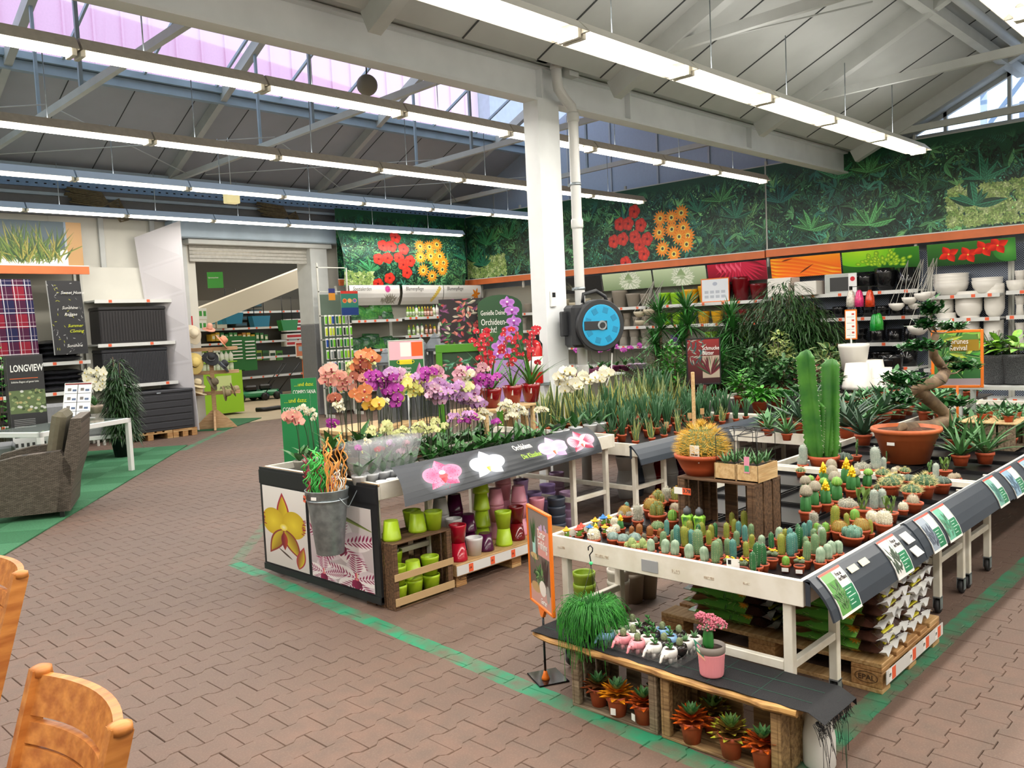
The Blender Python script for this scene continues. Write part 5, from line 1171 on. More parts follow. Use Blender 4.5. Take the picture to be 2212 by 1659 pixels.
# tray of elephant pots
tr = thing('clear_tray', 'clear plastic tray holding small elephant shaped pots on the bench', 'tray', (3.055, 2.14, .309))
clr = mat('clear_plastic', 'ffffff', .06, trans=.9, alpha=.35)
q = MB(); q.box(-.12, -.21, 0, .12, .21, .002); q.box(-.122, -.21, 0, -.12, .21, .035); q.box(.12, -.21, 0, .122, .21, .035); q.box(-.12, -.212, 0, .12, -.21, .035); q.box(-.12, .21, 0, .12, .212, .035); obj('tray', q, tr, clr)
def elephant(c, plant):
 t = thing('elephant_pot', 'x', 'plant pot'); m = mat('glaze_' + c, c, .15, coat=.4)
 q = MB(); q.sm = True; q.lathe([(.012, .012), (.024, .016), (.03, .03), (.03, .042), (.026, .052), (.022, .052), (.02, .045), (.0001, .043)], m, 16)
 for x, y in ((.013, .013), (.013, -.013), (-.013, .013), (-.013, -.013)): q.lathe([(.008, 0), (.0085, .02)], m, 8, Matrix.Translation((x, y, 0)))
 q.sphere((-.028, 0, .032), .016, m, 10, 7); obj('pot_body', q, t)
 q = MB(); q.tube([(-.04, 0, .034), (-.048, 0, .026), (-.052, 0, .014), (-.058, 0, .01)], [.008, .006, .005, .004], m, 7); obj('trunk', q, t)
 for s in (-1, 1):
  q = MB(); q.sphere((-.022, s * .017, .034), .011, m, 8, 6, sq=(.9, .3, 1.1)); obj('ear', q, t); q = MB(); q.sphere((-.041, s * .009, .036), .0018, blackp, 5, 4); obj('eye', q, t)
 q = MB(); q.lathe([(.02, .046), (.0001, .048)], soil, 12); obj('soil', q, t)
 q = MB()
 if plant == 'c': q.lathe([(.009, .046), (.013, .056), (.012, .07), (.006, .078), (.0001, .08)], mat('mini_cactus', '5a6a44', .7, col2='8a9470', nscale=200), 12, fn=lambda a, r, z: r * (1 + .1 * math.cos(9 * a)))
 elif plant == 's':
  for k in range(5): q.tube([(0, 0, .046 + k * .007), (.01 * math.cos(k * 2.4), .01 * math.sin(k * 2.4), .056 + k * .008), (.017 * math.cos(k * 2.4), .017 * math.sin(k * 2.4), .06 + k * .008)], [.002, .005, .001], mat('mini_jade', '3f7a3c', .4), 5)
  q.tube([(0, 0, .045), (0, 0, .085)], .0018, mat('mini_jade', '3f7a3c'), 5)
 else:
  for k in range(10): a = k * 2.4; q.tube([(0, 0, .048), (.014 * math.cos(a), .014 * math.sin(a), .058 + .002 * k)], [.005, .001], mat('mini_haw', '5f8a5a', .4), 5)
 obj('plant', q, t); return t
EL = {}
cols = {'b': ('8ab4dc', 'light blue'), 'p': ('f09aa4', 'pink'), 'w': ('f0eee8', 'white'), 'k': ('2a2624', 'black')}
pos = [('b', 'c'), ('p', 'c'), ('p', 'c'), ('w', 's'), ('w', 's'), ('w', 'r'), ('w', 'c'), ('w', 's'), ('k', 'c'), ('k', 'c'), ('w', 'r'), ('k', 's'), ('k', 's'), ('b', 's'), ('w', 'r'), ('w', 'c'), ('k', 's'), ('b', 'c'), ('k', 'c'), ('w', 'r')]
for k, (c, p) in enumerate(pos):
 r_, c_ = k // 5, k % 5
 if (c, p) not in EL: EL[(c, p)] = Stock(lambda c=c, p=p: elephant(cols[c][0], p))
 x = 2.965 + r_ * .06 + .008 * (c_ % 2); y = 2.32 - c_ * .083 - .01 * (r_ % 2)
 EL[(c, p)].put((x, y, .313), rz=-.35 + rnd.uniform(-.3, .3) + PI * 0 + 1.2 * (0), sc_=1.12, label=f"{cols[c][1]} elephant pot with a {dict(c='round cactus', s='jade sprig', r='small rosette')[p]}, {ORD[c_]} from the left in tray row {['one', 'two', 'three', 'four'][r_]}", group='elephant pots in the clear tray')
rp = Stock(lambda: (lambda t: (terracotta(.034, .05, t, mat('round_pot_white', 'e6e6e0', .3)), [part('leaf', leaf_mesh('leaf', .8, .3, mat('haw_green', '5a8a58', .4), 3, curl=.2, fold=-.2, shape=.6), t, (0, 0, .045), (Matrix.Rotation(k * 2.4, 4, 'Z') @ Matrix.Rotation(.5 + .1 * (k % 3), 4, 'Y')).to_euler(), .045) for k in range(9)], t)[-1])(thing('potted_succulent', 'x', 'succulent')))
rp.put((3.12, 2.43, .309), label='small rosette succulent in a round white pot behind the tray', group=None)
rp.put((3.02, 2.385, .309), label='tiny rosette succulent in a white pot at the left tray corner', group=None, sc_=.8)
# ------------------------------------------------------------------ cacti: body (> spines), pot and soil are parts of each plant
def areoles(q, pts, L, w, m, n=3, seed=1):
 r = random.Random(seed)
 for p, nrm in pts:
  p = Vector(p); nrm = Vector(nrm).normalized()
  for k in range(n):
   d = (nrm + Vector((r.uniform(-.9, .9), r.uniform(-.9, .9), r.uniform(-.6, .9)))).normalized(); s = nrm.cross(d); s = s.normalized() * w if s.length > 1e-4 else Vector((0, 0, w))
   q.add([p - s, p + s, p + d * L], [(0, 1, 2)], m, False)
def column(q, r, h, ribs, amp, m, z0=0, dome=.28, base=.75, x=0, y=0, rows=10, sub=4):
 pr = []
 for k in range(rows + 1):
  t = k / rows; f = 1.0
  if t > 1 - dome: f = math.sqrt(max(0, 1 - ((t - 1 + dome) / dome) ** 2))
  if t < .2: f *= base + (1 - base) * t / .2
  pr.append((max(.0003, r * f), z0 + h * t))
 q.lathe(pr, m, ribs * sub, Matrix.Translation((x, y, 0)), fn=(lambda a, rr, z: rr * (1 + amp * math.cos(ribs * a))) if amp else None)
 return [((x + rr * (1 + amp) * math.cos(2 * PI * j / ribs), y + rr * (1 + amp) * math.sin(2 * PI * j / ribs), z), (math.cos(2 * PI * j / ribs), math.sin(2 * PI * j / ribs), .25 if z < z0 + h * .9 else 1.5)) for rr, z in pr[1:] for j in range(ribs)]
G = lambda n, c, c2=None, nsc=30: mat(n, c, .5, noise=.15, col2=c2, nscale=nsc)
CK = {}
def ckind(key, desc, potr, poth, build):
 CK[key] = (desc, Stock(lambda: _mk(potr, poth, build)))
def _mk(potr, poth, build):
 t = thing('potted_cactus', 'x', 'cactus'); terracotta(potr, poth, t, fill=.9); b, s = MB(), MB(); fl = MB(); b.sm = True
 build(b, s, fl, poth * .88)
 body = obj('cactus_body', b, t)
 if s.v: obj('spines', s, body)['kind'] = 'stuff'
 if fl.v: obj('flower', fl, t)
 return t
wsp, gsp, osp, bsp, psp = mat('spine_white', 'e6e2d0', .6), mat('spine_gold', 'd0a848', .6), mat('spine_orange', 'b8702c', .6), mat('spine_brown', '6a4a34', .6), mat('spine_pale', 'e4dca0', .6)
def simple(r, h, ribs, amp, bm_, sm_, L, n, w=.0006, rows=10, dome=.28, step=1):
 def f(b, s, fl, z): areoles(s, column(b, r, h, ribs, amp, bm_, z, dome, rows=rows)[::step], L, w, sm_, n)
 return f
ckind('stub', 'stubby pale grey green ribbed cactus', .027, .05, simple(.0165, .075, 7, .16, G('c_stub', '7f9a80', '9fb49a'), wsp, .002, 2, dome=.4))
ckind('sp', 'green column cactus with tan spines', .027, .05, simple(.0165, .11, 12, .1, G('c_sp', '5f8058', '6f9068'), mat('spine_tan', 'c0b080', .6), .005, 3, rows=12))
ckind('gold', 'golden spined column cactus', .027, .05, simple(.015, .105, 14, .08, G('c_gold', '7a8a3a', '8f9a3c'), gsp, .005, 4, rows=13))
ckind('blue', 'blue green column cactus with white dots', .027, .05, simple(.015, .12, 6, .2, G('c_blue', '3f7a74', '568c80'), wsp, .0025, 3, .0009, rows=12))
ckind('dark', 'dark green ribbed column cactus', .027, .05, simple(.013, .11, 5, .26, G('c_dark', '1f5a34', '2f6f3c'), wsp, .003, 3, .0008, rows=12))
ckind('brown', 'small brown spined column cactus', .025, .045, simple(.013, .05, 12, .1, G('c_brown', '5a5a44', '77705a'), bsp, .005, 3, rows=6, dome=.5))
ckind('orange', 'orange brown speckled cactus', .025, .045, simple(.015, .062, 14, .06, G('c_orange', '7a5a34', 'a0602c', 150), osp, .005, 3, rows=8, dome=.4))
ckind('silver', 'silver haired column cactus', .03, .05, simple(.02, .125, 18, .06, G('c_silver', '8a9a90', 'a8b0a4'), mat('spine_silver', 'd4d8d0', .6), .006, 3, rows=14))
ckind('white', 'white haired column cactus', .03, .05, simple(.02, .09, 16, .06, G('c_white', '9a9a8a'), mat('hair', 'dcd6c8', .8), .014, 5, rows=10))
ckind('lime', 'light green ribbed cactus', .03, .05, simple(.018, .06, 9, .18, G('c_lime', '5f9a34', '7fb04a'), gsp, .005, 3, rows=7, dome=.5))
ckind('barrel', 'round ribbed barrel cactus', .035, .05, simple(.032, .05, 16, .1, G('c_barrel', '4f7044', '6a8a5a'), psp, .007, 3, rows=8, dome=.8))
ckind('goldball', 'round cactus with golden orange spines', .035, .05, simple(.03, .055, 18, .07, G('c_gb', '8a7a34', 'a88a3a'), osp, .008, 4, rows=9, dome=.8))
ckind('spiky', 'low round cactus with long pale yellow spines', .04, .06, simple(.037, .045, 13, .12, G('c_spk', '2f5234', '3f6a44'), psp, .02, 5, .0007, rows=7, dome=.9))
ckind('mound', 'dark mound cactus with white dots', .042, .05, simple(.038, .04, 11, .14, G('c_mound', '33463c', '42584a'), wsp, .003, 4, .0016, rows=6, dome=.9))
def multi(spec, bm_, sm_, L, n, ribs=14, amp=.06, rows=8, dome=.5):
 def f(b, s, fl, z):
  for x, y, r, h in spec: areoles(s, column(b, r, h, ribs, amp, bm_, z, dome, x=x, y=y, rows=rows), L, .0006, sm_, n)
 return f
ckind('mamm', 'clustered green and cream cactus', .03, .045, multi([(0, 0, .014, .05), (.018, .01, .01, .03), (-.016, .012, .01, .026), (.0, -.02, .011, .022), (.016, -.014, .009, .018)], G('c_mamm', '7a9a5a', '9ab070'), psp, .004, 3))
ckind('pair', 'pot with two brown haired cacti', .036, .045, multi([(-.017, 0, .019, .034), (.018, .002, .018, .032)], G('c_pair', '8f8a70', 'a89a84'), mat('spine_fawn', 'c8b8a4', .7), .005, 4, dome=.8))
ckind('speck', 'mound of small silver speckled cacti', .04, .045, multi([(-.02, 0, .017, .03), (.017, .005, .017, .034), (0, -.02, .016, .028), (.003, .02, .015, .03)], G('c_speck', '6f7264', 'a8a89a', 200), wsp, .006, 4, dome=.8))
ckind('cluster', 'low cluster of blue green ribbed cacti', .045, .045, multi([(-.025, 0, .014, .045), (0, .004, .014, .05), (.025, 0, .014, .044), (-.012, -.02, .013, .04), (.013, -.02, .013, .042), (.0, .024, .013, .04)], G('c_clu', '3f6f58', '6f9a88'), wsp, .003, 2, ribs=7, amp=.16))
ckind('bushy', 'bushy green cactus with golden spines', .035, .05, multi([(-.017, 0, .012, .05), (.014, .008, .013, .055), (0, -.016, .012, .045), (.004, .018, .011, .05), (-.004, 0, .012, .06)], G('c_bu', '5f6f34', '7f8a4a'), gsp, .006, 3, ribs=9, amp=.12))
def fuzz(b, s, fl, z):
 q = column(b, .022, .052, 16, .03, G('c_fuzz', 'e4dfc8', 'd0c8ac'), z, .6, rows=9); areoles(s, q, .007, .0012, mat('fuzz_hair', 'f0ecdc', .9), 6)
ckind('fuzz', 'woolly white ball cactus', .028, .045, fuzz)
def eyes(fl, z, x=-.021, r=.006):
 for sgn in (-1, 1):
  fl.sphere((x, sgn * .0085, z), r, mat('eye_white', 'f8f8f8', .2), 8, 6); fl.sphere((x - r * .8, sgn * .0085, z - .001), r * .45, blackp, 6, 4)
def fuzz_eye(b, s, fl, z): fuzz(b, s, fl, z); eyes(fl, z + .03)
ckind('fuzzeye', 'woolly white ball cactus with stick-on eyes', .028, .045, fuzz_eye)
def sombrero(c):
 def f(b, s, fl, z):
  areoles(s, column(b, .013, .045, 9, .14, G('c_lime', '5f9a34'), z, .3, rows=6), .004, .0005, psp, 2); m = mat('hat_' + c, c, .5)
  fl.lathe([(.0001, z + .042), (.02, z + .04), (.027, z + .048), (.025, z + .047), (.012, z + .044), (.011, z + .056), (.007, z + .064), (.0001, z + .066)], m, 18)
  fl.sphere((0, 0, z + .068), .0035, m, 8, 5); fl.lathe([(.0118, z + .045), (.0115, z + .05)], mat('hat_band', 'b02a20', .5) if c != 'd8402c' else mat('hat_band_y', 'f0c020', .5), 12); eyes(fl, z + .032, -.015, .0055)
  fl.sphere((-.016, 0, z + .024), .003, mat('nose_red', 'c02020', .4), 6, 4)
 return f
for n, c in (('yellow', 'f2b01e'), ('red', 'd8402c'), ('blue', '2f7fc8')): ckind('hat' + n[0], f'googly eyed cactus wearing a {n} sombrero', .025, .04, sombrero(c))
def graft(kind):
 def f(b, s, fl, z):
  m = G('c_stem', '2f7034', '3f8044'); b.lathe([(.012, z), (.016, z + .01), (.014, z + .05), (.007, z + .058), (.0001, z + .06)], m, 24, fn=lambda a, r, zz: r * (1 + .4 * math.cos(3 * a)))
  zt = z + .056
  if kind == 'ball': areoles(s, column(b, .021, .042, 20, .03, G('c_ball', '8a9078', 'a89a8a'), zt, .75, base=.55, rows=9), .0035, .0006, mat('spine_fawn', 'c8b8a4'), 4)
  elif kind == 'green': areoles(s, column(b, .018, .033, 9, .14, G('c_lime', '5f9a34'), zt, .8, base=.6, rows=7), .003, .0006, psp, 3)
  else:
   c = {'yel': 'f4c81c', 'org': 'e8502c'}[kind]; mm = mat('graft_' + kind, c, .45); r = random.Random(3)
   fl.tube([(0, 0, zt - .004), (0, 0, zt + .03), (0, 0, zt + .042)], [.009, .007, .002], mm, 9)
   for k in range(34): a = r.random() * 6.28; h = r.random(); fl.sphere(((.014 - .008 * h) * math.cos(a), (.014 - .008 * h) * math.sin(a), zt + .028 * h), .0045, mm, 6, 4)
 return f
for k, d in (('ball', 'grafted cactus with a grey woolly ball'), ('green', 'grafted cactus with a green ball'), ('yel', 'grafted cactus with a bright yellow crown'), ('org', 'grafted cactus with a small orange crown')): ckind('g' + k, d, .027, .045, graft(k))
def ybush(b, s, fl, z):
 r = random.Random(4)
 for k in range(16):
  a = r.random() * 6.28; e = r.uniform(0, .9); p = Vector((.024 * math.cos(a) * math.sin(e), .024 * math.sin(a) * math.sin(e), z + .008 + .03 * math.cos(e))); b.sphere(p, .012, G('c_yb', '4a5a3c', '6a7a5a', 120), 8, 6)
  areoles(s, [(p + Vector((.01 * math.cos(j), .01 * math.sin(j), .006)), (math.cos(j), math.sin(j), .5)) for j in range(6)], .005, .0006, wsp, 3)
 for k in range(7): a = r.random() * 6.28; e = r.uniform(.1, 1.0); fl.lathe([(.001, -.004), (.0055, .0), (.006, .004), (.0001, .005)], mat('flower_yellow', 'f2c418', .5), 9, Matrix.Translation((.034 * math.cos(a) * math.sin(e), .034 * math.sin(a) * math.sin(e), z + .018 + .036 * math.cos(e))))
ckind('ybush', 'bushy dark cactus with yellow flower buds', .03, .052, ybush)
def star(b, s, fl, z): column(b, .023, .036, 5, .2, G('c_star', '5f7a74', '8a9c94', 120), z, .8, base=.9, rows=7)
ckind('star', 'five ribbed star shaped grey green cactus', .026, .045, star)
def opu(b, s, fl, z):
 m = G('c_opu', '3f6a34', '567c44')
 for x, y, zz, rx, rz_, ti in ((0, 0, 0, .022, .03, 0), (-.014, .003, .045, .019, .026, .4), (.016, 0, .043, .018, .024, -.5), (.03, .002, .075, .014, .018, -.7)):
  T = Matrix.Translation((x, y, z + zz + rz_)) @ Matrix.Rotation(ti * .5, 4, 'Y'); b.sphere((0, 0, 0), 1, m, 12, 8, sq=(rx, .005, rz_), T=T)
  areoles(s, [(T @ Vector((rx * u, sg * .005, rz_ * v)), (0, sg, 0)) for u in (-.5, 0, .5) for v in (-.5, 0, .5) for sg in (-1, 1)], .002, .0006, psp, 3)
ckind('opu', 'opuntia cactus with flat oval pads', .03, .045, opu)
def curly(b, s, fl, z):
 m = G('c_curl', '5a7a34', '6f8f44')
 for k in range(5):
  g = []
  for i in range(9):
   t = i / 8; a = k * 1.25 + t * 1.6; r_ = .008 + .018 * t; g.append([Vector((r_ * math.cos(a + u * .5), r_ * math.sin(a + u * .5), z + .07 * t + .006 * math.sin(u * 9 + i))) for u in (-.6, -.2, .2, .6)])
  b.sheet(g, m); b.sheet([row[::-1] for row in g], m)
ckind('curly', 'wavy green crested cactus', .032, .045, curly)
C_LIST = []
def cl(ox, oy, sc_, s):
 for it in s.split(';'):
  k, *v = it.split(); v = list(map(float, v));
  if len(v) == 3: C_LIST.append((k, ox + v[0] / sc_, oy + v[1] / sc_, oy + v[2] / sc_))
cl(1480, 1060, 6.32, 'stub 40 930 720;stub 255 965 750;sp 185 890 525;sp 400 985 665;sp 475 880 615;ybush 560 1030 880;sp 590 850 610;blue 660 900 620;sp 695 720 550;ybush 775 1045 890;gold 830 870 665;gold 905 760 615;dark 905 1090 805;dark 965 1040 690;stub 1035 740 570;dark 1070 990 690;ybush 1180 930 770;dark 1180 750 530;lime 1370 975 850;gold 1325 870 570;blue 1440 880 555;blue 1490 820 530;dark 1540 790 470;ybush 1560 1000 860;sp 1650 930 650;sp 1765 850 560;stub 1835 970 750;sp 1870 720 480;stub 1945 920 700;stub 2010 860 660;stub 2090 840 650;gold 1365 680 490;stub 1275 650 470;sp 1085 520 300;sp 1000 560 370;sp 895 620 450;blue 820 660 540;gold 825 500 250;blue 895 470 345;blue 940 420 300;blue 730 600 400;gold 660 540 350;gold 640 450 280;gold 560 620 400;dark 405 600 440;gold 365 620 470;gold 330 700 515;gold 235 590 435;dark 185 620 480;blue 75 750 490;gold 80 560 400;gold 25 700 470')
cl(1190, 1040, 7.135, 'stub 1550 1065 855;stub 1755 1105 870;stub 1895 1135 890;stub 2115 1185 960;sp 1730 1000 725;sp 1880 960 695;blue 1955 990 640;gold 2080 1000 670;blue 2160 1000 700;gold 2140 780 590;blue 1780 800 620;mamm 1240 1000 840;mamm 1430 1010 850;star 960 890 770;star 1120 925 800;star 1300 920 790;brown 1170 830 720;brown 1290 830 720;brown 1440 870 750;brown 1610 900 800;orange 1240 760 630;orange 1355 790 620;orange 1520 820 650;orange 1670 800 680;barrel 1640 720 590;orange 1320 345 165;white 1340 600 350;blue 1005 480 260;goldball 1120 510 360;goldball 1540 450 270;bushy 1650 560 330;lime 1870 610 430;pair 1950 440 330;pair 2060 470 350;bushy 1440 320 120;white 1680 290 70;bushy 1960 320 110;fuzzeye 670 895 720;fuzzeye 920 800 670;fuzzeye 1000 740 620;fuzz 975 640 520;haty 215 800 640;hatr 285 700 550;hatr 440 800 630;haty 510 640 480;haty 650 560 420;hatb 590 740 600;hatb 800 620 460;haty 830 740 610;gyel 700 820 590;gyel 1090 690 460;speck 860 470 370')
cl(1700, 900, 5.53, 'gball 235 1180 840;gball 320 1090 780;gball 240 960 705;ggreen 600 1040 710;gball 565 900 600;gball 590 960 665;gball 530 800 520;gball 830 860 610;gyel 445 860 560;gyel 475 1070 765;gyel 705 840 515;gyel 770 910 600;ggreen 955 850 600;gorg 370 880 680;ggreen 290 880 670;ggreen 455 940 700;white 325 1260 1110;gold 565 1340 1060;gold 715 1290 1140;lime 810 1240 1100;goldball 620 1380 1240;goldball 885 1370 1220;gold 1000 1370 1240;cluster 770 1430 1290;fuzz 1010 1230 1110;fuzz 1060 1250 1130;fuzz 1145 1310 1140;silver 1040 1090 850;silver 1130 1080 840;curly 1230 1170 970;fuzz 1390 1100 1000;pair 1500 1050 950;speck 720 1100 1000;curly 900 1160 900;spiky 1240 880 750;spiky 1100 860 790;spiky 1490 950 830;spiky 1640 890 740;spiky 1290 790 690;spiky 1180 700 610;mound 1450 770 690;mound 1840 830 730;pair 2000 740 670;silver 1775 710 530;opu 1700 650 510;curly 1890 660 500;silver 1075 650 370;silver 1150 620 460;opu 1190 520 400;silver 190 590 340;silver 150 590 470;spiky 160 650 590;silver 415 1500 1310;sp 325 1490 1375;sp 240 1590 1460;sp 415 1440 1310;stub 390 1650 1540;stub 500 1600 1460;stub 600 1600 1450;blue 205 1430 1290;blue 265 1400 1275;dark 120 1430 1300;blue 30 1500 1340;lime 360 1350 1240;lime 460 1360 1240;fuzz 1280 640 600;spiky 1400 650 600;pair 1320 620 570;speck 900 640 560;speck 1000 640 570;mound 680 560 460;opu 640 440 310;opu 830 470 290')
C_LIST.sort(key=lambda c: (c[0], c[1]))
zone_n = {}
for k, px, yb, yt in C_LIST:
 desc, st = CK[k]; P = at_z(px, yb, .685)
 P.x = min(max(P.x, 3.25), 5.53) if P.x < 5.6 else min(P.x, 7.9); P.y = min(max(P.y, 1.55), 2.8)
 dep = (M_CAM @ np.array([P.x, P.y, .69 - CAM_H]))[2]; h = (yb - yt) / F_PX * dep
 base = {'stub': .075, 'sp': .11, 'gold': .105, 'blue': .12, 'dark': .11, 'brown': .05, 'orange': .062, 'silver': .125, 'white': .09, 'lime': .06, 'barrel': .05, 'goldball': .055, 'spiky': .05, 'mound': .04, 'mamm': .05, 'pair': .034, 'speck': .034, 'cluster': .05, 'bushy': .06, 'fuzz': .052, 'fuzzeye': .052, 'ybush': .06, 'star': .036, 'opu': .1, 'curly': .07}.get(k, .068 if k[:3] == 'hat' else .1)
 s = min(1.75, max(.7, h / base))
 z = 'left' if px < 1480 else 'middle' if px < 1715 else 'right'; zone_n[(k, z)] = zone_n.get((k, z), 0) + 1; n = zone_n[(k, z)]
 zz = {'left': 'left third', 'middle': 'middle', 'right': 'right third'}[z]
 st.put((P.x, P.y, .641), rz=rnd.uniform(-.5, .5) - .1, sc_=(min(s * 1.12, 1.5), min(s * 1.12, 1.5), s), tilt=(rnd.uniform(-.06, .06), rnd.uniform(-.06, .06)), label=f'{desc}, {ORD[n - 1]} from the left on the table {z}', group='potted cacti on the white table: ' + desc)
# black nursery trays on the beds
for tn, (x0, x1, y0, y1), ph in ((0, (3.25, 5.55, 1.55, 2.82), 'cactus'), (1, (5.66, 7.95, 1.55, 2.82), 'bonsai')):
 for i in range(5):
  for j in range(3):
   a, b = x0 + i * (x1 - x0) / 5, y0 + j * (y1 - y0) / 3; q = MB(); w, d = (x1 - x0) / 5 - .02, (y1 - y0) / 3 - .02
   q.box(0, 0, 0, w, .004, .022); q.box(0, d - .004, 0, w, d, .022); q.box(0, 0, 0, .004, d, .022); q.box(w - .004, 0, 0, w, d, .022); q.box(0, 0, 0, w, d, .001)
   obj('nursery_tray', q, None, tray_m, label=f'black nursery tray, {ORD[i]} along and {ORD[j]} across on the {ph} table', cat='tray', group=f'black nursery trays on the {ph} table', loc=(a, b, .6405))
# pots with barcode labels at the near corner
for (px, py, w) in ((1696.8, 1214.3, 'light green cactus'), (1726.8, 1218.2, 'yellow budded cactus')):
 P = at_z(px, py, .685); q = MB(); q.box(-.001, -.014, 0, .001, .014, .016, lipw); o = obj('barcode_label', q, None, label=f'white barcode label round the pot of the {w} at the table corner', cat='label', loc=(P.x - .03, P.y - .012, .652), rz=.35)
q = MB(); q.box(-.001, -.028, 0, .001, .028, .075, lipw); q.box(-.0015, .008, .05, .0015, .022, .07, blackp); q.box(-.0015, -.02, .008, .0015, .012, .025, mat('bar_ink', '8a8a8a'))
obj('price_card', q, None, label='white price card with a barcode standing at the near rail of the cactus table', cat='card', loc=(3.235, 1.83, .645), rz=.3)
# crate riser in the middle of the cactus table with its load
rz_c = crate('dark slatted crate standing on the cactus table as a riser', (3.76, 2.44, .64), .44, .28, .30, open_='-y', m1=darkw, rz=-PI / 2)
gb_ = thing('golden_barrel_cactus', 'golden barrel cactus with dense yellow spines in a wide terracotta bowl', 'cactus', (3.88, 2.36, .94)); gb_.scale = (1.38, 1.38, 1.3)
q = MB(); q.lathe([(.062, 0), (.08, .03), (.098, .07), (.104, .07), (.106, .085), (.098, .087), (.092, .075)], tc_, 28); obj('pot', q, gb_); q = MB(); q.lathe([(.093, .074), (.0001, .078)], soil, 16); obj('soil', q, gb_)
q = MB(); ar = column(q, .082, .125, 24, .07, G('c_gbb', '5f6a2c', '6f7a3a'), .07, .85, rows=13, sub=3); bd = obj('cactus_body', q, gb_); q = MB()
areoles(q, [a for a in ar], .036, .0011, mat('spine_bright_gold', 'e0b850', .5), 6); obj('spines', q, bd)['kind'] = 'stuff'
q = MB(); q.bbox(-.002, -.02, 0, .002, .02, .07, lipw, b=.001); q.box(-.003, -.014, .03, -.002, .014, .036, inkm); o = obj('plant_tag', q, gb_); o.location = (-.085, -.02, .06)
tag2 = thing('price_sign', 'orange and white price sign reading 3.78 clipped under the golden cactus', 'sign', (3.745, 2.40, .885), -PI / 2)
q = MB(); q.box(-.05, -.002, -.035, .0, 0, .0, lipw); q.box(0, -.002, -.035, .05, 0, 0, tagm); obj('card', q, tag2); text('3.78', .026, inkm, tag2, (.004, -.0025, -.024), (PI / 2, 0, 0), bold=.0005)
palew2 = wood('pale_box_wood', 'd8b988', 'c09a68')
for k, (y, lab) in enumerate(((2.175, 'left pale wooden plant box with a black wire hoop frame'), (2.052, 'right pale wooden plant box with a pink tag on a wire frame'))):
 t = thing('plant_box', lab, 'plant box', (3.79, y, .941)); t.scale = (1.1, 1.2, 1.5)
 for a in ((0, -.048, 0, .004, .048, .055), (.18, -.048, 0, .184, .048, .055), (0, -.05, 0, .184, -.046, .055), (0, .046, 0, .184, .05, .055), (0, -.048, 0, .184, .048, .004)): q = MB(); q.box(*a); obj('board', q, t, palew2)
 q = MB()
 for yy in (-.044, .044):
  q.tube([(.006, yy, .03), (.006, yy, .15), (.05, yy * .6, .17), (.13, yy * .6, .17), (.178, yy, .15), (.178, yy, .03)], .0016, n=5)
 for z in (.06, .15): q.tube([(.006, -.044, z), (.006, .044, z), (.178, .044, z), (.178, -.044, z), (.006, -.044, z)], .0013, n=4)
 q.tube([(.05, -.026, .17), (.05, .026, .17)], .0013, n=4); q.tube([(.13, -.026, .17), (.13, .026, .17)], .0013, n=4); obj('wire_frame', q, t, blackp)
 q = MB(); q.box(.008, -.042, .03, .176, .042, .045); obj('soil', q, t, soil); lm = leaf_mesh('leaf', .06, .012, mat('haw_green', '5a8a58'), 3, curl=.3, fold=-.3, shape=.5, th=.003)
 for c in range(4):
  for j in range(7): part('leaf', lm, t, (.03 + c * .042, .01 * (-1) ** c, .045), (Matrix.Rotation(j * .9 + c, 4, 'Z') @ Matrix.Rotation(.3 + .13 * (j % 3), 4, 'Y')).to_euler())
 if k: q = MB(); q.box(-.004, -.012, .03, -.003, .012, .085, mat('tag_pink', 'e898b0', .5)); q.box(-.0045, -.01, .035, -.004, .01, .055, mat('tag_green', '4fa06a', .5)); obj('plant_tag', q, t)
fb = [mat('fert_lime', '8cc83a', .3), mat('fert_cap', '4a4e52', .4), mat('fert_label', '2f6a3c', .4, col2='8fb848', nscale=30)]
for k, (x, y, w) in enumerate(((3.72, 2.36, 'left'), (3.73, 2.295, 'right'))):
 t = thing('fertiliser_bottle', f'lime green plant food bottle, the {w} of two under the riser crate', 'bottle', (x, y, .645), .2)
 q = MB(); q.sm = True
 for w_, z0, z1 in ((1, 0, .02),): pass
 pr = [(-.019, -.026), (.019, -.026), (.022, 0), (.019, .026), (-.019, .026), (-.022, 0)]
 for z0, z1, s0, s1 in ((0, .03, .9, .95), (.03, .06, .95, .85), (.06, .1, .85, 1.05), (.1, .112, 1.05, .7)):
  q.add([(x_ * s0, y_ * s0, z0) for x_, y_ in pr] + [(x_ * s1, y_ * s1, z1) for x_, y_ in pr], [(i, (i + 1) % 6, 6 + (i + 1) % 6, 6 + i) for i in range(6)] + [tuple(range(11, 5, -1))], fb[0], False)
 obj('body', q, t); q = MB(); q.lathe([(.02, .11), (.021, .125), (.018, .14), (.008, .146), (.007, .152), (.0001, .153)], fb[1], 14); obj('cap', q, t)
 q = MB(); q.box(-.0235, -.015, .05, -.021, .015, .1, fb[2]); obj('label', q, t)
# ------------------------------------------------------------------ orchid table
OT = plant_table('white plant table full of blooming orchids', 3.24, 5.75, 4.34, 5.72, z=.80, casters=False)
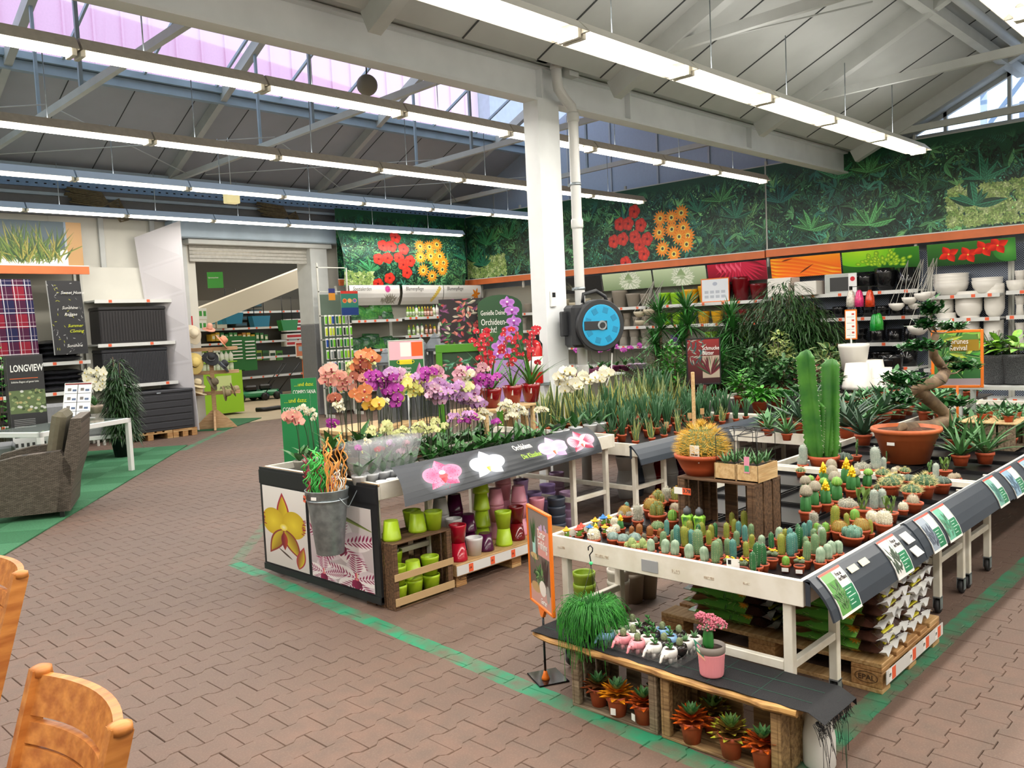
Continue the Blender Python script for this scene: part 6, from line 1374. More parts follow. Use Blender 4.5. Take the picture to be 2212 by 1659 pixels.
# end panel with two orchid posters
def poster_orchid(kind):
 if kind == 'y':
  R = Ras(300, 520, 'e8e4de'); R.grad('efece8', 'cfc8c4'); r = random.Random(2)
  R.leaf(140, 250, PI / 2, 240, 90, 'd8c02c', 'b89a20', edge='a83040');
  for sg in (-1, 1): R.disc(140 + sg * 72, 290, 80, 88, 'e8d23c', 'c8aa24'); R.leaf(140, 250, -PI / 2 + sg * .55, 210, 88, 'c8b434', '9a7a24', edge='8a3a34')
  for sg in (-1, 1):
   for k in range(10): R.leaf(140 + sg * (120 + r.random() * 20), 250 + k * 9, (0 if sg > 0 else PI) + r.uniform(-.4, .4), 26, 7, 'b03048')
  R.leaf(140, 230, -PI / 2, 120, 46, '7a2430', 'a84030'); R.disc(140, 262, 26, 22, 'f4ecd0', 'e8d23c')
  R.leaf(230, 10, 1.3, 160, 60, 'c8b434', '9a5a34', edge='a83040'); R.leaf(190, 60, 2.6, 120, 12, '5a4a40')
 else:
  R = Ras(300, 520, 'e6dfe0'); R.grad('ddd6d4', 'b8a8b0'); r = random.Random(5)
  for cx, cy, S in ((150, 270, 1.0), (220, 60, .8), (60, 40, .6)):
   for k in range(5):
    a = PI / 2 + k * 1.256; R.leaf(cx, cy, a, 190 * S, 120 * S, 'efe6e8', 'd8c8d0')
    for j in range(9):
     for sg in (-1, 1):
      d = (20 + j * 18) * S; R.leaf(cx + math.cos(a) * d, cy + math.sin(a) * d, a + sg * 1.0, 46 * S * math.sin(PI * (j + 1) / 11) + 6, 8 * S, '7a1440', '9a2458')
   R.leaf(cx, cy, -PI / 2, 90 * S, 60 * S, '8a1a4a', '6a1038'); R.leaf(cx, cy + 6, PI / 2, 50 * S, 20 * S, 'e8d8b0', 'd83a6a'); R.disc(cx, cy, 14 * S, 12 * S, 'f0c8a0', 'c03060')
  R.leaf(20, 500, -.4, 330, 26, '8a9a4c', '5f6a3c')
 return R
panel = thing('poster_stand', 'black framed end panel with two large orchid posters', 'panel', (3.2, 5.02, 0))
q = MB(); q.box(-.006, -.72, .04, .012, .70, .80, mat('panel_black', '1b1c20', .5)); q.box(-.012, -.72, .68, -.006, .70, .78, mat('panel_black')); q.box(-.014, -.72, .03, .012, .70, .075, mat('panel_black')); obj('board', q, panel)
q = MB(); q.bbox(.0, -.72, .785, .03, .70, .80, palew); obj('top_lath', q, panel)
print_sheet('poster', pmat('orch_y', poster_orchid('y')), (-.013, .66, .09), (-.013, .09, .09), (-.013, .09, .67), (-.013, .66, .67), panel, th=.003)
print_sheet('poster', pmat('orch_s', poster_orchid('s')), (-.013, .05, .09), (-.013, -.66, .09), (-.013, -.66, .64), (-.013, .05, .64), panel, th=.003)
# header sign
a0, a1 = at_z(845, 1010, .89), at_z(1268, 922, .89); b0, b1_ = at_z(876, 1095, .70), at_z(1301, 976, .70)
R = Ras(1000, 190, '34373c'); R.grad('3c4046', '2c2f34');
for x, c, d, l, l2, kw in ((170, 'e0507c', 'f08aa8', 'b81c30', 'd84a50', dict(spots='c02858')), (375, 'eef2fa', 'dce4f2', 'f0c030', 'f0e8c0', {}), (725, 'dfa0e0', 'e8b8ea', 'c05a30', 'f0d8e8', {}), (895, 'f0d0dc', 'e8a8bc', 'c04a40', 'f4e8e0', dict(vein='b83a5c', narrow='a02848'))):
 R.disc(x, 92, 96, 86, (.8, .84, .92), '34373c'); R.orchid(x, 95, 78, c, d, l, l2, **kw)
q = MB(); pm = pmat('orch_header', R, rough=.5, spec=.3); NB = 8
def hp(u, t): p = a0.lerp(a1, u).lerp(b0.lerp(b1_, u), t); p.y -= .03 * math.sin(PI * t); p.z += .02 * math.sin(PI * t); return p
for i in range(NB):
 t0, t1 = (i + 1) / NB, i / NB; q.quad(hp(0, t0), hp(1, t0), hp(1, t1), hp(0, t1), m=pm); q.uv[len(q.f) - 1] = [(0, 1 - t0), (1, 1 - t0), (1, 1 - t1), (0, 1 - t1)]
 q.add([hp(0, t1) + Vector((0, .004, 0)), hp(1, t1) + Vector((0, .004, 0)), hp(1, t0) + Vector((0, .004, 0)), hp(0, t0) + Vector((0, .004, 0))], [(0, 1, 2, 3)], slate)
for u in (0, 1):
 for i in range(NB): q.add([hp(u, i / NB), hp(u, (i + 1) / NB), hp(u, (i + 1) / NB) + Vector((0, .004, 0)), hp(u, i / NB) + Vector((0, .004, 0))], [(0, 1, 2, 3)], slate)
hs = obj('orchid_header_sign', q, None, label='curved anthracite header strip with four orchid photos along the orchid table', cat='sign')
n_ = (hp(.5, 1) - hp(.5, 0)).normalized(); tilt = math.atan2(abs(n_.z), abs(n_.y)); p = hp(.51, .36)
text('Orchideen', .075, lipw, hs, (p.x, p.y - .03, p.z + .016), (tilt, 0, (a1 - a0).to_track_quat('X', 'Z').to_euler().z), sx=.62, bold=.001)
p = hp(.53, .66); text('Die Klassiker', .068, mat('klassiker_green', 'a6d22c', .5), hs, (p.x, p.y - .03, p.z + .016), (tilt, 0, (a1 - a0).to_track_quat('X', 'Z').to_euler().z), sx=.6, shear=.25)
# ---- orchids
FM = {}
def flower(c1, c2, lip1, R=.045, key=None):
 k = key or (c1, R)
 if k in FM: return FM[k]
 q = MB(); m1, m2, ml = mat('pet_' + c1, c1, .5, col2=c2, nscale=40), mat('pet_' + c2, c2, .5), mat('lip_' + lip1, lip1, .4)
 def petal(a, L, W, m, off):
  d = Vector((0, math.cos(a), math.sin(a))); s = Vector((0, -math.sin(a), math.cos(a))); rows = []
  for i in range(5):
   t = i / 4; w = W / 2 * (.25 + .75 * math.sin(PI * min(1, t * .9 + .12)) ** .7) * (1 if t < 1 else .35); rows.append([d * (L * t) + s * (w * u) + Vector((off - .18 * L * t * t + .05 * L * abs(u), 0, 0)) for u in (-1, 0, 1)])
  q.sheet(rows, m)
 for a in (PI / 2, PI * 1.22, PI * 1.78): petal(a, R * .95, R * .62, m2, 0)
 for a in (.12, PI - .12): petal(a, R * 1.05, R * 1.25, m1, .003)
 q.lathe([(.0001, -R * .05), (R * .16, 0), (R * .12, R * .22), (.0001, R * .3)], ml, 7, Matrix.Translation((.005, 0, -R * .28)) @ Matrix.Rotation(.7, 4, 'Y')); q.sphere((.008, 0, .0), R * .1, mat('column_pale', 'f0e4c8', .5), 6, 4)
 FM[k] = q.mesh('flower'); return FM[k]
og = mat('orchid_leaf', '2f5f2c', .3, col2='3f7a38', nscale=8, spec=.5); stm = mat('orchid_stem', '2c3420', .5); bud = mat('orchid_bud', 'c8c88a', .5)
LM = [leaf_mesh('leaf', .15, .055, og, 6, curl=.5, fold=-.25, shape=.72, droop=.2), leaf_mesh('leaf', .19, .06, og, 6, curl=.35, fold=-.25, shape=.75, droop=.1)]
for me in LM: me.materials[0].use_backface_culling = False
clearp = mat('pot_clear', 'c9c4b8', .2, alpha=.7); potw = mat('pot_white_orchid', 'e4e6ea', .25)
OC = {'lil': ('c98ad0', 'd8b0dc', '8a1a5a', 'lilac pink'), 'mag': ('a8249a', 'b84aae', '6a1060', 'magenta'), 'yel': ('dcdc6c', 'e4e08a', 'd8a830', 'light yellow'), 'wht': ('efecda', 'e4e0c4', 'e0c85a', 'white'), 'sal': ('e8988c', 'e0a894', 'b83a50', 'salmon'), 'org': ('dd7a4a', 'd8905c', 'b02c48', 'orange'), 'gol': ('e8b030', 'e0b84a', 'c87a20', 'golden yellow'), 'pnk': ('dca0c4', 'e8c4d8', '9a2a60', 'pale pink'), 'brn': ('9a4a34', 'a86048', '7a2430', 'rust brown'), 'red': ('b8182c', 'c82838', 'f0d0d0', 'red'), 'lim': ('d8dc94', 'e0e4a8', 'c8b85a', 'pale green yellow'), 'ros': ('c88aa0', 'd8a8b0', '8a2a50', 'dusty pink')}
on = {}
def orchid(px, py, Y, col, n=6, R=.04, zb=.80, lean=None, leaves=4, pot='clear', where='in the middle', nst=1, spread=.16, pr=.05, leafk=0, desc=None, name='potted_orchid'):
 zb = .755 if zb < .88 else zb; P = at_y(px, py, Y); c1, c2, lc, cn = OC[col]; h = max(.16, P.z - zb); fm = flower(c1, c2, lc, R); k = (cn, where, desc); on[k] = on.get(k, 0) + 1
 lab = desc or f'{cn} orchid'
 t = thing(name, f'{lab}, {ORD[on[k] - 1]} such {where}', 'orchid', (P.x, P.y + .02, zb), group=f'{cn} orchids {where} of the orchid table')
 m = {'clear': clearp, 'white': potw}.get(pot) or pot; q = MB(); q.lathe([(pr * .75, 0), (pr * .95, .07), (pr * 1.03, .072), (pr * 1.03, .085), (pr * .92, .085), (pr * .9, .072), (.0001, .074)], m, 14); obj('pot', q, t)
 for j in range(leaves): part('leaf', LM[(j + leafk) % 2], t, (0, 0, .075), (Matrix.Rotation(j * 2 * PI / leaves + rnd.uniform(-.5, .5) - 2.3, 4, 'Z') @ Matrix.Rotation(rnd.uniform(.15, .75), 4, 'Y')).to_euler(), rnd.uniform(.8, 1.15))
 for s in range(nst):
  a = rnd.uniform(-.5, .5) + (s - (nst - 1) / 2) * 1.2; side = Vector((.7, -.7, 0)) * math.copysign(1, rnd.random() - .5) + Vector((-.35, -.35, 0)); side = side * (spread * rnd.uniform(.5, 1)) if lean is None else Vector(lean)
  if nst > 1: side = Vector((.75, -.66, 0)) * spread * (1 if s % 2 else -1)
  p0 = Vector((0, 0, .07)); p1 = Vector((.01, 0, .07 + (h - .05) * .7)); p2 = Vector((side.x * .35, side.y * .35, h + .02)); p3 = Vector((side.x, side.y, h - .02 - .12 * abs(spread)))
  bez = lambda u: p0 * (1 - u) ** 3 + p1 * 3 * u * (1 - u) ** 2 + p2 * 3 * u * u * (1 - u) + p3 * u ** 3
  q = MB(); q.tube([bez(u / 9) for u in range(10)], .0028, stm, 5); q.tube([(.008, .004, .07), (.01, .004, h * .8)], .002, stm, 4); st = obj('stem', q, t)
  for i in range(n):
   u = 1 - .5 * i / max(1, n); b = bez(u); off = Vector((rnd.uniform(-1, 1), rnd.uniform(-1, 1), rnd.uniform(-.6, .7))) * R * .75
   part('flower', fm, t, b + off, (Matrix.Rotation(-2.35 + rnd.uniform(-.7, .7), 4, 'Z') @ Matrix.Rotation(rnd.uniform(-.35, .25), 4, 'Y')).to_euler(), rnd.uniform(.85, 1.1))
  q = MB()
  for i in range(3): q.sphere(bez(1) + Vector((side.x * .12 * (i + 1), side.y * .12 * (i + 1), -.01 * i)) + Vector((rnd.uniform(-.01, .01),) * 3), .006, bud, 6, 5)
  obj('bud', q, st)
 return t
Z3 = lambda x, y: (600 + x / 6.144, 740 + y / 6.144); Z4 = lambda x, y: (900 + x / 5.027, 740 + y / 5.027)
def many(f, spec, **kw):
 for it in spec.split(';'): c, x, y = it.split(); orchid(*f(float(x), float(y)), col=c, **kw)
# back rows (tall)
many(Z3, 'sal 640 330;org 1020 150;org 1150 130;brn 1040 260;sal 960 390;sal 1070 400', Y=5.35, n=7, R=.05, where='at the back left', spread=.1, zb=.84)
many(Z3, 'mag 1210 400;mag 1310 420;mag 1410 400;mag 1480 470;mag 1430 560;mag 1500 680;lil 1380 350;pnk 1560 360;yel 1620 500;yel 1750 450;yel 1850 400;yel 1740 570;yel 1640 610;yel 1890 520', Y=5.1, n=8, R=.042, where='in the back row', spread=.1, zb=.82)
many(Z4, 'lil 100 340;lil 150 410;lil 250 430;lil 200 500;lil 380 420;lil 330 470;lil 460 540;lil 560 490;lil 570 570;lil 620 620;ros 300 250;ros 420 270;mag 60 260;mag 650 350;mag 740 350;lim 340 360;wht 500 300;ros 640 240;mag 700 270;pnk 130 470;pnk 280 540;brn 700 430;lim 480 440;pnk 540 560', Y=5.0, n=9, R=.04, where='in the middle row', spread=.1, zb=.82, leaves=3)
many(Z3, 'lim 860 230;lim 1180 220;lim 880 330', Y=5.55, n=12, R=.02, where='behind the salmon ones', spread=.12, zb=.84)
many(Z3, 'wht 1200 640;wht 1340 720;wht 460 800;wht 540 850;wht 850 760;wht 900 730', Y=5.0, n=10, R=.02, where='at the left end', spread=.08, zb=.82)
# front row
many(Z3, 'lim 1400 1030;lim 1350 1100;lim 1570 1110;lim 1780 1110;lim 1700 1190;lim 2040 1000;lim 1960 1110;lim 2160 1110', Y=4.62, n=8, R=.022, where='in the front row left', spread=.1, leaves=4, pr=.045)
many(Z4, 'lil 340 760;lil 470 730;mag 560 770;mag 610 800;mag 820 820;wht 770 770;lim 150 850;lim 290 890;lim 380 870;wht 880 650;wht 960 620;wht 1060 600;wht 1200 650;wht 1330 700;wht 970 760;wht 1410 680;wht 1120 700;ros 700 720;wht 1240 720;wht 830 700', Y=4.55, n=8, R=.021, where='in the front row right', spread=.11, leaves=5, pr=.045)
# left corner specials
many(Z3, 'sal 270 900;sal 400 960', Y=5.45, n=4, R=.05, where='at the left corner', spread=.12, zb=.80)
orchid(*Z3(660, 1020), Y=5.2, col='mag', n=9, R=.03, where='by the wooden riser', spread=.1)
brown_bowl = mat('bowl_brown', '4a3020', .25, noise=.3, nscale=12)
for (x, y, c, Rr, w) in ((1080, 640, 'org', .055, 'orange orchid in a brown ribbed bowl'), (1250, 760, 'gol', .05, 'golden yellow orchid beside the brown ribbed bowl'), (700, 700, 'brn', .04, 'orchid leaves in a dark brown bowl')):
 orchid(*Z3(x, y), Y=4.85, col=c, n=4, R=Rr, zb=.90, pot=brown_bowl, pr=.085 if c != 'gol' else .05, where='on the wooden riser', desc=w, spread=.06, leaves=5, leafk=1)
rs = crate('wooden riser crate under the brown orchid bowls', (3.45, 4.7, .755), .55, .35, .14, m1=darkw)
# big white orchids at the right end and wrapped ones at the left
for k, (x, y) in enumerate(((1500, 300), (1580, 420), (1720, 330), (1880, 340), (1980, 290))):
 orchid(*Z4(x, y), Y=4.75, col='wht', n=9, R=.052, pot='white', pr=.062, where='at the right end', spread=.15, leaves=6, leafk=1, desc='tall orchid with large white blooms', zb=.80)
cello = mat('cellophane', 'f4f8ff', .12, alpha=.16)
for k, (x, y, c) in enumerate(((1080, 1370, 'mag'), (1240, 1280, 'wht'), (1400, 1390, 'red'), (1520, 1300, 'lil'), (1740, 1310, 'ros'), (1640, 1420, 'pnk'))):
 t = orchid(*Z3(x, y), Y=4.50, col=c, n=5, R=.022, pot='white', where='in cellophane at the front left', desc=OC[c][3] + ' mini orchid in a white bowl', spread=.03, leaves=4, pr=.05)
 q = MB(); q.lathe([(.045, .06), (.07, .14), (.085, .24), (.1, .3)], cello, 9, fn=lambda a, r, z: r * (1 + .12 * math.sin(a * 5 + z * 20))); obj('cellophane', q, t)
for k in range(4):
 x_ = 3.33 + .085 * k; q = MB(); q.lathe([(.02, 0), (.035, .012), (.042, .035), (.038, .038), (.034, .03), (.0001, .024)], potw, 16); o = obj('bowl', q, None, label=f'small white ceramic bowl, {ORD[k]} from the left at the orchid table corner', cat='bowl', group='white bowls at the orchid table corner', loc=(x_, 4.41, .76))
# red cambria orchids in red glass pots on a pale riser
q = MB(); q.bbox(0, 0, .13, .62, .26, .15, palew2, b=.003);
for x in (.01, .58): q.box(x, .01, 0, x + .03, .04, .13, palew2); q.box(x, .22, 0, x + .03, .25, .13, palew2)
P = at_y(1040, 885, 5.0); rz_t = at_y(1107, 874, 5.05).z; q.v = [(x, y, z if z < .1 else z + rz_t - .912) for x, y, z in q.v]; obj('display_riser', q, None, label='pale wooden riser under the red orchid pots', cat='riser', loc=(P.x, 4.95, .76))
strap = leaf_mesh('leaf', .34, .022, mat('strap_green', '4f8a34', .4, col2='3a7030', nscale=9), 7, curl=.35, fold=-.3, shape=.6, droop=.08)
redpot = mat('red_glass', '8a0f16', .12, coat=.6)
fr = flower(*OC['red'][:3], R=.026, key='cambria')
for k, (px, w) in enumerate(((1062, 'left'), (1107, 'middle'), (1147, 'right'))):
 P = at_y(px, 850, 5.05 + .03 * (k == 1)); t = thing('potted_orchid', f'red orchid with strap leaves in a dark red glass pot, {w} of three', 'orchid', (P.x, P.y, rz_t + .002), group='red orchids in red glass pots'); t.scale = (1.3, 1.3, 1.15)
 q = MB(); q.lathe([(.045, 0), (.066, .12), (.068, .14), (.062, .14), (.058, .12), (.0001, .11)], redpot, 20); obj('pot', q, t)
 q = MB(); q.box(-.046, -.05, .07, -.0455, -.015, .11, lipw); o = obj('price_label', q, t); o.rotation_euler = (0, 0, .0)
 for j in range(16 if k != 1 else 9): part('leaf', strap, t, (0, 0, .11), (Matrix.Rotation(j * 2.4, 4, 'Z') @ Matrix.Rotation(rnd.uniform(.05, .7), 4, 'Y')).to_euler(), rnd.uniform(.7, 1.15) * (.8 if k == 1 else 1))
 for s in range(3 if k != 1 else 1):
  d = Vector((rnd.uniform(-.1, .1), rnd.uniform(-.1, .1), 0)); q = MB(); pts = [Vector((0, 0, .1)), d * .4 + Vector((0, 0, .3)), d + Vector((0, 0, .56))]; q.tube(pts, .003, stm, 5); obj('stem', q, t)
  for i in range(9): u = i / 8; part('flower', fr, t, pts[1].lerp(pts[2], u) + Vector((rnd.uniform(-.04, .04), rnd.uniform(-.04, .04), .0)), (Matrix.Rotation(-2.35 + rnd.uniform(-1.2, 1.2), 4, 'Z')).to_euler(), rnd.uniform(.8, 1.2))
# ---- zinc bucket with curly sticks, hooked on the end panel
P = at_x(702, 1045, 3.02); bk = thing('zinc_bucket', 'grey zinc bucket full of curly coloured sticks hung before the orchid posters', 'bucket', (3.03, P.y, .36))
q = MB(); q.lathe([(.085, 0), (.088, .004), (.125, .33), (.128, .35), (.131, .352), (.137, .41), (.14, .415), (.14, .42), (.133, .42), (.125, .36), (.08, .02), (.0001, .02)], mat('zinc', '8f999c', .38, metal=.6, noise=.3, nscale=18), 32); obj('body', q, bk)
q = MB(); q.tube([(.0, -.136, .37), (.06, -.14, .3), (.17, -.1, .4)], .003, n=5); q.lathe([(.1345, .35), (.137, .355), (.1345, .36)], None, 32); obj('handle', q, bk, galv)
q = MB(); q.box(-.001, -.032, 0, 0, .032, .042, tagm); st2 = obj('price_sign', q, bk); st2.location = (-.137, .05, .35); st2.rotation_euler = (0, .08, -.35)
text('1.99 1.99', .018, inkm, st2, (-.002, .028, .014), (PI / 2, 0, -PI / 2), sx=.7)
q = MB(); q.box(-.001, -.02, 0, 0, .02, .02, lipw); o = obj('barcode_label', q, bk); o.location = (-.13, -.045, .37); o.rotation_euler = (0, .08, .35)
def stick(a, r0, h, curl, R, m, q):
 pts = []
 for i in range(26):
  t = i / 25; z = .1 + t * h; cr = R * max(0, t - .45) * 2; pts.append(Vector((r0 * math.cos(a) * (1 + t * .5) + cr * math.cos(curl * t), r0 * math.sin(a) * (1 + t * .5) + cr * math.sin(curl * t), z)))
 q.tube(pts, .0042, m, 5)
for nm, c, n, h, cu, R_, cen in (('green', '4fc05a', 46, .56, 30, .026, 1.9), ('dark red', '8a2a34', 9, .55, 26, .018, 2.2), ('orange', 'e8a050', 14, .66, 40, .016, -1.2), ('white', 'e8e4da', 8, .45, 24, .02, -1.0), ('pink', 'd85a78', 5, .5, 22, .02, .5)):
 q = MB(); [stick(cen + rnd.uniform(-1.1, 1.1), rnd.uniform(.02, .09), h * rnd.uniform(.7, 1.05), cu * rnd.uniform(.8, 1.2), R_, None, q) for _ in range(n)]; o = obj('curly_stick', q, bk, mat('stick_' + nm, c, .45)); o['label'] = nm + ' curly sticks'; o['kind'] = 'stuff'
# ---- lime pots crate and the pots on the pallet
lc_ = crate('wooden crate standing on end with lime green pots on and in it', (3.22, 4.2, 0), .5, .3, .43, open_='-y', m1=darkw)
cardb = mat('cardboard', 'b89a70', .8)
for z, h in ((.03, .05), (.19, .045)): q = MB(); q.bbox(.0, -.012, z, .5, -.006, z + h, cardb, b=.001); obj('cardboard_strip', q, lc_)
plime, pred, pdred, pplum, pwhite, ppink, plil, pgrey, pmauve = mat('cover_lime', 'a8c828', .35), mat('cover_red', 'b0122c', .15), mat('cover_darkred', '6a0e14', .12), mat('cover_plum', '4a1238', .15), mat('cover_white', 'dcdcdc', .3), mat('cover_pink', 'd890a4', .35), mat('cover_lilac', 'a088c0', .3, alpha=.9), mat('cover_slate', '3f4858', .4), mat('cover_mauve', 'b898bc', .4)
def cover(x, y, z, m, cn, lab, up=True, r=.062, h=.125):
 shelf_pot(x, y, z, r, h, 'taper', m, lab, 'glazed cover pots under the orchid table', up=up, name='cover_pot')
for k, (x, y, up) in enumerate(((3.30, 4.30, 0), (3.54, 4.33, 0), (3.64, 4.28, 1), (3.58, 4.43, 1))): cover(x, y, .431, plime, '', f"lime green pot {'upside down' if not up else 'upright'} on top of the wooden crate, {ORD[k]} from the left", up)
for k, (x, y, z, up) in enumerate(((3.31, 4.28, .012, 1), (3.31, 4.28, .137, 1), (3.45, 4.29, .012, 1), (3.45, 4.29, .137, 0), (3.59, 4.28, .012, 1), (3.59, 4.28, .137, 1), (3.38, 4.40, .2, 1), (3.3, 4.41, .2, 1))): cover(x, y, z, plime, '', f"lime green pot inside the wooden crate, {'upper' if z > .1 else 'lower'} one, {ORD[k // 2] if k != 7 else 'leftmost back'} column", up)
zp = .166
for k, (x, y, n, m, cn, ups) in enumerate(((3.86, 4.29, 2, pred, 'red', (0, 1)), (4.02, 4.3, 1, pwhite, 'white', (1,)), (3.97, 4.45, 2, pwhite, 'white', (0, 1)), (4.15, 4.32, 1, pplum, 'plum', (0,)), (4.12, 4.46, 2, pplum, 'plum', (0, 0)), (4.33, 4.31, 2, plime, 'lime green', (0, 1)), (4.28, 4.48, 4, plime, 'lime green', (0, 0, 0, 0)), (4.5, 4.34, 2, pdred, 'dark red', (0, 1)), (4.14, 4.62, 3, pplum, 'plum', (0, 1, 0)), (4.0, 4.62, 3, pwhite, 'white', (0, 1, 0)), (4.45, 4.5, 3, ppink, 'pink', (0, 1, 0)), (4.62, 4.42, 3, ppink, 'pink', (0, 1, 0)), (4.62, 4.58, 4, ppink, 'pink', (0, 0, 1, 0)), (4.8, 4.4, 2, ppink, 'pink', (0, 1)), (4.82, 4.58, 3, plil, 'lilac', (1, 0, 1)))):
 for j in range(n): cover(x, y, zp + .126 * j, m, cn, f"{cn} glossy pot, {['lowest', 'second', 'third', 'fourth'][j]} layer in stack {ORD[k]} on the pot pallet", bool(ups[j]))
for k, (px, py, m, cn, n) in enumerate(((1155, 1150, plil, 'lilac', 4), (1205, 1165, pgrey, 'slate grey', 4), (1230, 1150, pmauve, 'mauve', 4), (1185, 1110, plil, 'violet tinted lilac', 3), (1205, 1080, pmauve, 'rear mauve', 3))):
 P = at_z(px, py, 0)
 for j in range(n): cover(P.x, P.y, j * .07, m, cn, f"{cn} embossed pot, {['lowest', 'second', 'third', 'fourth'][j]} of its nested stack right of the pot pallet", True, r=.075, h=.14)
# pots under the cactus table
cgw = mat('cover_pale', 'c4bfb4', .4)
for k, (px, py, m, cn, n) in enumerate(((1265, 1325, mat('cover_olive', '7a9424', .35), 'olive green', 2), (1338, 1318, cgw, 'pale ribbed', 2), (1370, 1300, mat('cover_taupe', '948878', .4), 'taupe ribbed', 2), (1400, 1290, mat('cover_taupe'), 'taupe', 2))):
 P = at_z(px, py, 0)
 for j in range(n): cover(P.x, P.y, j * .1, m, cn, f"{cn} pot under the cactus table, {['lower', 'upper'][j]} of two", True, r=.07, h=.19 - .03 * j)
# ------------------------------------------------------------------ plant island behind, foliage, bonsai
plant_table('white plant table with snake plants behind the cactus table', 5.9, 8.2, 4.2, 5.75, z=.70, casters=False)
plant_table('white plant table with foliage plants beyond the snake plants', 8.25, 10.6, 4.2, 5.75, z=.70, casters=False)
bumper(5.75, 8.15, 4.2, .70, 'slate display strip in front of the snake plant table')
bumper(8.2, 10.6, 4.2, .70, 'slate display strip before the far foliage table')
def strip(q, p, d, up, L, W, m, droop=.3, n=4, edge=None, fold=.2):
 """arching blade from p, heading d (horizontal unit) with initial rise up"""
 s = Vector((-d.y, d.x, 0)); rows = []
 for i in range(n + 1):
  t = i / n; w = W / 2 * (math.sin(PI * min(1, .12 + t * .88)) ** .8 if t < 1 else .05); c = p + d * (L * t * math.cos(up)) + Vector((0, 0, L * t * math.sin(up) - droop * L * t * t))
  rows.append([c - s * w, c + Vector((0, 0, -fold * w)), c + s * w] if not edge else [c - s * w, c - s * w * .7, c + s * w * .7, c + s * w])
 for i in range(n):
  k = len(rows[0]) - 1
  for j in range(k): q.add([rows[i][j], rows[i][j + 1], rows[i + 1][j + 1], rows[i + 1][j]], [(0, 1, 2, 3)], edge if edge and j in (0, k - 1) else m, True)
def hd(a): return Vector((math.cos(a), math.sin(a), 0))
FG = {'palm': ('35662c', '24501f'), 'yuc': ('3a7a34', '2a5f28'), 'ali': ('2f5226', '1f3d1a'), 'sch': ('3f6f38', '2a5028'), 'var': ('a8b86a', '4f7a3c'), 'cal': ('2f6434', '8fb080'), 'bright': ('4f9a34', '3a7a28'), 'red': ('5a1424', '2f4a2c'), 'fern': ('2f7030', '225524'), 'ivy': ('2f6a2c', '447f3a'), 'dief': ('8fc03c', '4f8a34'), 'zam': ('3a8a34', '2a6a28')}
fm_ = {k: mat('foliage_' + k, v[0], .42, col2=v[1], nscale=14) for k, v in FG.items()}
blk_pot = mat('nursery_pot', '1f2022', .5)
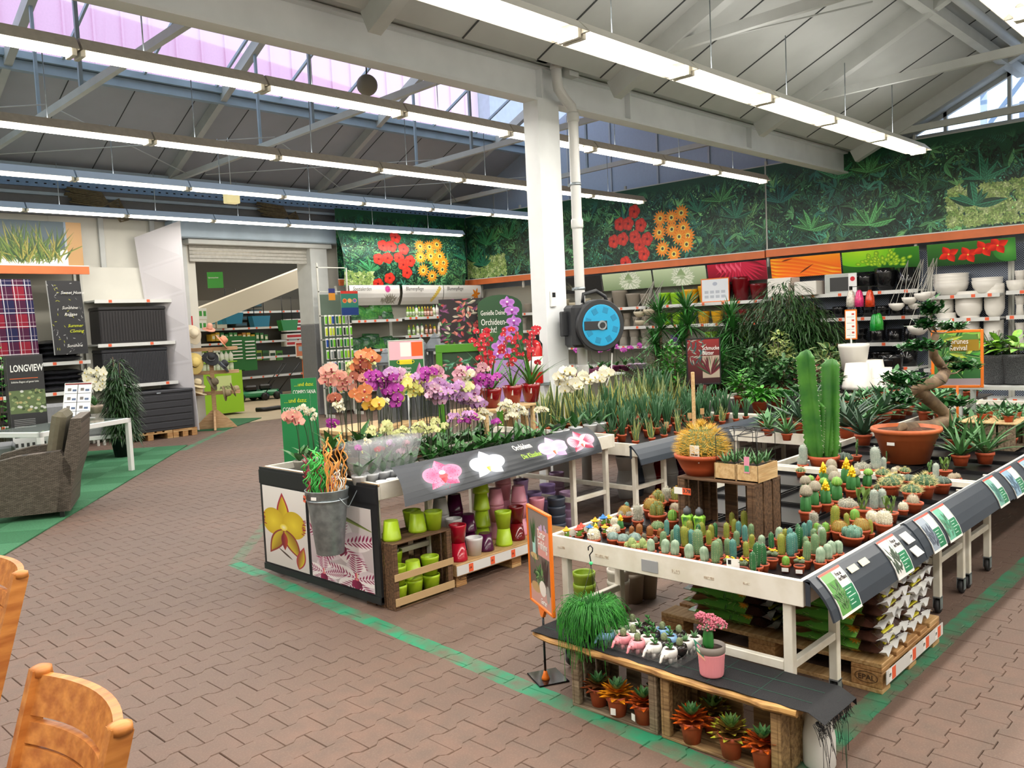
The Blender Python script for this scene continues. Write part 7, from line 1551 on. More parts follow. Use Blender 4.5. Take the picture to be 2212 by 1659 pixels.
def bigplant(px, py, Y, kind, zb, lab, R=.3, group=None, potm=tc_, potr=.09, poth=.14, n=None, X=None):
 P = at_y(px, py, Y) if X is None else at_x(px, py, X)
 if P.x > 13.3 - R and X is None: P = at_x(px, py, 13.3 - R)
 if zb >= .3 and X is None: zb = .655 if (8.25 < P.x < 10.6 and 4.2 < P.y < 5.75) or (5.9 < P.x < 8.2 and 4.2 < P.y < 5.75) else .5
 H = max(.2, P.z - zb); t = thing('potted_plant', lab, 'plant', (P.x, P.y, zb), group=group)
 q = MB(); q.lathe([(potr * .72, 0), (potr * .95, poth * .85), (potr, poth * .86), (potr, poth), (potr * .9, poth), (potr * .88, poth * .9), (.0001, poth * .9)], potm, 14); obj('pot', q, t)
 q = MB(); m = fm_[kind]; st = MB(); r = rnd
 if kind in ('palm', 'fern'):
  for k in range(n or 34):
   a = r.random() * 6.28; up = r.uniform(.7, 1.45); L = H * r.uniform(.6, 1.1); d = hd(a); dr = r.uniform(.2, .5); p0 = Vector((0, 0, poth * .8)); fn_ = lambda u: p0 + d * (L * u * math.cos(up)) + Vector((0, 0, L * u * math.sin(up) - dr * L * u * u)); pts = [fn_(u / 5) for u in range(6)]
   st.tube(pts, .003, None, 4)
   for i in range(16):
    u = .25 + .75 * i / 16; b = fn_(u)
    for s in (-1, 1): strip(q, b, hd(a + s * .9), .2, R * .45 * (1.15 - u), .024 if kind == 'palm' else .02, m, .35, 2)
 elif kind == 'yuc':
  for c in range(n or 4):
   hx = H * (.35 + .65 * (c + 1) / (n or 4)) - .18; o = hd(c * 2.2) * .05; st.tube([Vector((0, 0, poth * .8)) + o, Vector((0, 0, hx)) + o * 1.3], .016, None, 7)
   for k in range(80): strip(q, Vector((0, 0, hx - .05 + .06 * r.random())) + o * 1.3, hd(r.random() * 6.28), r.uniform(-.3, 1.45), R * r.uniform(.9, 1.4), .03, m, .25, 3)
 elif kind == 'ali':
  for c in range(6):
   o = hd(c * 1.1) * R * .25; top = H * r.uniform(.8, 1.0); st.tube([Vector((0, 0, poth * .8)), Vector((0, 0, top * .5)) + o * .5, Vector((0, 0, top)) + o], .007, None, 5)
  for k in range(int((n or 900) * 1.7)):
   a = r.random() * 6.28; rr = R * r.random() ** .5; z = H * (.25 + .75 * r.random()) * (1 - .25 * (rr / R) ** 2); strip(q, Vector((rr * math.cos(a), rr * math.sin(a), z)), hd(a + r.uniform(-.8, .8)), r.uniform(-.3, .7), r.uniform(.13, .22), .021, m, .75, 3)
 elif kind in ('sch', 'var', 'cal', 'bright', 'red', 'ivy', 'dief', 'zam'):
  L, W, dn = {'sch': (.13, .05, 260), 'var': (.13, .04, 240), 'cal': (.17, .09, 60), 'bright': (.11, .045, 160), 'red': (.26, .07, 50), 'ivy': (.05, .04, 700), 'dief': (.2, .08, 34), 'zam': (.07, .025, 240)}[kind]
  for c in range(7): o = hd(c * .9) * R * .6 * r.random(); st.tube([Vector((0, 0, poth * .8)), Vector((0, 0, H * .5)) + o * .6, Vector((0, 0, H * .85)) + o], .004, None, 5)
  for k in range(int((n or dn) * 1.8)):
   a = r.random() * 6.28; rr = R * r.random() ** .6; z = poth + (H - poth) * r.random() ** .7 * math.sqrt(max(.05, 1 - (rr / R) ** 2 * .7)); strip(q, Vector((rr * math.cos(a) * .8, rr * math.sin(a) * .8, z)), hd(a + r.uniform(-.6, .6)), r.uniform(-.1, 1.1), L * r.uniform(.7, 1.2), W, m, .4, 3, edge=mat('leaf_cream', 'c8cc8a', .5) if kind in ('var', 'cal') else (mat('leaf_crim', '8a1c34', .5) if kind == 'red' else None))
 if st.v: obj('stem', st, t, mat('stem_brown', '5a4a34', .7))
 o = obj('foliage', q, t); o['kind'] = 'stuff'; return t
# snake plants: every blade is a part
se, sg_, sd = mat('sans_edge', 'c8c46a', .45), mat('sans_green', '3f5f3a', .4, col2='6a8460', nscale=30, stretch=(1, 1, 6)), mat('sans_dark', '2f5a38', .4, col2='46704a', nscale=24, stretch=(1, 1, 6))
SB = [leaf_mesh('blade', .3, .058, sg_, 5, curl=.12, fold=-.15, shape=.45, edge=se, ed=.3), leaf_mesh('blade', .34, .05, sg_, 5, curl=.05, fold=-.2, shape=.42, edge=se, ed=.28)]
q = MB(); q.tube([(0, 0, 0), (0, 0, .2), (.01, 0, .3), (.015, 0, .33)], [.009, .0095, .006, .001], sd, 7); CB = q.mesh('blade')
q = MB(); q.tube([(0, 0, 0), (.01, 0, .15), (.03, 0, .24)], [.004, .003, .0006], sd, 5); GBl = q.mesh('blade')
def sans(kind):
 t = thing('snake_plant', 'x', 'plant'); terracotta(.055, .08, t)
 for k in range({'e': 9, 'c': 16, 'g': 20}[kind]):
  me = SB[k % 2] if kind == 'e' else CB if kind == 'c' else GBl
  part('blade', me, t, (rnd.uniform(-.025, .025), rnd.uniform(-.025, .025), .06), (Matrix.Rotation(rnd.random() * 6.28, 4, 'Z') @ Matrix.Rotation(rnd.uniform(.02, .3 if kind != 'g' else .6), 4, 'Y')).to_euler(), rnd.uniform(.75, 1.1))
 return t
SS = {k: Stock(lambda k=k: sans(k)) for k in 'ecg'}; SD = {'e': 'yellow edged snake plant', 'c': 'round bladed dark snake plant', 'g': 'thin grassy snake plant'}
sn = {}
for row, (Y, s, seq, x0, x1) in enumerate(((4.34, .62, 'eegegggecc', 5.95, 8.1), (4.6, .85, 'gcggccgccccc', 5.95, 8.15), (4.88, .95, 'cccgccccgccc', 5.95, 8.15), (5.16, 1.2, 'eeeeceeeeeee', 5.95, 8.15), (5.44, 1.4, 'eeeeeeeeeecc', 6.0, 8.15))):
 for k, c in enumerate(seq):
  x = x0 + (x1 - x0) * (k + .5) / len(seq)
  SS[c].put((x, Y + rnd.uniform(-.02, .02), .655), rz=rnd.random() * 6, sc_=s, label=f'{SD[c]}, {ORD[k]} plant from the orchid end in {["the front", "the second", "the third", "the fourth", "the rear"][row]} row', group='snake plants on the plant table')
for k, (px, py) in enumerate(((1440, 925), (1462, 915), (1490, 905), (1517, 895))):
 P = at_y(px, py, 4.4); q = MB(); q.box(-.022, -.001, 0, .022, .001, .06); q.box(-.002, 0, -.09, .002, .002, 0); obj('paper_tag', q, None, mat('kraft', 'b08a5c', .8), label=f'brown paper tag on a stick, {ORD[k]} from the left among the snake plants', cat='tag', group='paper tags in the snake plants', loc=P, rz=-.5)
# poster and batten behind the golden cactus
q = MB(); q.bbox(-.012, -.012, 0, .012, .012, 1.33, palew2); P = at_y(1500, 930, 3.6); obj('wooden_batten', q, None, label='pale upright wooden batten behind the golden barrel cactus', cat='batten', loc=(P.x, 3.6, 0))
R = Ras(120, 160, '3a1418'); R.grad('8a2424', '2a1014')
for k in range(50): R.leaf(rnd.uniform(0, 60), rnd.uniform(80, 160), rnd.random() * 6.28, 22, 5, rnd.choice(['2f6a6a', 'a8b8a8', '8a2434']))
R.rect(55, 20, 120, 100, 'a89a88')
for k in range(40): R.leaf(85, 30, rnd.uniform(.6, 2.6), 70, 7, rnd.choice(['3a5a34', 'c8b8a0', '6a1c2c']))
P = at_y(1521, 815, 5.9); fs_ = frame_sign('poster_sign', 'black framed poster about ornamental leaves above the snake plants', (P.x, 5.9, P.z - .1), -.75, .46, .62, blackp, pmat('schmuck', R))
text('Schmucke\nBlätter', .075, lipw, fs_, (-.02, -.016, .46), (PI / 2, 0, 0), sx=.75)
q = MB(); q.bbox(-.02, -.01, -1.05, .02, .01, 0, mat('post_red', '5a241c')); obj('post', q, fs_)
# purple mini orchids on a small table by the wall shelves, more foliage around
tb = thing('plant_table', 'small grey plant table carrying potted purple mini orchids', 'table', (9.1, 7.55, 0)); q = MB(); q.bbox(-.75, -.35, .98, .75, .35, 1.01, steelw); obj('table_top', q, tb)
for x in (-.7, .66):
 for y in (-.3, .26): q = MB(); q.box(x, y, 0, x + .04, y + .04, .98, steelw); obj('leg', q, tb)
for k in range(9):
 px = 1243 + k * 18; nm = f'purple mini orchid in a {"lilac patterned" if k > 6 else "plum coloured"} pot'
 orchid(px, 752 - (k % 3) * 5, Y=7.35 + .12 * (k % 2), col='mag', n=14, R=.026, zb=1.01, pot=mat('pot_mauve_pat', 'b090b8', .4, col2='e0d0e0', nscale=160) if k > 6 else mat('pot_plum2', '6a1c4a', .3), pr=.075, where='on the small grey table', desc=nm, spread=.06)
for k, (px, py, Y, kd, R_, lab) in enumerate((
 (1420, 650, 7.6, 'yuc', .38, 'yucca palm left of the black framed leaf poster'), (1480, 640, 7.2, 'yuc', .4, 'tall yucca palm behind the black framed leaf poster'), (1530, 630, 7.8, 'palm', .4, 'feathery palm rising behind the yuccas'), (1575, 660, 7.0, 'yuc', .38, 'yucca palm at the right of the palm group'),
 (1400, 760, 6.7, 'palm', .34, 'low fern palm left of the poster post'), (1450, 735, 6.5, 'bright', .22, 'bright leafy plant behind the snake plants'), (1495, 720, 6.9, 'palm', .34, 'bushy palm just behind the snake plants'), (1545, 740, 6.2, 'yuc', .36, 'young yucca under the tall palms'))):
 bigplant(px, py, Y, kd, .5, lab, R_, 'palms behind the snake plants')
for k, (px, py, Y, kd, zb, R_, n, lab) in enumerate((
 (1690, 600, 6.3, 'ali', .3, .55, 1200, 'tall weeping fig with narrow drooping leaves'), (1745, 650, 5.9, 'ali', .4, .45, 700, 'weeping fig with narrow leaves at the right side of the tall one'), (1620, 740, 5.9, 'sch', .5, .36, 320, 'umbrella plant left of the weeping fig'), (1680, 715, 5.6, 'var', .6, .26, 200, 'cream variegated plant in front of the weeping fig'),
 (1785, 745, 5.2, 'cal', .7, .3, 70, 'calathea with cream veined round leaves'), (1735, 790, 5.1, 'red', .7, .28, 60, 'plant with long crimson backed leaves'), (1650, 800, 5.4, 'sch', .7, .28, 200, 'low umbrella plant behind the snake plants'), (1600, 800, 5.0, 'bright', .7, .16, 90, 'glossy bright green zamia beside the tall blades'),
 (1680, 880, 4.6, 'ivy', .7, .26, 500, 'small leaved grey green creeping plant'), (1745, 860, 4.4, 'sch', .7, .22, 120, 'dark leafy plant behind the tall euphorbia'), (1850, 800, 4.9, 'ivy', .7, .3, 700, 'cascading green ivy before the stacked planters'), (1720, 700, 7.2, 'sch', .3, .4, 300, 'dark leafy tree at the back of the fig group'), (1600, 700, 7.4, 'sch', .5, .35, 260, 'dark leafy shrub behind the umbrella plant'))):
 bigplant(px, py, Y, kd, zb, lab, R_, None, n=n)
for lab, a in (('low dark display bench under the palms', (8.6, 6.05, 13.0, 8.2)), ('low dark display bench under the weeping figs', (10.75, 4.1, 13.4, 6.0))):
 q = MB(); x0, y0, x1, y1 = a; q.box(x0, y0, .46, x1, y1, .5)
 for x in (x0, (x0 + x1) / 2, x1 - .05):
  for y in (y0, y1 - .05): q.box(x, y, 0, x + .05, y + .05, .46)
 obj('display_bench', q, None, mat('bench_dark', '2c2a28', .6), label=lab, cat='bench')
n2 = {}
for k in range(34):
 kk = rnd.choice('agee') if k < 14 else 'e'; n2[kk] = n2.get(kk, 0) + 1
 RS0 = (7.45 + (k // 3) * .33 + rnd.uniform(-.05, .05), 3.05 + (k % 3) * .4 + rnd.uniform(-.05, .05)); LATE = globals().setdefault('LATE', []); LATE.append((kk, RS0, n2[kk]))
for k, (px, py, Y, kd, R_, n, lab) in enumerate(((1410, 700, 7.0, 'fern', .4, 40, 'feathery fern at the left end of the palm group'), (1450, 690, 8.0, 'palm', .42, 44, 'large kentia palm at the back of the palm group'), (1560, 700, 6.6, 'palm', .4, 44, 'dark palm between the poster and the umbrella plant'), (1610, 665, 7.9, 'ali', .5, 800, 'thin leaved tree behind the umbrella plant'), (1640, 690, 6.6, 'palm', .4, 40, 'palm fronds in front of the thin leaved tree'), (1715, 640, 7.0, 'ali', .5, 900, 'narrow leaved tree directly behind the weeping fig'), (1780, 680, 6.5, 'ali', .35, 500, 'narrow leaved tree at the right end of the figs'), (1690, 770, 5.0, 'sch', .28, 200, 'dark umbrella plant low before the figs'), (1790, 790, 4.5, 'fern', .3, 30, 'green fern beside the crimson backed plant'), (1640, 840, 4.5, 'bright', .2, 120, 'low bright leafy plant right of the snake plants'))):
 bigplant(px, py, Y, kd, .5, lab, R_, None, n=n)
for k, (px, py, m, cn) in enumerate(((1352, 1075, pwhite, 'white'), (1375, 1070, pgrey, 'slate grey'), (1400, 1062, pwhite, 'tall white'), (1422, 1058, pdred, 'dark red'), (1448, 1050, pwhite, 'rear white'), (1470, 1045, pplum, 'plum'))):
 P = at_z(px, py, 0)
 for j in range(3): cover(P.x, P.y, j * .14, m, cn, f"{cn} pot under the snake plant table, {['lowest', 'middle', 'top'][j]} of its stack", j % 2 == 0, r=.09, h=.14)
# tall euphorbia cactus
eu = thing('euphorbia', 'tall three ribbed green euphorbia in a terracotta pot', 'cactus', (*at_z(1779, 1003, .69).xy, .655)); terracotta(.11, .1, eu)
em = mat('euph_mat', '4f8a34', .4, col2='2f6a2c', nscale=6)
for x, y, h, ti, tx in ((-.03, .03, .78, -.13, -.02), (.03, -.05, .70, .05, 0), (.035, -.0, .5, .1, .05), (-.0, .05, .4, -.02, .06)):
 q = MB(); T = Matrix.Translation((x, y, .08)) @ Matrix.Rotation(ti, 4, 'Y') @ Matrix.Rotation(tx, 4, 'X'); N_ = 44
 q.lathe([(.072 * (.7 + .3 * min(1, i / 5)) * (1 if i < N_ - 3 else math.sqrt(max(0, (N_ - i) / 3))) * (1 + .15 * (i % 2)), h * i / N_) for i in range(N_ + 1)], em, 24, T, fn=lambda a, r, z: max(.0002, r * (.22 + .78 * abs(math.cos(1.5 * a)) ** 5))); st = obj('stem', q, eu); q = MB()
 areoles(q, [(T @ Vector((.072 * math.cos(j * 2.0944), .072 * math.sin(j * 2.0944), h * i / 22)), T.to_3x3() @ Vector((math.cos(j * 2.0944), math.sin(j * 2.0944), 0))) for i in range(3, 21) for j in range(3)], .011, .0014, wsp, 3); obj('spines', q, st)['kind'] = 'stuff'
# aloes, agaves and echeverias around the bonsai
al = leaf_mesh('leaf', .3, .034, mat('aloe_green', '4a7a48', .4, col2='5f9058', nscale=10), 5, curl=.35, fold=-.35, shape=.42, th=.006); al2 = leaf_mesh('leaf', .3, .045, mat('agave_green', '35553f', .4, col2='4a6a50', nscale=8), 5, curl=.3, fold=-.3, shape=.45, th=.007); ec = leaf_mesh('leaf', .1, .036, mat('eche_green', '6a9a68', .4, col2='4f8058', nscale=20), 3, curl=.3, fold=-.25, shape=.6, th=.006)
def rosp(me, n, rng, potr):
 t = thing('succulent_plant', 'x', 'succulent'); terracotta(potr, potr * 1.3, t)
 for k in range(n): part('leaf', me, t, (0, 0, potr * 1.1), (Matrix.Rotation(k * 2.4, 4, 'Z') @ Matrix.Rotation(rng[0] + (rng[1] - rng[0]) * k / n + rnd.uniform(-.08, .08), 4, 'Y')).to_euler(), rnd.uniform(.8, 1.1))
 return t
RS = {'a': Stock(lambda: rosp(al, 18, (1.1, .1), .06)), 'g': Stock(lambda: rosp(al2, 16, (1.0, .08), .07)), 'e': Stock(lambda: rosp(ec, 20, (1.4, .3), .05))}
RD = {'a': 'green aloe in a terracotta pot', 'g': 'large dark agave', 'e': 'pale green rosette succulent'}; rc = {}
for k, px, py, s, z in (('a', 2075, 1004, 1.0, .66), ('a', 2128, 1000, 1.05, .66), ('a', 2180, 965, 1.0, .66), ('a', 2205, 940, 1.0, .66), ('a', 2100, 970, .95, .66), ('a', 2150, 960, .95, .66), ('a', 2055, 965, .9, .66), ('e', 2060, 930, 1.5, .7), ('e', 2100, 925, 1.5, .7), ('e', 2140, 920, 1.6, .7), ('e', 2180, 915, 1.6, .7), ('e', 2205, 900, 1.5, .7), ('e', 2080, 905, 1.4, .7), ('e', 2125, 900, 1.4, .7), ('e', 2165, 895, 1.4, .7), ('g', 1830, 945, 1.15, .66), ('g', 1865, 960, 1.0, .66), ('g', 1800, 930, 1.1, .66), ('a', 1700, 950, .8, .66), ('a', 1660, 940, .8, .66), ('e', 1890, 905, 1.5, .7), ('e', 1930, 895, 1.6, .7), ('e', 1870, 890, 1.5, .7), ('e', 2000, 900, 1.6, .7), ('e', 2035, 905, 1.5, .7)):
 rc[k] = rc.get(k, 0) + 1; P = at_z(px, py, z); z_ = .655
 if P.x > 10.3 or not (1.5 < P.y < 2.85): z_ = .655
 RS[k].put((min(P.x, 10.3), P.y, z_), rz=rnd.random() * 6, sc_=s, label=f'{RD[k]}, {ORD[rc[k] - 1]} of its kind around the bonsai', group=RD[k] + 's around the bonsai')
for kk, (x, y), n in LATE: RS[kk].put((x, y, .652), rz=rnd.random() * 6, sc_={'a': 1.0, 'g': 1.15, 'e': 1.5}[kk], label=f'{RD[kk]}, {ORD[n - 1]} of its kind on the dark bench', group=RD[kk] + 's on the dark bench')
q = MB(); q.box(7.3, 2.9, .64, 11.5, 4.12, .652, tray_m); q.box(7.28, 2.9, .56, 7.3, 4.12, .66, tw)
for x in (7.3, 9.4, 11.4):
 for y in (2.95, 4.05): q.box(x, y, 0, x + .04, y + .04, .64, tw)
obj('succulent_bench', q, None, label='long low dark bench bridging the plant tables behind the bonsai', cat='bench')
# bonsai
bz = thing('bonsai', 'large ficus bonsai with a thick S-curved trunk in a terracotta pot', 'bonsai', (*at_z(1958, 995, .66).xy, .655)); B0 = bz.location.copy()
q = MB(); q.lathe([(.15, 0), (.2, .17), (.206, .172), (.218, .215), (.235, .22), (.24, .235), (.235, .25), (.222, .25), (.215, .225)], mat('bonsai_pot', 'c8683a', .5, noise=.08, nscale=5), 40); obj('pot', q, bz); q = MB(); q.lathe([(.217, .225), (.1, .235), (.0001, .24)], bark, 20); obj('soil', q, bz)
q = MB(); q.box(-.001, -.026, 0, .001, .026, .022); o = obj('barcode_label', q, bz, lipw); o.location = (-.205, .035, .14); o.rotation_euler = (0, 0, .0)
ZB = lambda x, y, dy=0: at_y(1880 + x / 4.74, 650 + y / 4.74, B0.y + dy) - B0
tp = [(330, 1330), (400, 1325), (500, 1310), (640, 1290), (750, 1250), (780, 1200), (740, 1130), (650, 1050), (540, 960), (480, 900), (520, 860), (620, 840), (720, 800), (765, 730), (710, 640), (650, 560), (640, 440), (675, 340)]
q = MB(); tm = mat('bonsai_bark', '8a7358', .75, col2='5f4c3a', nscale=9, bump=.5, bscale=22)
q.tube([ZB(x, y, .03 * math.sin(i)) for i, (x, y) in enumerate(tp)], [.045, .06, .06, .055, .056, .05, .046, .048, .052, .044, .046, .048, .05, .044, .037, .034, .03, .026], tm, 14); q.tube([ZB(360, 1320), ZB(330, 1290), ZB(300, 1330)], [.03, .035, .01], tm, 8); q.tube([ZB(520, 1310, -.03), ZB(600, 1340, -.06), ZB(700, 1370, -.08)], [.03, .025, .01], tm, 8); obj('trunk', q, bz)
lf = leaf_mesh('leaf', .062, .034, mat('ficus_leaf', '1f4a24', .3, col2='2f6a30', nscale=14, spec=.5), 3, curl=.3, fold=-.2, shape=.75); br = MB()
q = MB(); npd = 0
for cx, cy, rx, ry, dy, (bx, by) in ((610, 110, 95, 120, 0, (680, 340)), (570, 250, 110, 80, .03, (675, 330)), (540, 470, 210, 75, -.03, (640, 470)), (840, 270, 130, 75, .05, (680, 330)), (960, 680, 150, 90, 0, (790, 750)), (340, 830, 180, 110, -.05, (480, 900)), (850, 1050, 180, 90, .03, (760, 1150)), (330, 1030, 110, 90, .05, (440, 960)), (820, 600, 70, 40, 0, (740, 680))):
 C0 = ZB(cx, cy, dy); br.tube([ZB(bx, by), (ZB(bx, by) + C0) / 2 + Vector((0, 0, -.02)), C0], [.009, .006, .003], tm, 5)
 for k in range(int(rx * ry / 55)):
  u, v, w = [rnd.gauss(0, .45) for _ in range(3)]; p = C0 + Vector((.72, -.69, 0)) * (u * rx / 1350) + Vector((.69, .72, 0)) * (v * rx / 1500) + Vector((0, 0, abs(w) * ry / 1350 - .02)); a = rnd.random() * 6.28; M_ = Matrix.Translation(p) @ Matrix.Rotation(a, 4, 'Z') @ Matrix.Rotation(rnd.uniform(.5, 1.6), 4, 'Y')
  vs = [M_ @ v_.co for v_ in lf.vertices]; q.add(vs, [tuple(f.vertices) for f in lf.polygons], lf.materials[0], True)
obj('branch', br, bz); o = obj('foliage', q, bz); o['kind'] = 'stuff'
# column things: hose reel, extinguisher, thermostat
P = at_y(1283, 703, 5.55); hr = thing('hose_reel', 'black wall hose reel with a bright blue disc on the column', 'hose reel', P, -.45); hb = mat('reel_blue', '1f9ac8', .35); hk = mat('reel_black', '26282c', .45)
cyl = lambda q, r, y0, y1, m, n=36, x=0, z=0: q.lathe([(r * .97, y0), (r, y0 + .01), (r, y1 - .01), (r * .97, y1)], m, n, Matrix.Translation((x, 0, z)) @ Matrix.Rotation(PI / 2, 4, 'X'))
q = MB(); cyl(q, .27, -.0, .17, hk); q.bbox(-.3, -.12, -.22, -.05, .12, .22, hk, b=.03); q.bbox(-.36, .0, -.1, -.28, .08, .16, hk, b=.01); obj('housing', q, hr)
q = MB(); cyl(q, .215, .165, .185, hb); obj('disc', q, hr); q = MB(); cyl(q, .05, .18, .2, galv, 20, .0); cyl(q, .03, .2, .21, hk, 16, .0)
for k in range(8): a = k * .785 + .3; q.bbox(-.03, -.187, .13, .03, -.184, .19, mat('reel_blue2', '187fa8', .4), T=Matrix.Rotation(a, 4, 'Y'), b=.002)
q.bbox(-.2, -.192, -.045, .06, -.186, .045, hk, b=.003); obj('hub', q, hr)
q = MB(); q.tube([(-.14, -.04, .24), (-.13, -.04, .33), (.02, -.04, .36), (.12, -.04, .3), (.14, -.04, .24)], .02, hk, 8); obj('handle', q, hr)
q = MB(); L0 = at_y(1312, 690, 5.5) - P; pts = [at_y(x, y, 5.45) - P for x, y in ((1312, 690), (1322, 705), (1328, 730), (1322, 762))]; Ri = Matrix.Rotation(.45, 4, 'Z'); q.tube([Ri @ p for p in pts], [.012, .02, .022, .016], hk, 8); q.tube([Ri @ (at_y(x, y, 5.45) - P) for x, y in ((1321, 700), (1324, 722))], .014, ofr, 6); obj('spray_lance', q, hr)
q = MB(); q.tube([Ri @ (at_y(x, y, 5.45) - P) for x, y in ((1322, 762), (1321, 800), (1308, 838))], .006, lipw, 6); q.tube([Ri @ (at_y(x, y, 5.45) - P) for x, y in ((1310, 835), (1305, 852))], [.01, .022], ofr, 8); obj('lance_tube', q, hr)
fe = thing('fire_extinguisher', 'red fire extinguisher behind the red orchids beside the column', 'fire extinguisher', (6.45, 5.85, 1.15)); rd = mat('ext_red', 'c01c1c', .25, coat=.4)
q = MB(); q.lathe([(.075, 0), (.08, .01), (.08, .36), (.06, .42), (.025, .45)], rd, 20); obj('cylinder', q, fe); q = MB(); q.box(-.03, -.02, .45, .06, .02, .5, blackp); q.tube([(.03, 0, .48), (.11, 0, .4), (.1, 0, .2)], .012, blackp, 6); obj('valve', q, fe); q = MB(); q.lathe([(.0805, .12), (.0805, .28)], lipw, 20); obj('label', q, fe)
q = MB(); q.bbox(-.06, -.02, -.03, .21, .09, .0, galv, b=.002); obj('bracket', q, fe)
th = obj('thermostat', MB().bbox(6.72, YV - .125, 1.93, 6.80, YV - .1, 2.1, lipw, b=.006), None, label='small white thermostat box on the white column', cat='thermostat')
q = MB(); q.box(6.735, YV - .127, 2.03, 6.785, YV - .1245, 2.08); obj('display', q, th, blackp)
# arched orchid board
R = Ras(300, 800, '2a4a2c'); R.grad('2a5030', '20402a'); R.rect(0, 0, 300, 330, 'b090c8')
for k in range(80): R.disc(rnd.uniform(0, 300), rnd.uniform(330, 520), 40, 20, '3f7a34', '2a5030')
for k, (x, y) in enumerate(((130, 420), (180, 480), (220, 540), (170, 380), (240, 600), (230, 680), (200, 740), (120, 360))): R.orchid(x, y, 48, 'a85ac0', 'c88ad8', '7a2a7a', '9a3a9a')
gb2 = thing('orchid_board', 'tall arched green board praising orchids behind the red blooms', 'sign', (*at_y(1081, 700, 6.6).xy, 0), -.62); pm = pmat('genie', R); w2 = .25
prof = [(-w2, .9), (w2, .9), (w2, 1.98)] + [(w2 * math.cos(a * PI / 10), 1.98 + .12 * math.sin(a * PI / 10)) for a in range(1, 10)] + [(-w2, 1.98)]
q = MB(); q.prism([(x, z) for x, z in prof], 0, .01, T=Matrix.Rotation(PI / 2, 4, 'X')); q.mats = [mat('board_back', '2a4a2c')]; q.m = [0] * len(q.f)
o_ = q.add([(x, -.0115, z) for x, z in prof], [tuple(range(len(prof)))], pm); q.uv[len(q.f) - 1] = [((x + w2) / .5, (z - .9) / 1.2) for x, z in prof]; obj('board', q, gb2)
text('Genieße Deine', .075, lipw, gb2, (-.22, -.013, 1.88), (PI / 2, 0, 0), sx=.6); text('Orchideen-\npracht!', .1, lipw, gb2, (-.22, -.013, 1.77), (PI / 2, 0, 0), sx=.62); q = MB(); q.box(-.18, .0, 0, -.15, .03, .9); q.box(.15, 0, 0, .18, .03, .9); obj('stand', q, gb2, steelw)
# lanterns and the green framed display behind the orchids
lg = mat('lantern_grey', '70767c', .4, metal=.3, noise=.1); q = MB(); q.bbox(-1.2, -.3, .72, 1.6, .3, .76, palew2); P = at_y(900, 800, 7.4)
for x in (-1.15, 1.5): q.box(x, -.25, 0, x + .05, .25, .72, palew2)
obj('lantern_table', q, None, label='pale wooden table carrying grey lanterns behind the orchids', cat='table', loc=(P.x, 7.4, 0))
def lantern(px, py, Y, s, w):
 P = at_y(px, py, Y); t = thing('lantern', f'grey metal lantern with crossed glass bars, {w}', 'lantern', (P.x, Y, .76), .4, group='grey lanterns behind the orchids'); H = P.z - .76; h = H - s * .9
 q = MB(); q.lathe([(s * .75, h), (s * .72, h + .01), (s * .3, h + s * .55), (s * .3, h + s * .62), (s * .2, h + s * .7), (.001, H)], lg, 4, Matrix.Rotation(PI / 4, 4, 'Z'), smooth=False); obj('roof', q, t)
 a = s * .45; q = MB()
 for x in (-a, a):
  for y in (-a, a): q.box(x - .012, y - .012, .0, x + .012, y + .012, h)
 q.box(-a, -a, 0, a, a, .03); q.box(-a, -a, h - .03, a, a, h); q.box(-a + .01, -a + .01, 0, a - .01, a - .01, max(.03, h - s * 1.7)); obj('body', q, t, lg); q = MB(); zz = max(.03, h - s * 1.7)
 for y in (-a, a): q.bar((-a, y, zz), (a, y, h), .006); q.bar((-a, y, h), (a, y, zz), .006)
 obj('crossed_bar', q, t, lg)
for px, py, s, w in ((833, 752, .17, 'leftmost of the row'), (862, 747, .15, 'second from the left, smaller'), (885, 733, .17, 'behind the orchid food poster'), (908, 728, .16, 'between the poster and the tall one'), (939, 718, .2, 'tallest of the row')): lantern(px, py, 7.35 + .1 * (s < .17), s, w)
R = Ras(120, 170, '2f6a3c'); R.rect(0, 110, 120, 170, 'e8b8c4'); R.rect(40, 120, 78, 165, 'f4f0ea'); R.rect(80, 120, 120, 165, 'e8622c'); R.rect(35, 95, 80, 110, 'f0e030'); R.leaf(100, 20, 1.5, 80, 26, 'e8a8d0', 'c06aa8')
for k in range(12): R.leaf(40, 5, rnd.uniform(.4, 2.4), 50, 14, '4f9a5a', '2f6a44')
P = at_y(879, 800, 6.7); fs_ = frame_sign('food_poster', 'small poster for orchid substrate with orange price field among the blooms', (P.x, 6.7, P.z - .25), -.7, .36, .56, mat('frame_clear', 'b0c0b0', .3), pmat('compo', R), bw=.012); text('COMPO', .05, mat('compo_y', 'f0e030'), fs_, (-.1, -.013, .32), (PI / 2, 0, 0)); text('Orchideen\nAufbaukur', .042, lipw, fs_, (-.1, -.013, .26), (PI / 2, 0, 0), sx=.8); q = MB(); q.tube([(0, 0, .25 - P.z), (0, 0, .02)], .01); obj('pole', q, fs_, steelw)
gm = mat('frame_green', '4a8a1c', .4); P = at_y(1010, 742, 6.9); t = thing('bulb_display', 'green wooden display frame holding flower bulb prints', 'display', (P.x, 6.9, 0), -.7); zt = P.z
q = MB(); q.bbox(-.36, -.03, zt - .09, .36, .03, zt, gm); q.bbox(-.36, -.03, 0, -.29, .03, zt - .09, gm); q.bbox(.29, -.03, 0, .36, .03, zt - .09, gm); obj('frame', q, t); R = Ras(200, 200, '2f4a34')
for k in range(120): R.leaf(rnd.uniform(0, 200), rnd.uniform(0, 160), rnd.random() * 6.28, 30, 12, rnd.choice(['d87a8a', 'e8a0a8', '4f9a6a', '7ac0a0', '3a6a4a', 'e8e0d0', 'c84a4a']))
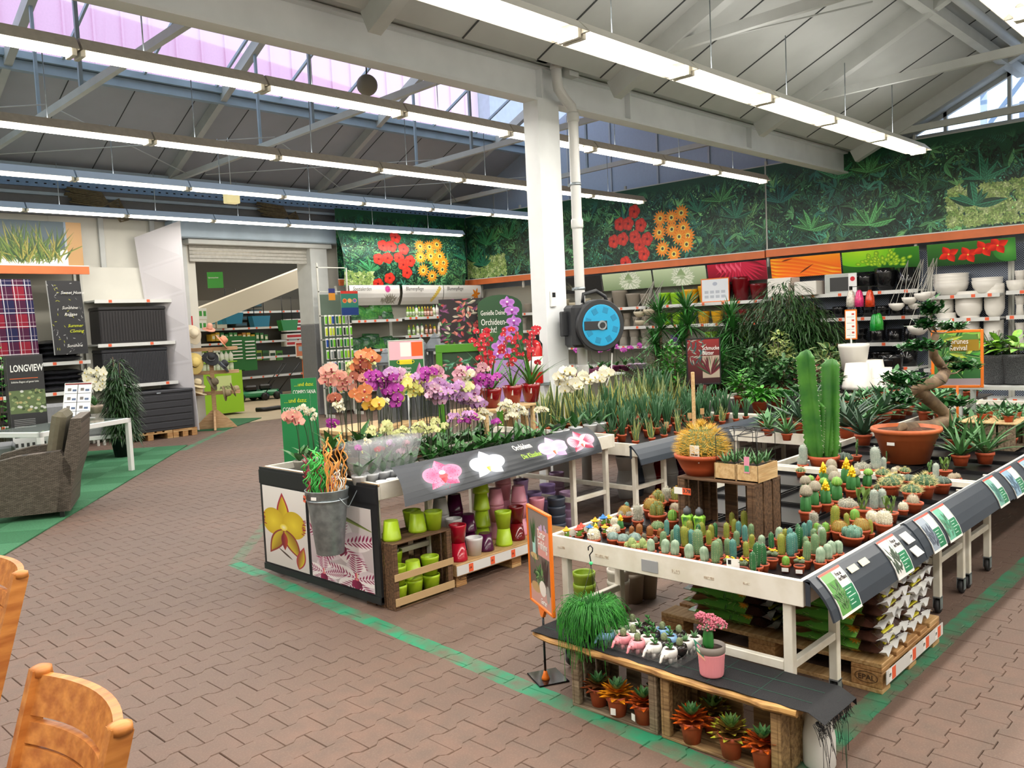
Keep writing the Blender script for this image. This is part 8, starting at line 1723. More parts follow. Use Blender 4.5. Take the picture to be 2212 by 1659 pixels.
print_sheet('print', pmat('bulbs', R), (-.29, 0, zt - .6), (.29, 0, zt - .6), (.29, 0, zt - .09), (-.29, 0, zt - .09), t)
R = Ras(160, 200, '241c20')
for k in range(110): R.leaf(rnd.uniform(0, 160), rnd.uniform(0, 200), rnd.random() * 6.28, 26, 11, rnd.choice(['c84a4a', 'e08a7a', '4f8a4a', '8a4a7a', '2f4a34', 'd8d0b8']))
print_sheet('print', pmat('bouquet', R), (-.3, .0, zt + .02), (.2, .0, zt + .02), (.2, .0, zt + .5), (-.3, .0, zt + .5), t)
# green soil posters left of the orchid table
for k, (px, py, Y) in enumerate(((637, 850, 6.6), (655, 817, 7.6))):
 R = Ras(100, 220, '1c7a44'); R.disc(62, 78, 30, 13, 'f0e020'); P = at_y(px, py, Y); t = print_sheet('soil_poster', pmat('sana%d' % k, R), (-.13, 0, 0), (.13, 0, 0), (.13, 0, P.z), (-.13, 0, P.z), label=f'narrow green soil poster standing {"in front, nearest the orchid table" if k == 0 else "behind the nearer green poster"}', cat='poster'); t.location = (P.x, Y, 0); t.rotation_euler = (0, 0, -.72)
 text('…und dazu:', .055, mat('sana_y', 'd8e020'), t, (-.1, -.004, P.z - .08), (PI / 2, 0, 0), sx=.75); text('COMPO SANA\nSpezialerde', .058, lipw, t, (-.115, -.004, P.z - .16), (PI / 2, 0, 0), sx=.62)
# stacked white and black planters, poster frame, granite pots at the right
for k, (px, py, Y, r, h, m, up, w) in enumerate(((1845, 800, 4.6, .2, .36, cwht, 1, 'upright one on top of the pile'), (1852, 840, 4.4, .19, .34, cwht, 0, 'upside-down at the left of the pile'), (1885, 825, 4.4, .18, .3, cwht, 0, 'upside-down beside the black ones'), (1905, 828, 4.7, .19, .36, cblk, 1, 'left of the two tall ones'), (1925, 826, 4.6, .17, .4, cblk, 1, 'right of the two tall ones'), (1905, 868, 4.2, .17, .32, cwht, 0, 'lower one behind the bonsai leaves'), (1925, 895, 4.2, .16, .3, cblk, 1, 'lowest one holding ivy'))):
 P = at_y(px, py, Y); shelf_pot(P.x, P.y, max(.655, P.z), r, h, 'taper', m, f'{"white" if m is cwht else "black"} tall planter, {w}', 'stacked tall planters', up=bool(up), name='planter')
R = Ras(140, 200, '3f7a3c'); R.grad('5a8a3c', '2f6a3c'); R.rect(50, 130, 140, 170, 'a87a1c')
for k in range(30): R.leaf(rnd.uniform(0, 140), rnd.uniform(30, 200), rnd.uniform(-1, 2), 70, 16, rnd.choice(['4fae3c', '8ac04a', '2f7a34', 'c8d84a']), vein='c8e090')
R.rect(50, 130, 135, 172, '9a7a1c'); R.rect(0, 0, 140, 26, 'b0a0a8')
P = at_x(2068, 838, 7.9); fs_ = frame_sign('poster_sign', 'orange framed green plant poster behind the bonsai', (7.9, P.y, P.z), -1.25, .40, .50, ofr, pmat('revival', R), bw=.025); text('Grünes\nRevival', .065, lipw, fs_, (-.06, -.013, .38), (PI / 2, 0, 0), sx=.75); q = MB(); q.tube([(0, 0, -.45), (0, 0, .02)], .012); obj('pole', q, fs_, ofr)
gran = mat('granite_pot', '2c2e32', .7, col2='6a6c70', nscale=160)
for k, (px, kd, w) in enumerate(((2150, 'palm', 'left with a palm'), (2195, 'dief', 'right with a yellow green leafed plant'))):
 P = at_x(px, 828, 8.4); bigplant(px, 730, None, kd, P.z, f'speckled dark granite look pot, {w}', .24, 'plants in granite look pots', potm=gran, potr=.14, poth=.26, n=20 if kd == 'palm' else 40, X=8.4)
P = at_x(2172, 830, 8.4); q = MB(); q.box(8.15, P.y - .6, P.z - .03, 8.65, P.y + .35, P.z, steelw)
for y in (-.55, .3): q.box(8.2, P.y + y, 0, 8.24, P.y + y + .04, P.z - .03, steelw); q.box(8.6, P.y + y, 0, 8.64, P.y + y + .04, P.z - .03, steelw)
obj('white_shelf', q, None, label='white shelf carrying the two granite look pots', cat='shelf')
P = at_x(2135, 885, 7.2); cr = crate('grey wooden crate holding small pots behind the aloes', (7.1, P.y - .2, .652), .4, .36, .2, open_='-y', m1=greyw); q = MB(); q.bbox(-.02, -.02, .2, .42, .38, .215, palew2); obj('top_board', q, cr)
for k, (dx, dy) in enumerate(((.05, .05), (.2, .1), (.32, .06), (.12, .25), (.3, .25))): RS['e'].put((7.1 + dx, P.y - .2 + dy, .868), sc_=.75, label=f'small rosette succulent, {ORD[k]} on the crate behind the aloes', group='succulents on the crate')
# ------------------------------------------------------------------ furniture corner on the left
gA, gB = mat('carpet_green_a', '2f6a44', .95, noise=.2, nscale=60, bump=.3, bscale=200), mat('carpet_green_b', '3f7a54', .95, noise=.2, nscale=60, bump=.3, bscale=200)
cp = thing('carpet', 'green tiled mat under the garden furniture along the aisle', 'mat', (2.05, 8.05, 0), math.atan2(5.45, 4.2))
for i in range(-4, 14):
 for j in range(8):
  q = MB(); q.bbox(i * .5, j * .5, 0, i * .5 + .497, j * .5 + .497, .014, b=.002); obj('tile', q, cp, gA if (i + j) % 2 else gB)
q = MB(); q.prism([(7.3, 15.6), (7.75, 15.05), (9.3, 16.4), (8.9, 17.0)], 0, .012); obj('carpet', q, None, gA, label='small green mat under the hat stand in the passage', cat='mat')
# teak chairs
tk = wood('teak', 'd08a44', 'a8622c', (2, 12, 12), .4)
def teak_chair(lab, x, y0, y1, zt, rz=0):
 t = thing('garden_chair', lab, 'chair', (x, (y0 + y1) / 2, 0), rz); w = (y0 - y1) / 2
 bow = lambda v, z: .055 * (1 - (v / w) ** 2) + .3 * (z - zt)
 for s in (-1, 1):
  q = MB(); n = 8; pts = [(.3 * (max(z, .42) - zt), s * w, z) for z in [zt * k / n for k in range(n + 1)]]
  for a, b in zip(pts, pts[1:]): q.bar(a, b, .05, .032, up=(0, 1, 0))
  q.lathe([(.027, -.01), (.026, .008), (.012, .014), (.001, .015)], None, 12, Matrix.Translation((pts[-1][0], s * w, zt))); obj('back_post', q, t, tk)
  q = MB(); q.bbox(-.68, s * w - .02, 0, -.64, s * w + .02, .64, b=.006); obj('leg', q, t, tk); q = MB(); q.bbox(-.7, s * w - .03, .64, -.1, s * w + .03, .665, b=.008); obj('armrest', q, t, tk)
 def slat(z0, z1, nm='slat'):
  q = MB(); n = 12; g = []
  for z, o in ((z0, .011), (z1, .011), (z1, -.011), (z0, -.011), (z0, .011)): g.append([Vector((bow(-w + 2 * w * k / n, z) + o, -w * .96 + 1.92 * w * k / n, z)) for k in range(n + 1)])
  q.sheet(g, smooth=False); obj(nm, q, t, tk)
 slat(zt - .1, zt - .005, 'top_rail')
 for k in range(7): slat(zt - .165 - k * .058, zt - .115 - k * .058)
 for k in range(6): q = MB(); q.bbox(-.66 + k * .08, -w, .42, -.595 + k * .08, w, .44, b=.004); obj('seat_slat', q, t, tk)
teak_chair('teak garden chair with curved slatted back in the bottom left corner', .67, 2.36, 1.86, .95)
teak_chair('teak garden chair behind the first, cut by the left photo edge', .93, 3.95, 3.42, .95)
# wicker armchair
wk = bpy.data.materials.new('wicker'); wk.use_nodes = True
def wk_():
 N, L = wk.node_tree.nodes, wk.node_tree.links; tc = N.new('ShaderNodeTexCoord'); b = N.new('ShaderNodeTexBrick'); mp = N.new('ShaderNodeMapping'); mp.inputs['Rotation'].default_value = (PI / 2, 0, 0)
 L.new(tc.outputs['Object'], mp.inputs[0]); L.new(mp.outputs[0], b.inputs['Vector']); b.inputs['Scale'].default_value = 14; b.inputs['Brick Width'].default_value = .5; b.inputs['Row Height'].default_value = .16; b.inputs['Mortar Size'].default_value = .02
 b.inputs['Color1'].default_value = srgb('6f645a'); b.inputs['Color2'].default_value = srgb('51483f'); b.inputs['Mortar'].default_value = srgb('1e1a16'); L.new(b.outputs[0], N['Principled BSDF'].inputs['Base Color']); N['Principled BSDF'].inputs['Roughness'].default_value = .5
 bp = N.new('ShaderNodeBump'); bp.inputs['Strength'].default_value = .8; bp.inputs['Distance'].default_value = .01; L.new(b.outputs['Fac'], bp.inputs['Height']); bp.invert = True; L.new(bp.outputs[0], N['Principled BSDF'].inputs['Normal'])
wk_()
ac = thing('wicker_armchair', 'brown wicker armchair with an olive cushion on the green mat', 'armchair', (3.05, 9.38, .014), 2.70)
for y0, y1 in ((-.0, .14), (-.86, -.72)):
 q = MB(); pr = [(0, .06), (.72, .06), (.74, .5), (.70, .6), (.4, .66), (.02, .68), (-.07, .5), (-.05, .3)]
 q.prism([(x, z) for x, z in pr], -y1, -y0, wk, T=Matrix.Rotation(PI / 2, 4, 'X')); obj('side_panel', q, ac)
q = MB(); q.prism([(-.03, .06), (.1, .06), (.02, .5), (-.1, 1.0), (-.2, 1.0), (-.16, .6), (-.06, .3)], .0, .86, wk, T=Matrix.Translation((0, .14, 0)) @ Matrix.Rotation(PI / 2, 4, 'X')); obj('backrest', q, ac)
q = MB(); q.bbox(.05, -.72, .2, .72, .0, .34, wk); obj('seat_frame', q, ac); ol = mat('olive_cushion', '6a6452', .85, noise=.1, nscale=20, bump=.3)
q = MB(); q.bbox(.06, -.7, .34, .74, -.02, .47, ol, b=.04); obj('seat_cushion', q, ac); q = MB(); q.bbox(0, -.68, 0, .14, -.04, .6, ol, b=.05, T=Matrix.Translation((.07, 0, .46)) @ Matrix.Rotation(-.2, 4, 'Y')); obj('back_cushion', q, ac)
for x in (.03, .66):
 for y in (-.8, .08): q = MB(); q.box(x, y, 0, x + .04, y + .04, .07, blackp); obj('leg', q, ac)
# white glass table
wtb = mat('white_metal', 'e8e8e6', .35); A, B = at_z(283, 903, .73), at_z(150, 925, .73); rz = math.atan2(B.y - A.y, B.x - A.x)
gt = thing('garden_table', 'white metal garden table with a glass top', 'table', (A.x, A.y, .014), rz); L_, D = 1.5, -.95
for a in ((0, D, .66, L_, D + .05, .72), (0, -.05, .66, L_, 0, .72), (0, D, .66, .05, 0, .72), (L_ - .05, D, .66, L_, 0, .72)): q = MB(); q.bbox(*a, wtb, b=.004); obj('apron', q, gt)
for x in (0, L_ - .06):
 for y in (D, -.06): q = MB(); q.bbox(x, y, 0, x + .06, y + .06, .66, wtb, b=.004); obj('leg', q, gt)
q = MB(); q.box(.04, D + .04, .715, L_ - .04, -.04, .724); obj('glass_top', q, gt, mat('glass_top', 'b8c8c0', .06, spec=.6, coat=1))
R = Ras(120, 180, 'f0f0f0')
for i in range(2):
 for j in range(4): R.rect(4 + i * 58, 4 + j * 43, 58 + i * 58, 44 + j * 43, 'fafafa'); R.rect(2 + i * 58, 44 + j * 43, 120, 46 + j * 43, '303030'); R.rect(14 + i * 58, 14 + j * 43, 30 + i * 58, 28 + j * 43, '7a7470'); R.rect(36 + i * 58, 12 + j * 43, 54 + i * 58, 22 + j * 43, '5a6a8a')
R.rect(0, 174, 120, 180, '8a2424'); R.rect(58, 0, 61, 175, '303030')
P = at_z(163, 909, .75); fs_ = frame_sign('price_board', 'white board of furniture photos leaning on the glass table', (P.x, P.y, .745), -.95, .40, .52, lipw, pmat('furn', R), bw=.008); fs_.rotation_euler = (-.25, 0, -.95)
P = at_z(206, 893, .74); t = thing('potted_orchid', 'white orchid in a weathered pot on the glass table', 'orchid', (P.x, P.y, .742)); q = MB(); q.lathe([(.08, 0), (.1, .08), (.11, .09), (.11, .12), (.09, .12), (.0001, .1)], mat('weathered', 'b0a090', .8, noise=.3, nscale=12), 18); obj('pot', q, t); wf = flower(*OC['wht'][:3], R=.06)
for j in range(5): part('leaf', LM[j % 2], t, (0, 0, .11), (Matrix.Rotation(j * 1.3, 4, 'Z') @ Matrix.Rotation(.5, 4, 'Y')).to_euler(), 1.3)
for s in range(3):
 d = Vector((-.05 + .06 * s, .05 - .09 * s, 0)); q = MB(); q.tube([(0, 0, .1), d * .4 + Vector((0, 0, .4)), d + Vector((0, 0, .62))], .004, stm, 5); obj('stem', q, t)
 for i in range(11): part('flower', wf, t, d * (.5 + i * .07) + Vector((rnd.uniform(-.06, .06), rnd.uniform(-.06, .06), .36 + .028 * i)), (0, 0, -2.3 + rnd.uniform(-1, 1)))
# standing display, sofa, plants
t = thing('display_column', 'tall dark display column headed LONGVIEW beside the sofa', 'sign', (3.72, 12.6, .014), -.12); dk = mat('column_dark', '2a2a2c', .5); q = MB(); q.bbox(-.24, 0, 0, .2, .22, 1.64, dk); obj('body', q, t)
R = Ras(180, 460, '2a2a2c'); R.rect(0, 0, 180, 110, 'f0f0f0'); R.rect(0, 190, 180, 300, '5a6a44'); R.rect(10, 355, 150, 358, 'd8602c')
for k in range(60): R.disc(rnd.uniform(0, 180), rnd.uniform(192, 298), 9, 6, rnd.choice(['6a7a4c', '8a9a6a', 'c8c8c4', '3a4a2c', 'a89a6a']))
for i in range(6): R.rect(10 + i * 28, 30, 24 + i * 28, 48, '4a4a4a'); R.rect(10 + i * 40, 75, 36 + i * 40, 88, '4a4a4a'); R.rect(14, 160 - i * 8, 120, 162 - i * 8, 'a8a8a8')
print_sheet('print', pmat('longview', R), (-.235, -.004, .32), (.195, -.004, .32), (.195, -.004, 1.62), (-.235, -.004, 1.62), t); text('LONGVIEW', .13, lipw, t, (-.2, -.009, 1.42), (PI / 2, 0, 0), sx=.58, bold=.002); text('Schlichte Eleganz auf ganzer Linie', .035, lipw, t, (-.2, -.009, 1.27), (PI / 2, 0, 0), sx=.7)
gc = mat('grey_cushion', '8f9092', .85, noise=.06, bump=.2)
for lab, x, y, rz in (('grey cushioned white garden sofa behind the glass table', 3.9, 13.55, -.25), ('grey cushioned white lounge seat at the left photo edge', 2.1, 12.4, -.3)):
 t = thing('garden_sofa', lab, 'sofa', (x, y, .014), rz)
 for a in ((0, 0, .3, 1.3, .05, .36), (0, .65, .3, 1.3, .7, .36), (0, 0, .3, .05, .7, .36), (1.25, 0, .3, 1.3, .7, .36)): q = MB(); q.bbox(*a, wtb); obj('frame_rail', q, t)
 for xx in (0, 1.25):
  for yy in (0, .65): q = MB(); q.box(xx, yy, 0, xx + .05, yy + .05, .3, wtb); obj('leg', q, t)
 q = MB(); q.bbox(.02, .02, .36, 1.28, .68, .5, gc, b=.03); obj('seat_cushion', q, t); q = MB(); q.bbox(-.1, .55, .45, .7, .7, .86, gc, b=.05); obj('back_cushion', q, t)
bigplant(250, 770, 13.3, 'ali', .014, 'tall artificial bamboo in a black cube pot behind the glass table', .2, potm=blackp, potr=.17, poth=.3, n=900)
bigplant(-15, 735, 13.0, 'bright', .014, 'broad leaved green plant at the left photo edge', .4, potm=blackp, potr=.18, poth=.3, n=110)
# cushion shelf
YC = 15.2
shelf_unit('x', YC, 2.2, 5.5, [1.48, .98, .5], 'shelving bay with packed outdoor cushions', tags=8, top=3.8)
R = Ras(420, 160, '8a8a86'); R.grad('7a8aa0', 'b8b4ac'); R.rect(0, 0, 150, 80, 'a89880'); R.rect(150, 0, 420, 60, 'd0d4d8'); R.rect(385, 0, 420, 160, 'b08a5c'); R.rect(190, 60, 380, 160, '4a5a64')
for k in range(160): R.leaf(rnd.gauss(300, 35), rnd.uniform(5, 30), rnd.gauss(1.57, .35), rnd.uniform(50, 140), 4, rnd.choice(['7a8a3c', '5a7a34', 'a8a04c', '3a5a2c']))
R.disc(70, 60, 70, 22, '6a7a84'); R.disc(40, 90, 60, 16, 'c89a84')
print_sheet('lounge_poster', pmat('lounge', R), (2.6, YC, 3.06), (5.5, YC, 3.06), (5.5, YC, 3.80), (2.6, YC, 3.80), label='large garden lounge photo above the cushion shelf', cat='poster'); rail('header_rail', (2.2, YC - .03, 3.0), (5.56, YC - .03, 3.0), 'orange header rail above the outdoor cushions')
R = Ras(220, 420, '6a1428')
for i in range(4):
 for j in range(6): R.rect(i * 60, j * 76, i * 60 + 60, j * 76 + 76, [['8a1c30', '4a1a3a'], ['4a1a3a', '22224a']][i % 2][j % 2])
for i in range(4): R.rect(i * 60 + 6, 0, i * 60 + 10, 420, 'd8d4d8'); R.rect(i * 60 + 26, 0, i * 60 + 28, 420, 'b8a8b0')
for j in range(6): R.rect(0, j * 76 + 6, 220, j * 76 + 10, 'd8d4d8'); R.rect(0, j * 76 + 30, 220, j * 76 + 32, 'b8a8b0')
print_sheet('chair_cushion', pmat('plaid', R, rough=.9), (4.05, YC - .1, 1.62), (4.66, YC - .1, 1.62), (4.62, YC - .1, 2.84), (4.0, YC - .1, 2.84), th=.05, bend=.02, nseg=6, label='hanging plaid chair cushion in dark red, navy and white', cat='cushion')
R = Ras(200, 420, '3a3a3c')
for k in range(60): R.leaf(rnd.uniform(0, 200), rnd.uniform(0, 420), rnd.random() * 6.28, 18, 4, rnd.choice(['8a8a8a', 'd8d8d8', 'c8c84a']))
o = print_sheet('chair_cushion', pmat('script', R, rough=.9), (4.9, YC - .1, 1.60), (5.42, YC - .1, 1.60), (5.38, YC - .1, 2.82), (4.86, YC - .1, 2.82), th=.05, bend=.02, nseg=6, label='hanging dark grey chair cushion printed with script words and yellow hearts', cat='cushion')
for k, (x, z, w) in enumerate(((5.05, 2.35, 'Sunshine'), (5.08, 2.24, 'Reggae'), (5.12, 2.05, 'Summer'), (5.14, 1.96, 'Coming'), (5.08, 1.72, 'Sunshine'), (5.05, 2.6, 'Sweet Home'))): text(w, .07, MATS['sana_y'] if w in ('Summer', 'Coming') else lipw, o, (x, YC - .13, z), (PI / 2, 0, 0), shear=.3)
bagk = mat('cushion_bag', '26262a', .15, noise=.3, nscale=9, bump=.6, bscale=14); bm2 = bag_mesh(.72, .42, .1, bagk, None, 7).mesh('packed_cushion')
for z, n, w in ((1.49, 4, 'upper'), (.99, 4, 'middle'), (.51, 2, 'lower')):
 for k in range(n):
  for c, x in enumerate((5.05, 4.25)): o = obj('packed_cushion', bm2, None, label=f"plastic wrapped dark cushion, {ORD[k]} up in the {['right', 'left'][c]} pile on the {w} cushion shelf", cat='cushion', group='packed cushions on the shelf'); o.location = (x, YC + .24, z + .05 + k * .085); o.rotation_euler = (0, 0, rnd.uniform(-.05, .05))
# storage boxes
shelf_unit('x', YC, 5.6, 7.0, [2.5, 1.74, 1.01], 'shelving bay with black resin storage boxes', tags=2, top=3.2, back=wallb)
bx1, bx2 = mat('box_anthracite', '242224', .55), mat('box_slate', '2e2f34', .55)
def sbox(lab, x0, y0, z0, x1, y1, z1, m, n, horiz=False):
 t = thing('storage_box', lab, 'storage box', (x0, y0, z0)); w, d, h = x1 - x0, y1 - y0, z1 - z0; q = MB(); q.bbox(.01, .01, 0, w - .01, d, h - .06, m, b=.01); obj('body', q, t); q = MB(); q.bbox(0, 0, h - .06, w, d, h, m, b=.015); obj('lid', q, t)
 for k in range(n):
  q = MB()
  if horiz: q.bbox(.05, -.006, .05 + k * (h - .12) / n, w - .05, .011, .05 + (k + .8) * (h - .12) / n, m)
  else: q.bbox(.03 + k * (w - .06) / n, .002, .03, .03 + (k + .8) * (w - .06) / n, .011, h - .08, m, b=.003)
  obj('panel_rib', q, t)
 q = MB(); q.bbox(w / 2 - .04, -.01, h - .055, w / 2 + .04, .0, h - .035, blackp if not horiz else galv); obj('latch', q, t)
sbox('dark brown ribbed storage box on the upper shelf', 5.68, YC + .02, 1.75, 6.86, YC + .48, 2.38, bx1, 22); sbox('slate grey woven look storage box on the middle shelf', 5.68, YC + .02, 1.02, 6.84, YC + .48, 1.64, bx2, 40); sbox('large anthracite storage box on a pallet on the floor', 5.85, YC - .25, .145, 7.14, YC + .45, .87, bx2, 5, True)
pallet('pallet under the large storage box', 5.9, YC - .25, .8, .68); pallet('second pallet under the right half of the storage box', 6.71, YC - .25, .45, .68)
print_sheet('hanging_cloth', mat('cloth_white', 'd6d2d6', .8), (6.98, YC + .5, .1), (7.2, YC - .25, .08), (7.12, YC - .25, 3.9), (6.55, YC + .4, 3.64), label='tall white hanging cloth at the right of the storage boxes', cat='cloth', bend=.03, nseg=6, back='d6d2d6')
R = Ras(60, 60, 'c01c24'); R.disc(30, 30, 20, 20, 'f0f0f0'); R.disc(30, 30, 12, 12, 'c01c24'); R.rect(10, 0, 22, 60, 'c01c24'); print_sheet('fire_sign', pmat('fire', R), (7.42, YD - .06, 1.98), (7.62, YD - .06, 1.98), (7.62, YD - .06, 2.2), (7.42, YD - .06, 2.2), label='small red fire hose sign on the wall left of the passage', cat='sign')
# emergency light hanging over the passage
P = at_y(500, 425, 13.0); q = MB(); q.bbox(-.11, -.08, -.11, .11, .08, .06, b=.01); o = obj('emergency_light', q, None, mat('lamp_cream', 'f0e8b0', .5, emit='ffe9a8', estr=.5), label='cream box lamp hanging between the lamp rows', cat='lamp'); o.location = P; q = MB(); q.tube([(-.6, 0, .03), (.75, 0, .06)], .012); q.tube([(0, 0, .05), (0, 0, .95)], .006); obj('hanger', q, o, steelw)
P = at_y(793, 184, 8.3); o = obj('ball_speaker', MB().sphere((0, 0, 0), .125, None, 24, 14), None, mat('speaker', '8a8478', .5), label='round grey ball speaker hanging under the skylight', cat='speaker'); o.location = P; obj('hanger', MB().tube([(0, 0, .12), (0, 0, .55)], .008), o, blackp)
# ------------------------------------------------------------------ hall beyond the passage
hw = mat('hall_wall', 'a89f8c', .7); q = MB(); q.box(2, 29, 0, 20, 29.2, 4.7); q.box(19, YD + .2, 0, 19.2, 29, 4.7); q.box(2, YD + .2, 0, 2.2, 29, 4.7); struct('wall_hall', q, hw); q = MB(); q.box(2, YD + .1, 4.7, 19.2, 29.2, 4.8); struct('ceiling_hall', q, mat('hall_ceiling', '4a4640', .8))
q = MB(); q.bar(at_y(395, 700, 19.5), at_y(670, 590, 19.5), .3, .45); struct('beam_stair_side', q, mat('stair_beam', 'c8c0ae', .6))
q = MB(); q.bar((6, 20.5, 4.2), (18, 20.5, 4.3), .25, .3); q.bar((6, 24, 4.3), (18, 24, 4.3), .25, .3); q.tube([(7, 19, 4.4), (17, 19, 4.4)], .09); struct('beam_hall', q, hw)
P = at_y(465, 605, 18.2); q = MB(); q.box(-.17, -.01, -.18, .17, .01, .18, mat('hall_green', '3f9a3c', .5)); o = obj('hanging_sign', q, None, label='green department sign hanging in the hall', cat='sign'); o.location = P; o.rotation_euler = (0, 0, -.45); text('Gartenmaschinen', .05, lipw, o, (-.15, -.012, .04), (PI / 2, 0, 0), sx=.62)
HS = shelf_unit('x', 22, 9.6, 16, [2.0, 1.6, 1.15, .6, 2.45], 'long shelving run of garden machines at the back of the hall', tags=16, top=2.9, back=mat('hall_back', '5a564c'))
def hbox(px, py, Y, w, h, c, lab, band=None, d=.3, name='carton', cat='box', grp='cartons on the hall shelves'):
 P = at_y(px, py, Y); q = MB(); q.bbox(-w / 2, 0, 0, w / 2, d, h, mat('h_' + c, c, .6), b=.005)
 if band: q.box(-w / 2 + .02, -.004, h * .3, w / 2 - .02, 0, h * .75, mat('h_' + band, band, .6))
 o = obj(name, q, None, label=lab, cat=cat, group=grp); o.location = P; return o
for k in range(4): hbox(645, 732 - k * 15.5 + 15, 21.9, .8, .16, 'e8e4de', f'white and red mower carton, {ORD[k]} up in the stack behind the kiosk', 'c02c2c')
for k, (px, w) in enumerate(((455, 'left'), (480, 'right'))): hbox(px, 709, 21.9, .3, .36, 'c8c4b0', f'carton showing a turquoise spreader, {w} of two', '1f7a8a')
for k in range(8): hbox(522 + (k % 2) * 32, 706 - (k // 2) * 14, 22.05, .36, .13, '2a3430', f'dark garden tool carton, {["left", "right"][k % 2]} pile, {ORD[k // 2]} up', '3a5a6a')
for k in range(13): hbox(462 + k * 9.5, 737, 22.0, .11, .24 if k % 3 else .19, ['c8a02c', '2f6a34', '3f7a3c', 'a8742c'][(k // 2) % 4], f'seed or feed packet, {ORD[k]} from the left on the second hall shelf', 'e0dcc0', name='packet', cat='packet', grp='packets on the hall shelf')
for k in range(12): hbox(440 + k * 15, 778, 22.0, .2, .28, ['8a9a2c', '2f5a2c', 'd8d8c8', '4f8a2c'][k % 4], f'garden product pack, {ORD[k]} from the left on the third hall shelf', '1f3a1c', name='packet', cat='packet', grp='packets on the hall shelf')
for k in range(8): hbox(416 + (k % 4) * 9, 690 if k < 4 else 716, 17.4, .1, .24, 'e8e8e0', f'white nozzle card, {ORD[k % 4]} from the left in the {["upper", "lower"][k // 4]} row by the passage edge', '3f9a3c', d=.03, name='product_card', cat='card', grp='cards hanging at the passage edge')
for px, py, c, w in ((502, 700, '146a84', 'turquoise spreader on the hall shelf, left one'), (561, 706, '146a84', 'turquoise spreader on the hall shelf, right one'), (622, 714, '1f7a2c', 'green spreader hanging before the red cartons')):
 P = at_y(px, py, 21.4); t = thing('spreader', w, 'spreader', P); q = MB(); q.prism([(-.28, .3), (.28, .3), (.22, 0), (-.22, 0)], -.12, .12, T=Matrix.Rotation(PI / 2, 4, 'X')); obj('hopper', q, t, mat('h_' + c, c, .35)); q = MB(); q.tube([(-.15, 0, .3), (-.15, 0, .95), (.15, 0, .95), (.15, 0, .3)], .012, n=5); obj('handle', q, t, blackp)
for k, px in enumerate((515, 543)):
 t = hbox(px, 800, 20.5, .38, .9, '1f6a2c', f'green dispenser stand of packets, {["left", "right"][k]} one', None, .4, 'display_stand', 'display', 'green dispenser stands')
 for j in range(6): q = MB(); q.bbox(-.14, -.03, .3 + j * .09, .14, -.002, .33 + j * .09, lipw); obj('packet', q, t)
# kiosk
t = thing('kiosk', 'orange service kiosk with a tilted screen in the hall', 'counter', (11.25, 17.6, 0), -.5); hor = mat('kiosk_orange', 'e8741c', .5); q = MB(); q.bbox(-.05, 0, 0, .12, .7, 1.15, hor); obj('side_panel', q, t); q = MB(); q.bbox(.12, .1, 0, .9, .7, .6, hor); q.bbox(.12, .1, .6, .9, .7, 1.15, mat('kiosk_shelf', '5a3a2c')); obj('body', q, t); q = MB(); q.bbox(-.1, -.05, 1.15, .95, .75, 1.19, mat('kiosk_top', 'c8c0b0')); obj('counter_top', q, t)
R = Ras(80, 60, 'e08a6a'); R.rect(10, 22, 46, 44, 'a8c8e0'); R.rect(0, 52, 80, 60, 'c83a2c'); R.rect(46, 26, 64, 36, '2f5a9a')
q = MB(); q.bbox(-.22, .1, 1.2, .24, .14, 1.56, lipw); obj('screen_frame', q, t); print_sheet('screen', pmat('scr', R), (-.2, .095, 1.23), (.22, .095, 1.23), (.22, .095, 1.54), (-.2, .095, 1.54), t); q = MB(); q.box(.0, -.004, .8, .06, -.0, 1.05, lipw); obj('notice', q, t)
# mowers
def mower(px, py, w, rz):
 P = at_z(px, py); t = thing('lawn_mower', w, 'lawn mower', P, rz, 'green lawn mowers in the hall'); gm_ = mat('mower_green', '1f8a5a', .3, coat=.4); q = MB(); q.bbox(-.3, -.25, .1, .4, .25, .26, gm_, b=.05); obj('deck', q, t); q = MB(); q.bbox(-.12, -.15, .26, .2, .15, .42, blackp, b=.04); obj('engine', q, t)
 for x in (-.28, .36):
  for y in (-.27, .27): q = MB(); q.lathe([(.03, -.025), (.11, -.02), (.11, .02), (.03, .025)], blackp, 16, Matrix.Translation((x, y, .11)) @ Matrix.Rotation(PI / 2, 4, 'X')); obj('wheel', q, t)
 q = MB(); [q.tube([(.38, y, .2), (1.0, y, .95)], .013, n=5) for y in (-.2, .2)]; q.tube([(1.0, -.2, .95), (1.0, .2, .95)], .013, n=5); obj('handle', q, t, blackp)
mower(572, 862, 'green lawn mower nearer the kiosk', -.6); mower(540, 866, 'green lawn mower left of the other', -.3)
t = hbox(487, 893, 17.9, .95, .95, '9ad02c', 'lime green fuel display stand with white canisters', None, .5, 'display_stand', 'display', None); text('ASPEN', .1, inkm, t, (-.1, -.01, .55), (PI / 2, 0, 0)); q = MB(); q.box(-.16, -.006, .5, .2, -.001, .85, mat('aspen_panel', 'd8e8a0', .5)); obj('panel', q, t)
for j in range(2):
 q = MB(); q.box(-.4, .05, 1.15 + .3 * j, .4, .4, 1.17 + .3 * j, MATS['h_9ad02c']); obj('shelf', q, t)
 for k in range(7): q = MB(); q.lathe([(.05, 0), (.05, .16), (.02, .2), (.02, .23)], lipw, 10, Matrix.Translation((-.33 + k * .11, .2, .955 + .3 * j * .7))); obj('canister', q, t)
q = MB(); q.tube([at_z(x, y, .05) for x, y in ((553, 885), (575, 884), (600, 880), (615, 880))], .05, n=7); obj('black_hose', q, None, blackp, label='black pipe lying on the hall floor before the mowers', cat='hose')
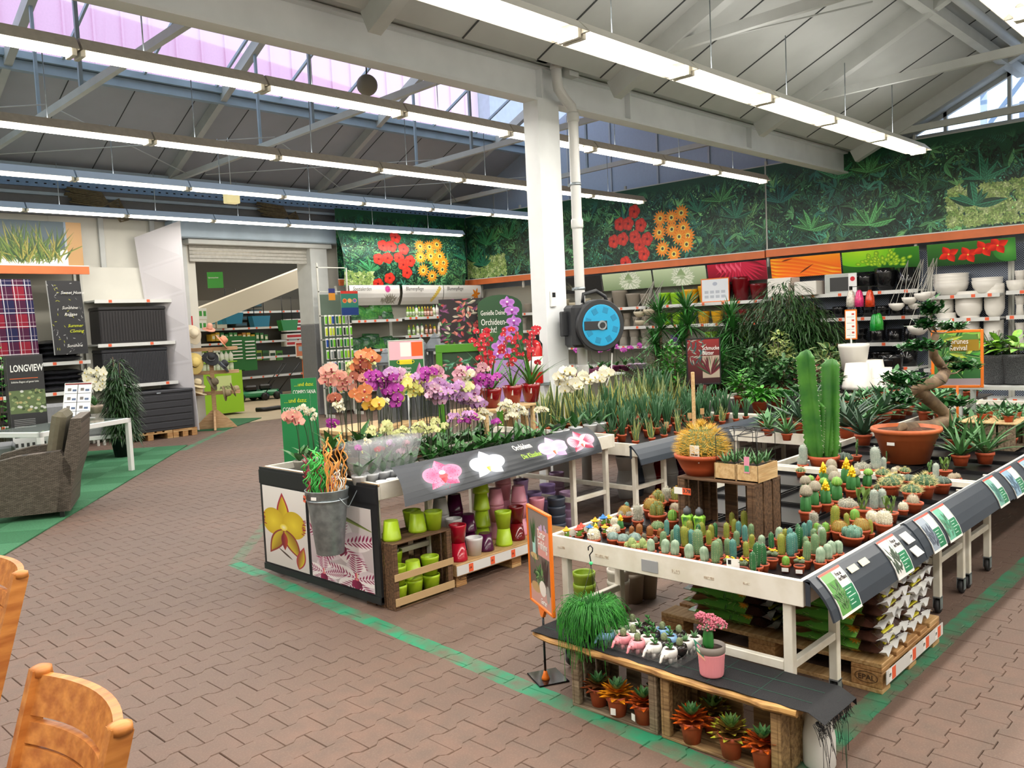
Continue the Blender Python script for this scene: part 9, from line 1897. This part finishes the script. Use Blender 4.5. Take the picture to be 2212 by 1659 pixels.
# hat stand
t = thing('hat_stand', 'pale wooden hat stand in the passage', 'stand', (7.8, 15.5, .012), -.5); hwd = wood('hat_wood', 'c8a47c', 'a8845c'); q = MB(); q.bbox(-.04, -.03, 0, .04, .03, 1.55); obj('post', q, t, hwd)
for a in (0, PI / 2): q = MB(); q.prism([(-.4, 0), (.4, 0), (.3, .12), (.06, .35), (-.06, .35), (-.3, .12)], -.02, .02, T=Matrix.Rotation(a, 4, 'Z') @ Matrix.Rotation(PI / 2, 4, 'X')); obj('foot', q, t, hwd)
for z in (.65, 1.05, 1.5): q = MB(); q.bbox(-.4, -.02, z, .5, .02, z + .07); obj('arm', q, t, hwd)
def hat(px, py, c, c2, s, tilt, lab):
 P = at_y(px, py, 15.35); m = mat('hat_' + c, c, .8, bump=.3, bscale=90); t = thing('sun_hat', lab, 'hat', P, 0, 'sun hats on the stand'); t.rotation_euler = tilt; q = MB(); q.lathe([(s, 0), (s * .99, .008), (s * .5, .0), (s * .46, .03), (s * .42, .1), (s * .25, .125), (.001, .12)], m, 22, fn=lambda a, r, z: r * (1 + (.06 * math.sin(3 * a) if r > s * .8 else 0))); obj('hat_body', q, t); q = MB(); q.lathe([(s * .475, .022), (s * .46, .05)], mat('hatb_' + c2, c2, .8), 22); obj('hat_band', q, t)
for px, py, c, c2, s, ti, lab in ((415, 722, 'e0d4b8', 'd8ccb0', .2, (1.2, 0, .2), 'cream fedora at the top left of the stand'), (452, 712, 'e0a088', 'd09078', .12, (.4, 0, 0), 'small coral cap at the top of the stand'), (478, 738, 'e09a78', 'c88060', .17, (.9, .3, .8), 'wavy coral sun hat at the top right'), (418, 784, 'e0c878', '20201c', .21, (1.3, 0, .1), 'straw yellow sun hat with a black band'), (480, 790, '2a2c30', '6a7078', .17, (.8, .3, .6), 'black and grey sun hat on the middle arm'), (455, 775, '26282c', '8a8f94', .16, (.9, -.2, 0), 'black backpack shaped hat behind the black and grey one'),
 (425, 832, 'd8c8a0', '8a7a5c', .17, (.3, .2, 0), 'cream hat with a brown band on the lower arm'), (428, 848, 'e0d0ac', 'c8b48c', .17, (.2, .3, 0), 'lowest cream hat of the pile'), (458, 828, '6a604c', '5a503c', .16, (1.0, .5, .5), 'dark olive pleated hat'), (485, 850, '8a7c5c', '7a6c4c', .15, (1.4, .6, .8), 'row of khaki hats hanging at the lower right'), (503, 842, '9a8c6c', '8a7c5c', .14, (1.2, .7, 1.0), 'rearmost khaki hat at the lower right')): hat(px, py, c, c2, s, ti, lab)
# person bending over a counter in the hall
def person():
 P = at_z(566, 842); t = thing('person', 'person in a black jacket and grey trousers bending over a counter', 'person', P, -.6); me = bpy.data.meshes.new('body')
 V = [(0, 0, .92), (.04, 0, 1.12), (.2, 0, 1.34), (.3, 0, 1.42), (.36, 0, 1.44), (.42, 0, 1.42), (.0, .09, .86), (.03, .1, .48), (-.02, .1, .08), (.1, .11, .04), (.0, -.09, .86), (.06, -.12, .48), (.04, -.14, .08), (.16, -.15, .04), (.24, .17, 1.34), (.36, .2, 1.12), (.56, .14, 1.02), (.63, .12, 1.0), (.24, -.17, 1.34), (.38, -.2, 1.12), (.58, -.14, 1.02), (.65, -.12, 1.0)]
 E_ = [(0, 1), (1, 2), (2, 3), (3, 4), (4, 5), (0, 6), (6, 7), (7, 8), (8, 9), (0, 10), (10, 11), (11, 12), (12, 13), (2, 14), (14, 15), (15, 16), (16, 17), (2, 18), (18, 19), (19, 20), (20, 21)]
 Rr = [.13, .125, .14, .06, .07, .08, .095, .06, .04, .045, .095, .06, .04, .045, .06, .045, .03, .028, .06, .045, .03, .028]
 me.from_pydata(V, E_, []); o = bpy.data.objects.new('body', me); COL.objects.link(o); o.parent = t; md = o.modifiers.new('s', 'SKIN')
 for i, r in enumerate(Rr): me.skin_vertices[0].data[i].radius = (r, r)
 me.skin_vertices[0].data[0].use_root = True; s2 = o.modifiers.new('u', 'SUBSURF'); s2.levels = s2.render_levels = 2
 m = bpy.data.materials.new('clothes'); m.use_nodes = True; N, L = m.node_tree.nodes, m.node_tree.links; tc = N.new('ShaderNodeTexCoord'); sx = N.new('ShaderNodeSeparateXYZ'); cr = N.new('ShaderNodeValToRGB'); L.new(tc.outputs['Object'], sx.inputs[0]); mp = N.new('ShaderNodeMath'); mp.operation = 'MULTIPLY'; mp.inputs[1].default_value = .6; L.new(sx.outputs[2], mp.inputs[0]); L.new(mp.outputs[0], cr.inputs[0]); L.new(cr.outputs[0], N['Principled BSDF'].inputs['Base Color'])
 cr.color_ramp.interpolation = 'CONSTANT'; el = cr.color_ramp.elements; el[0].color = srgb('d8d4cc'); el[1].position = .05; el[1].color = srgb('6a6660')
 for p_, c in ((.55, '9ab0b8'), (.575, '18181a')): e = el.new(p_); e.color = srgb(c)
 me.materials.append(m); q = MB(); q.sphere((.42, 0, 1.44), .095, mat('skin', 'c89a80', .6), 14, 10, sq=(1, .85, 1.1)); q.sphere((.52, 0, 1.42), .015, MATS['skin'], 6, 5); obj('head', q, t); q = MB(); q.sphere((.39, 0, 1.48), .1, None, 14, 10, sq=(1, .95, 1)); q.sphere((.34, 0, 1.58), .05, None, 10, 8); obj('hair', q, t, mat('hair_dark', '2a1612', .6))
person(); q = MB(); q.bbox(-.1, -.3, .86, 1.4, .4, .92); q.box(0, -.2, 0, .06, .3, .86); q.box(1.2, -.2, 0, 1.3, .3, .86); q.box(.2, -.1, .92, .5, .2, 1.0); o = obj('work_counter', q, None, mat('counter_pale', 'b0aa98', .6), label='pale counter the person leans over', cat='counter'); o.location = at_z(566, 842) + Vector((.45, -.35, 0)); o.rotation_euler = (0, 0, -.6)
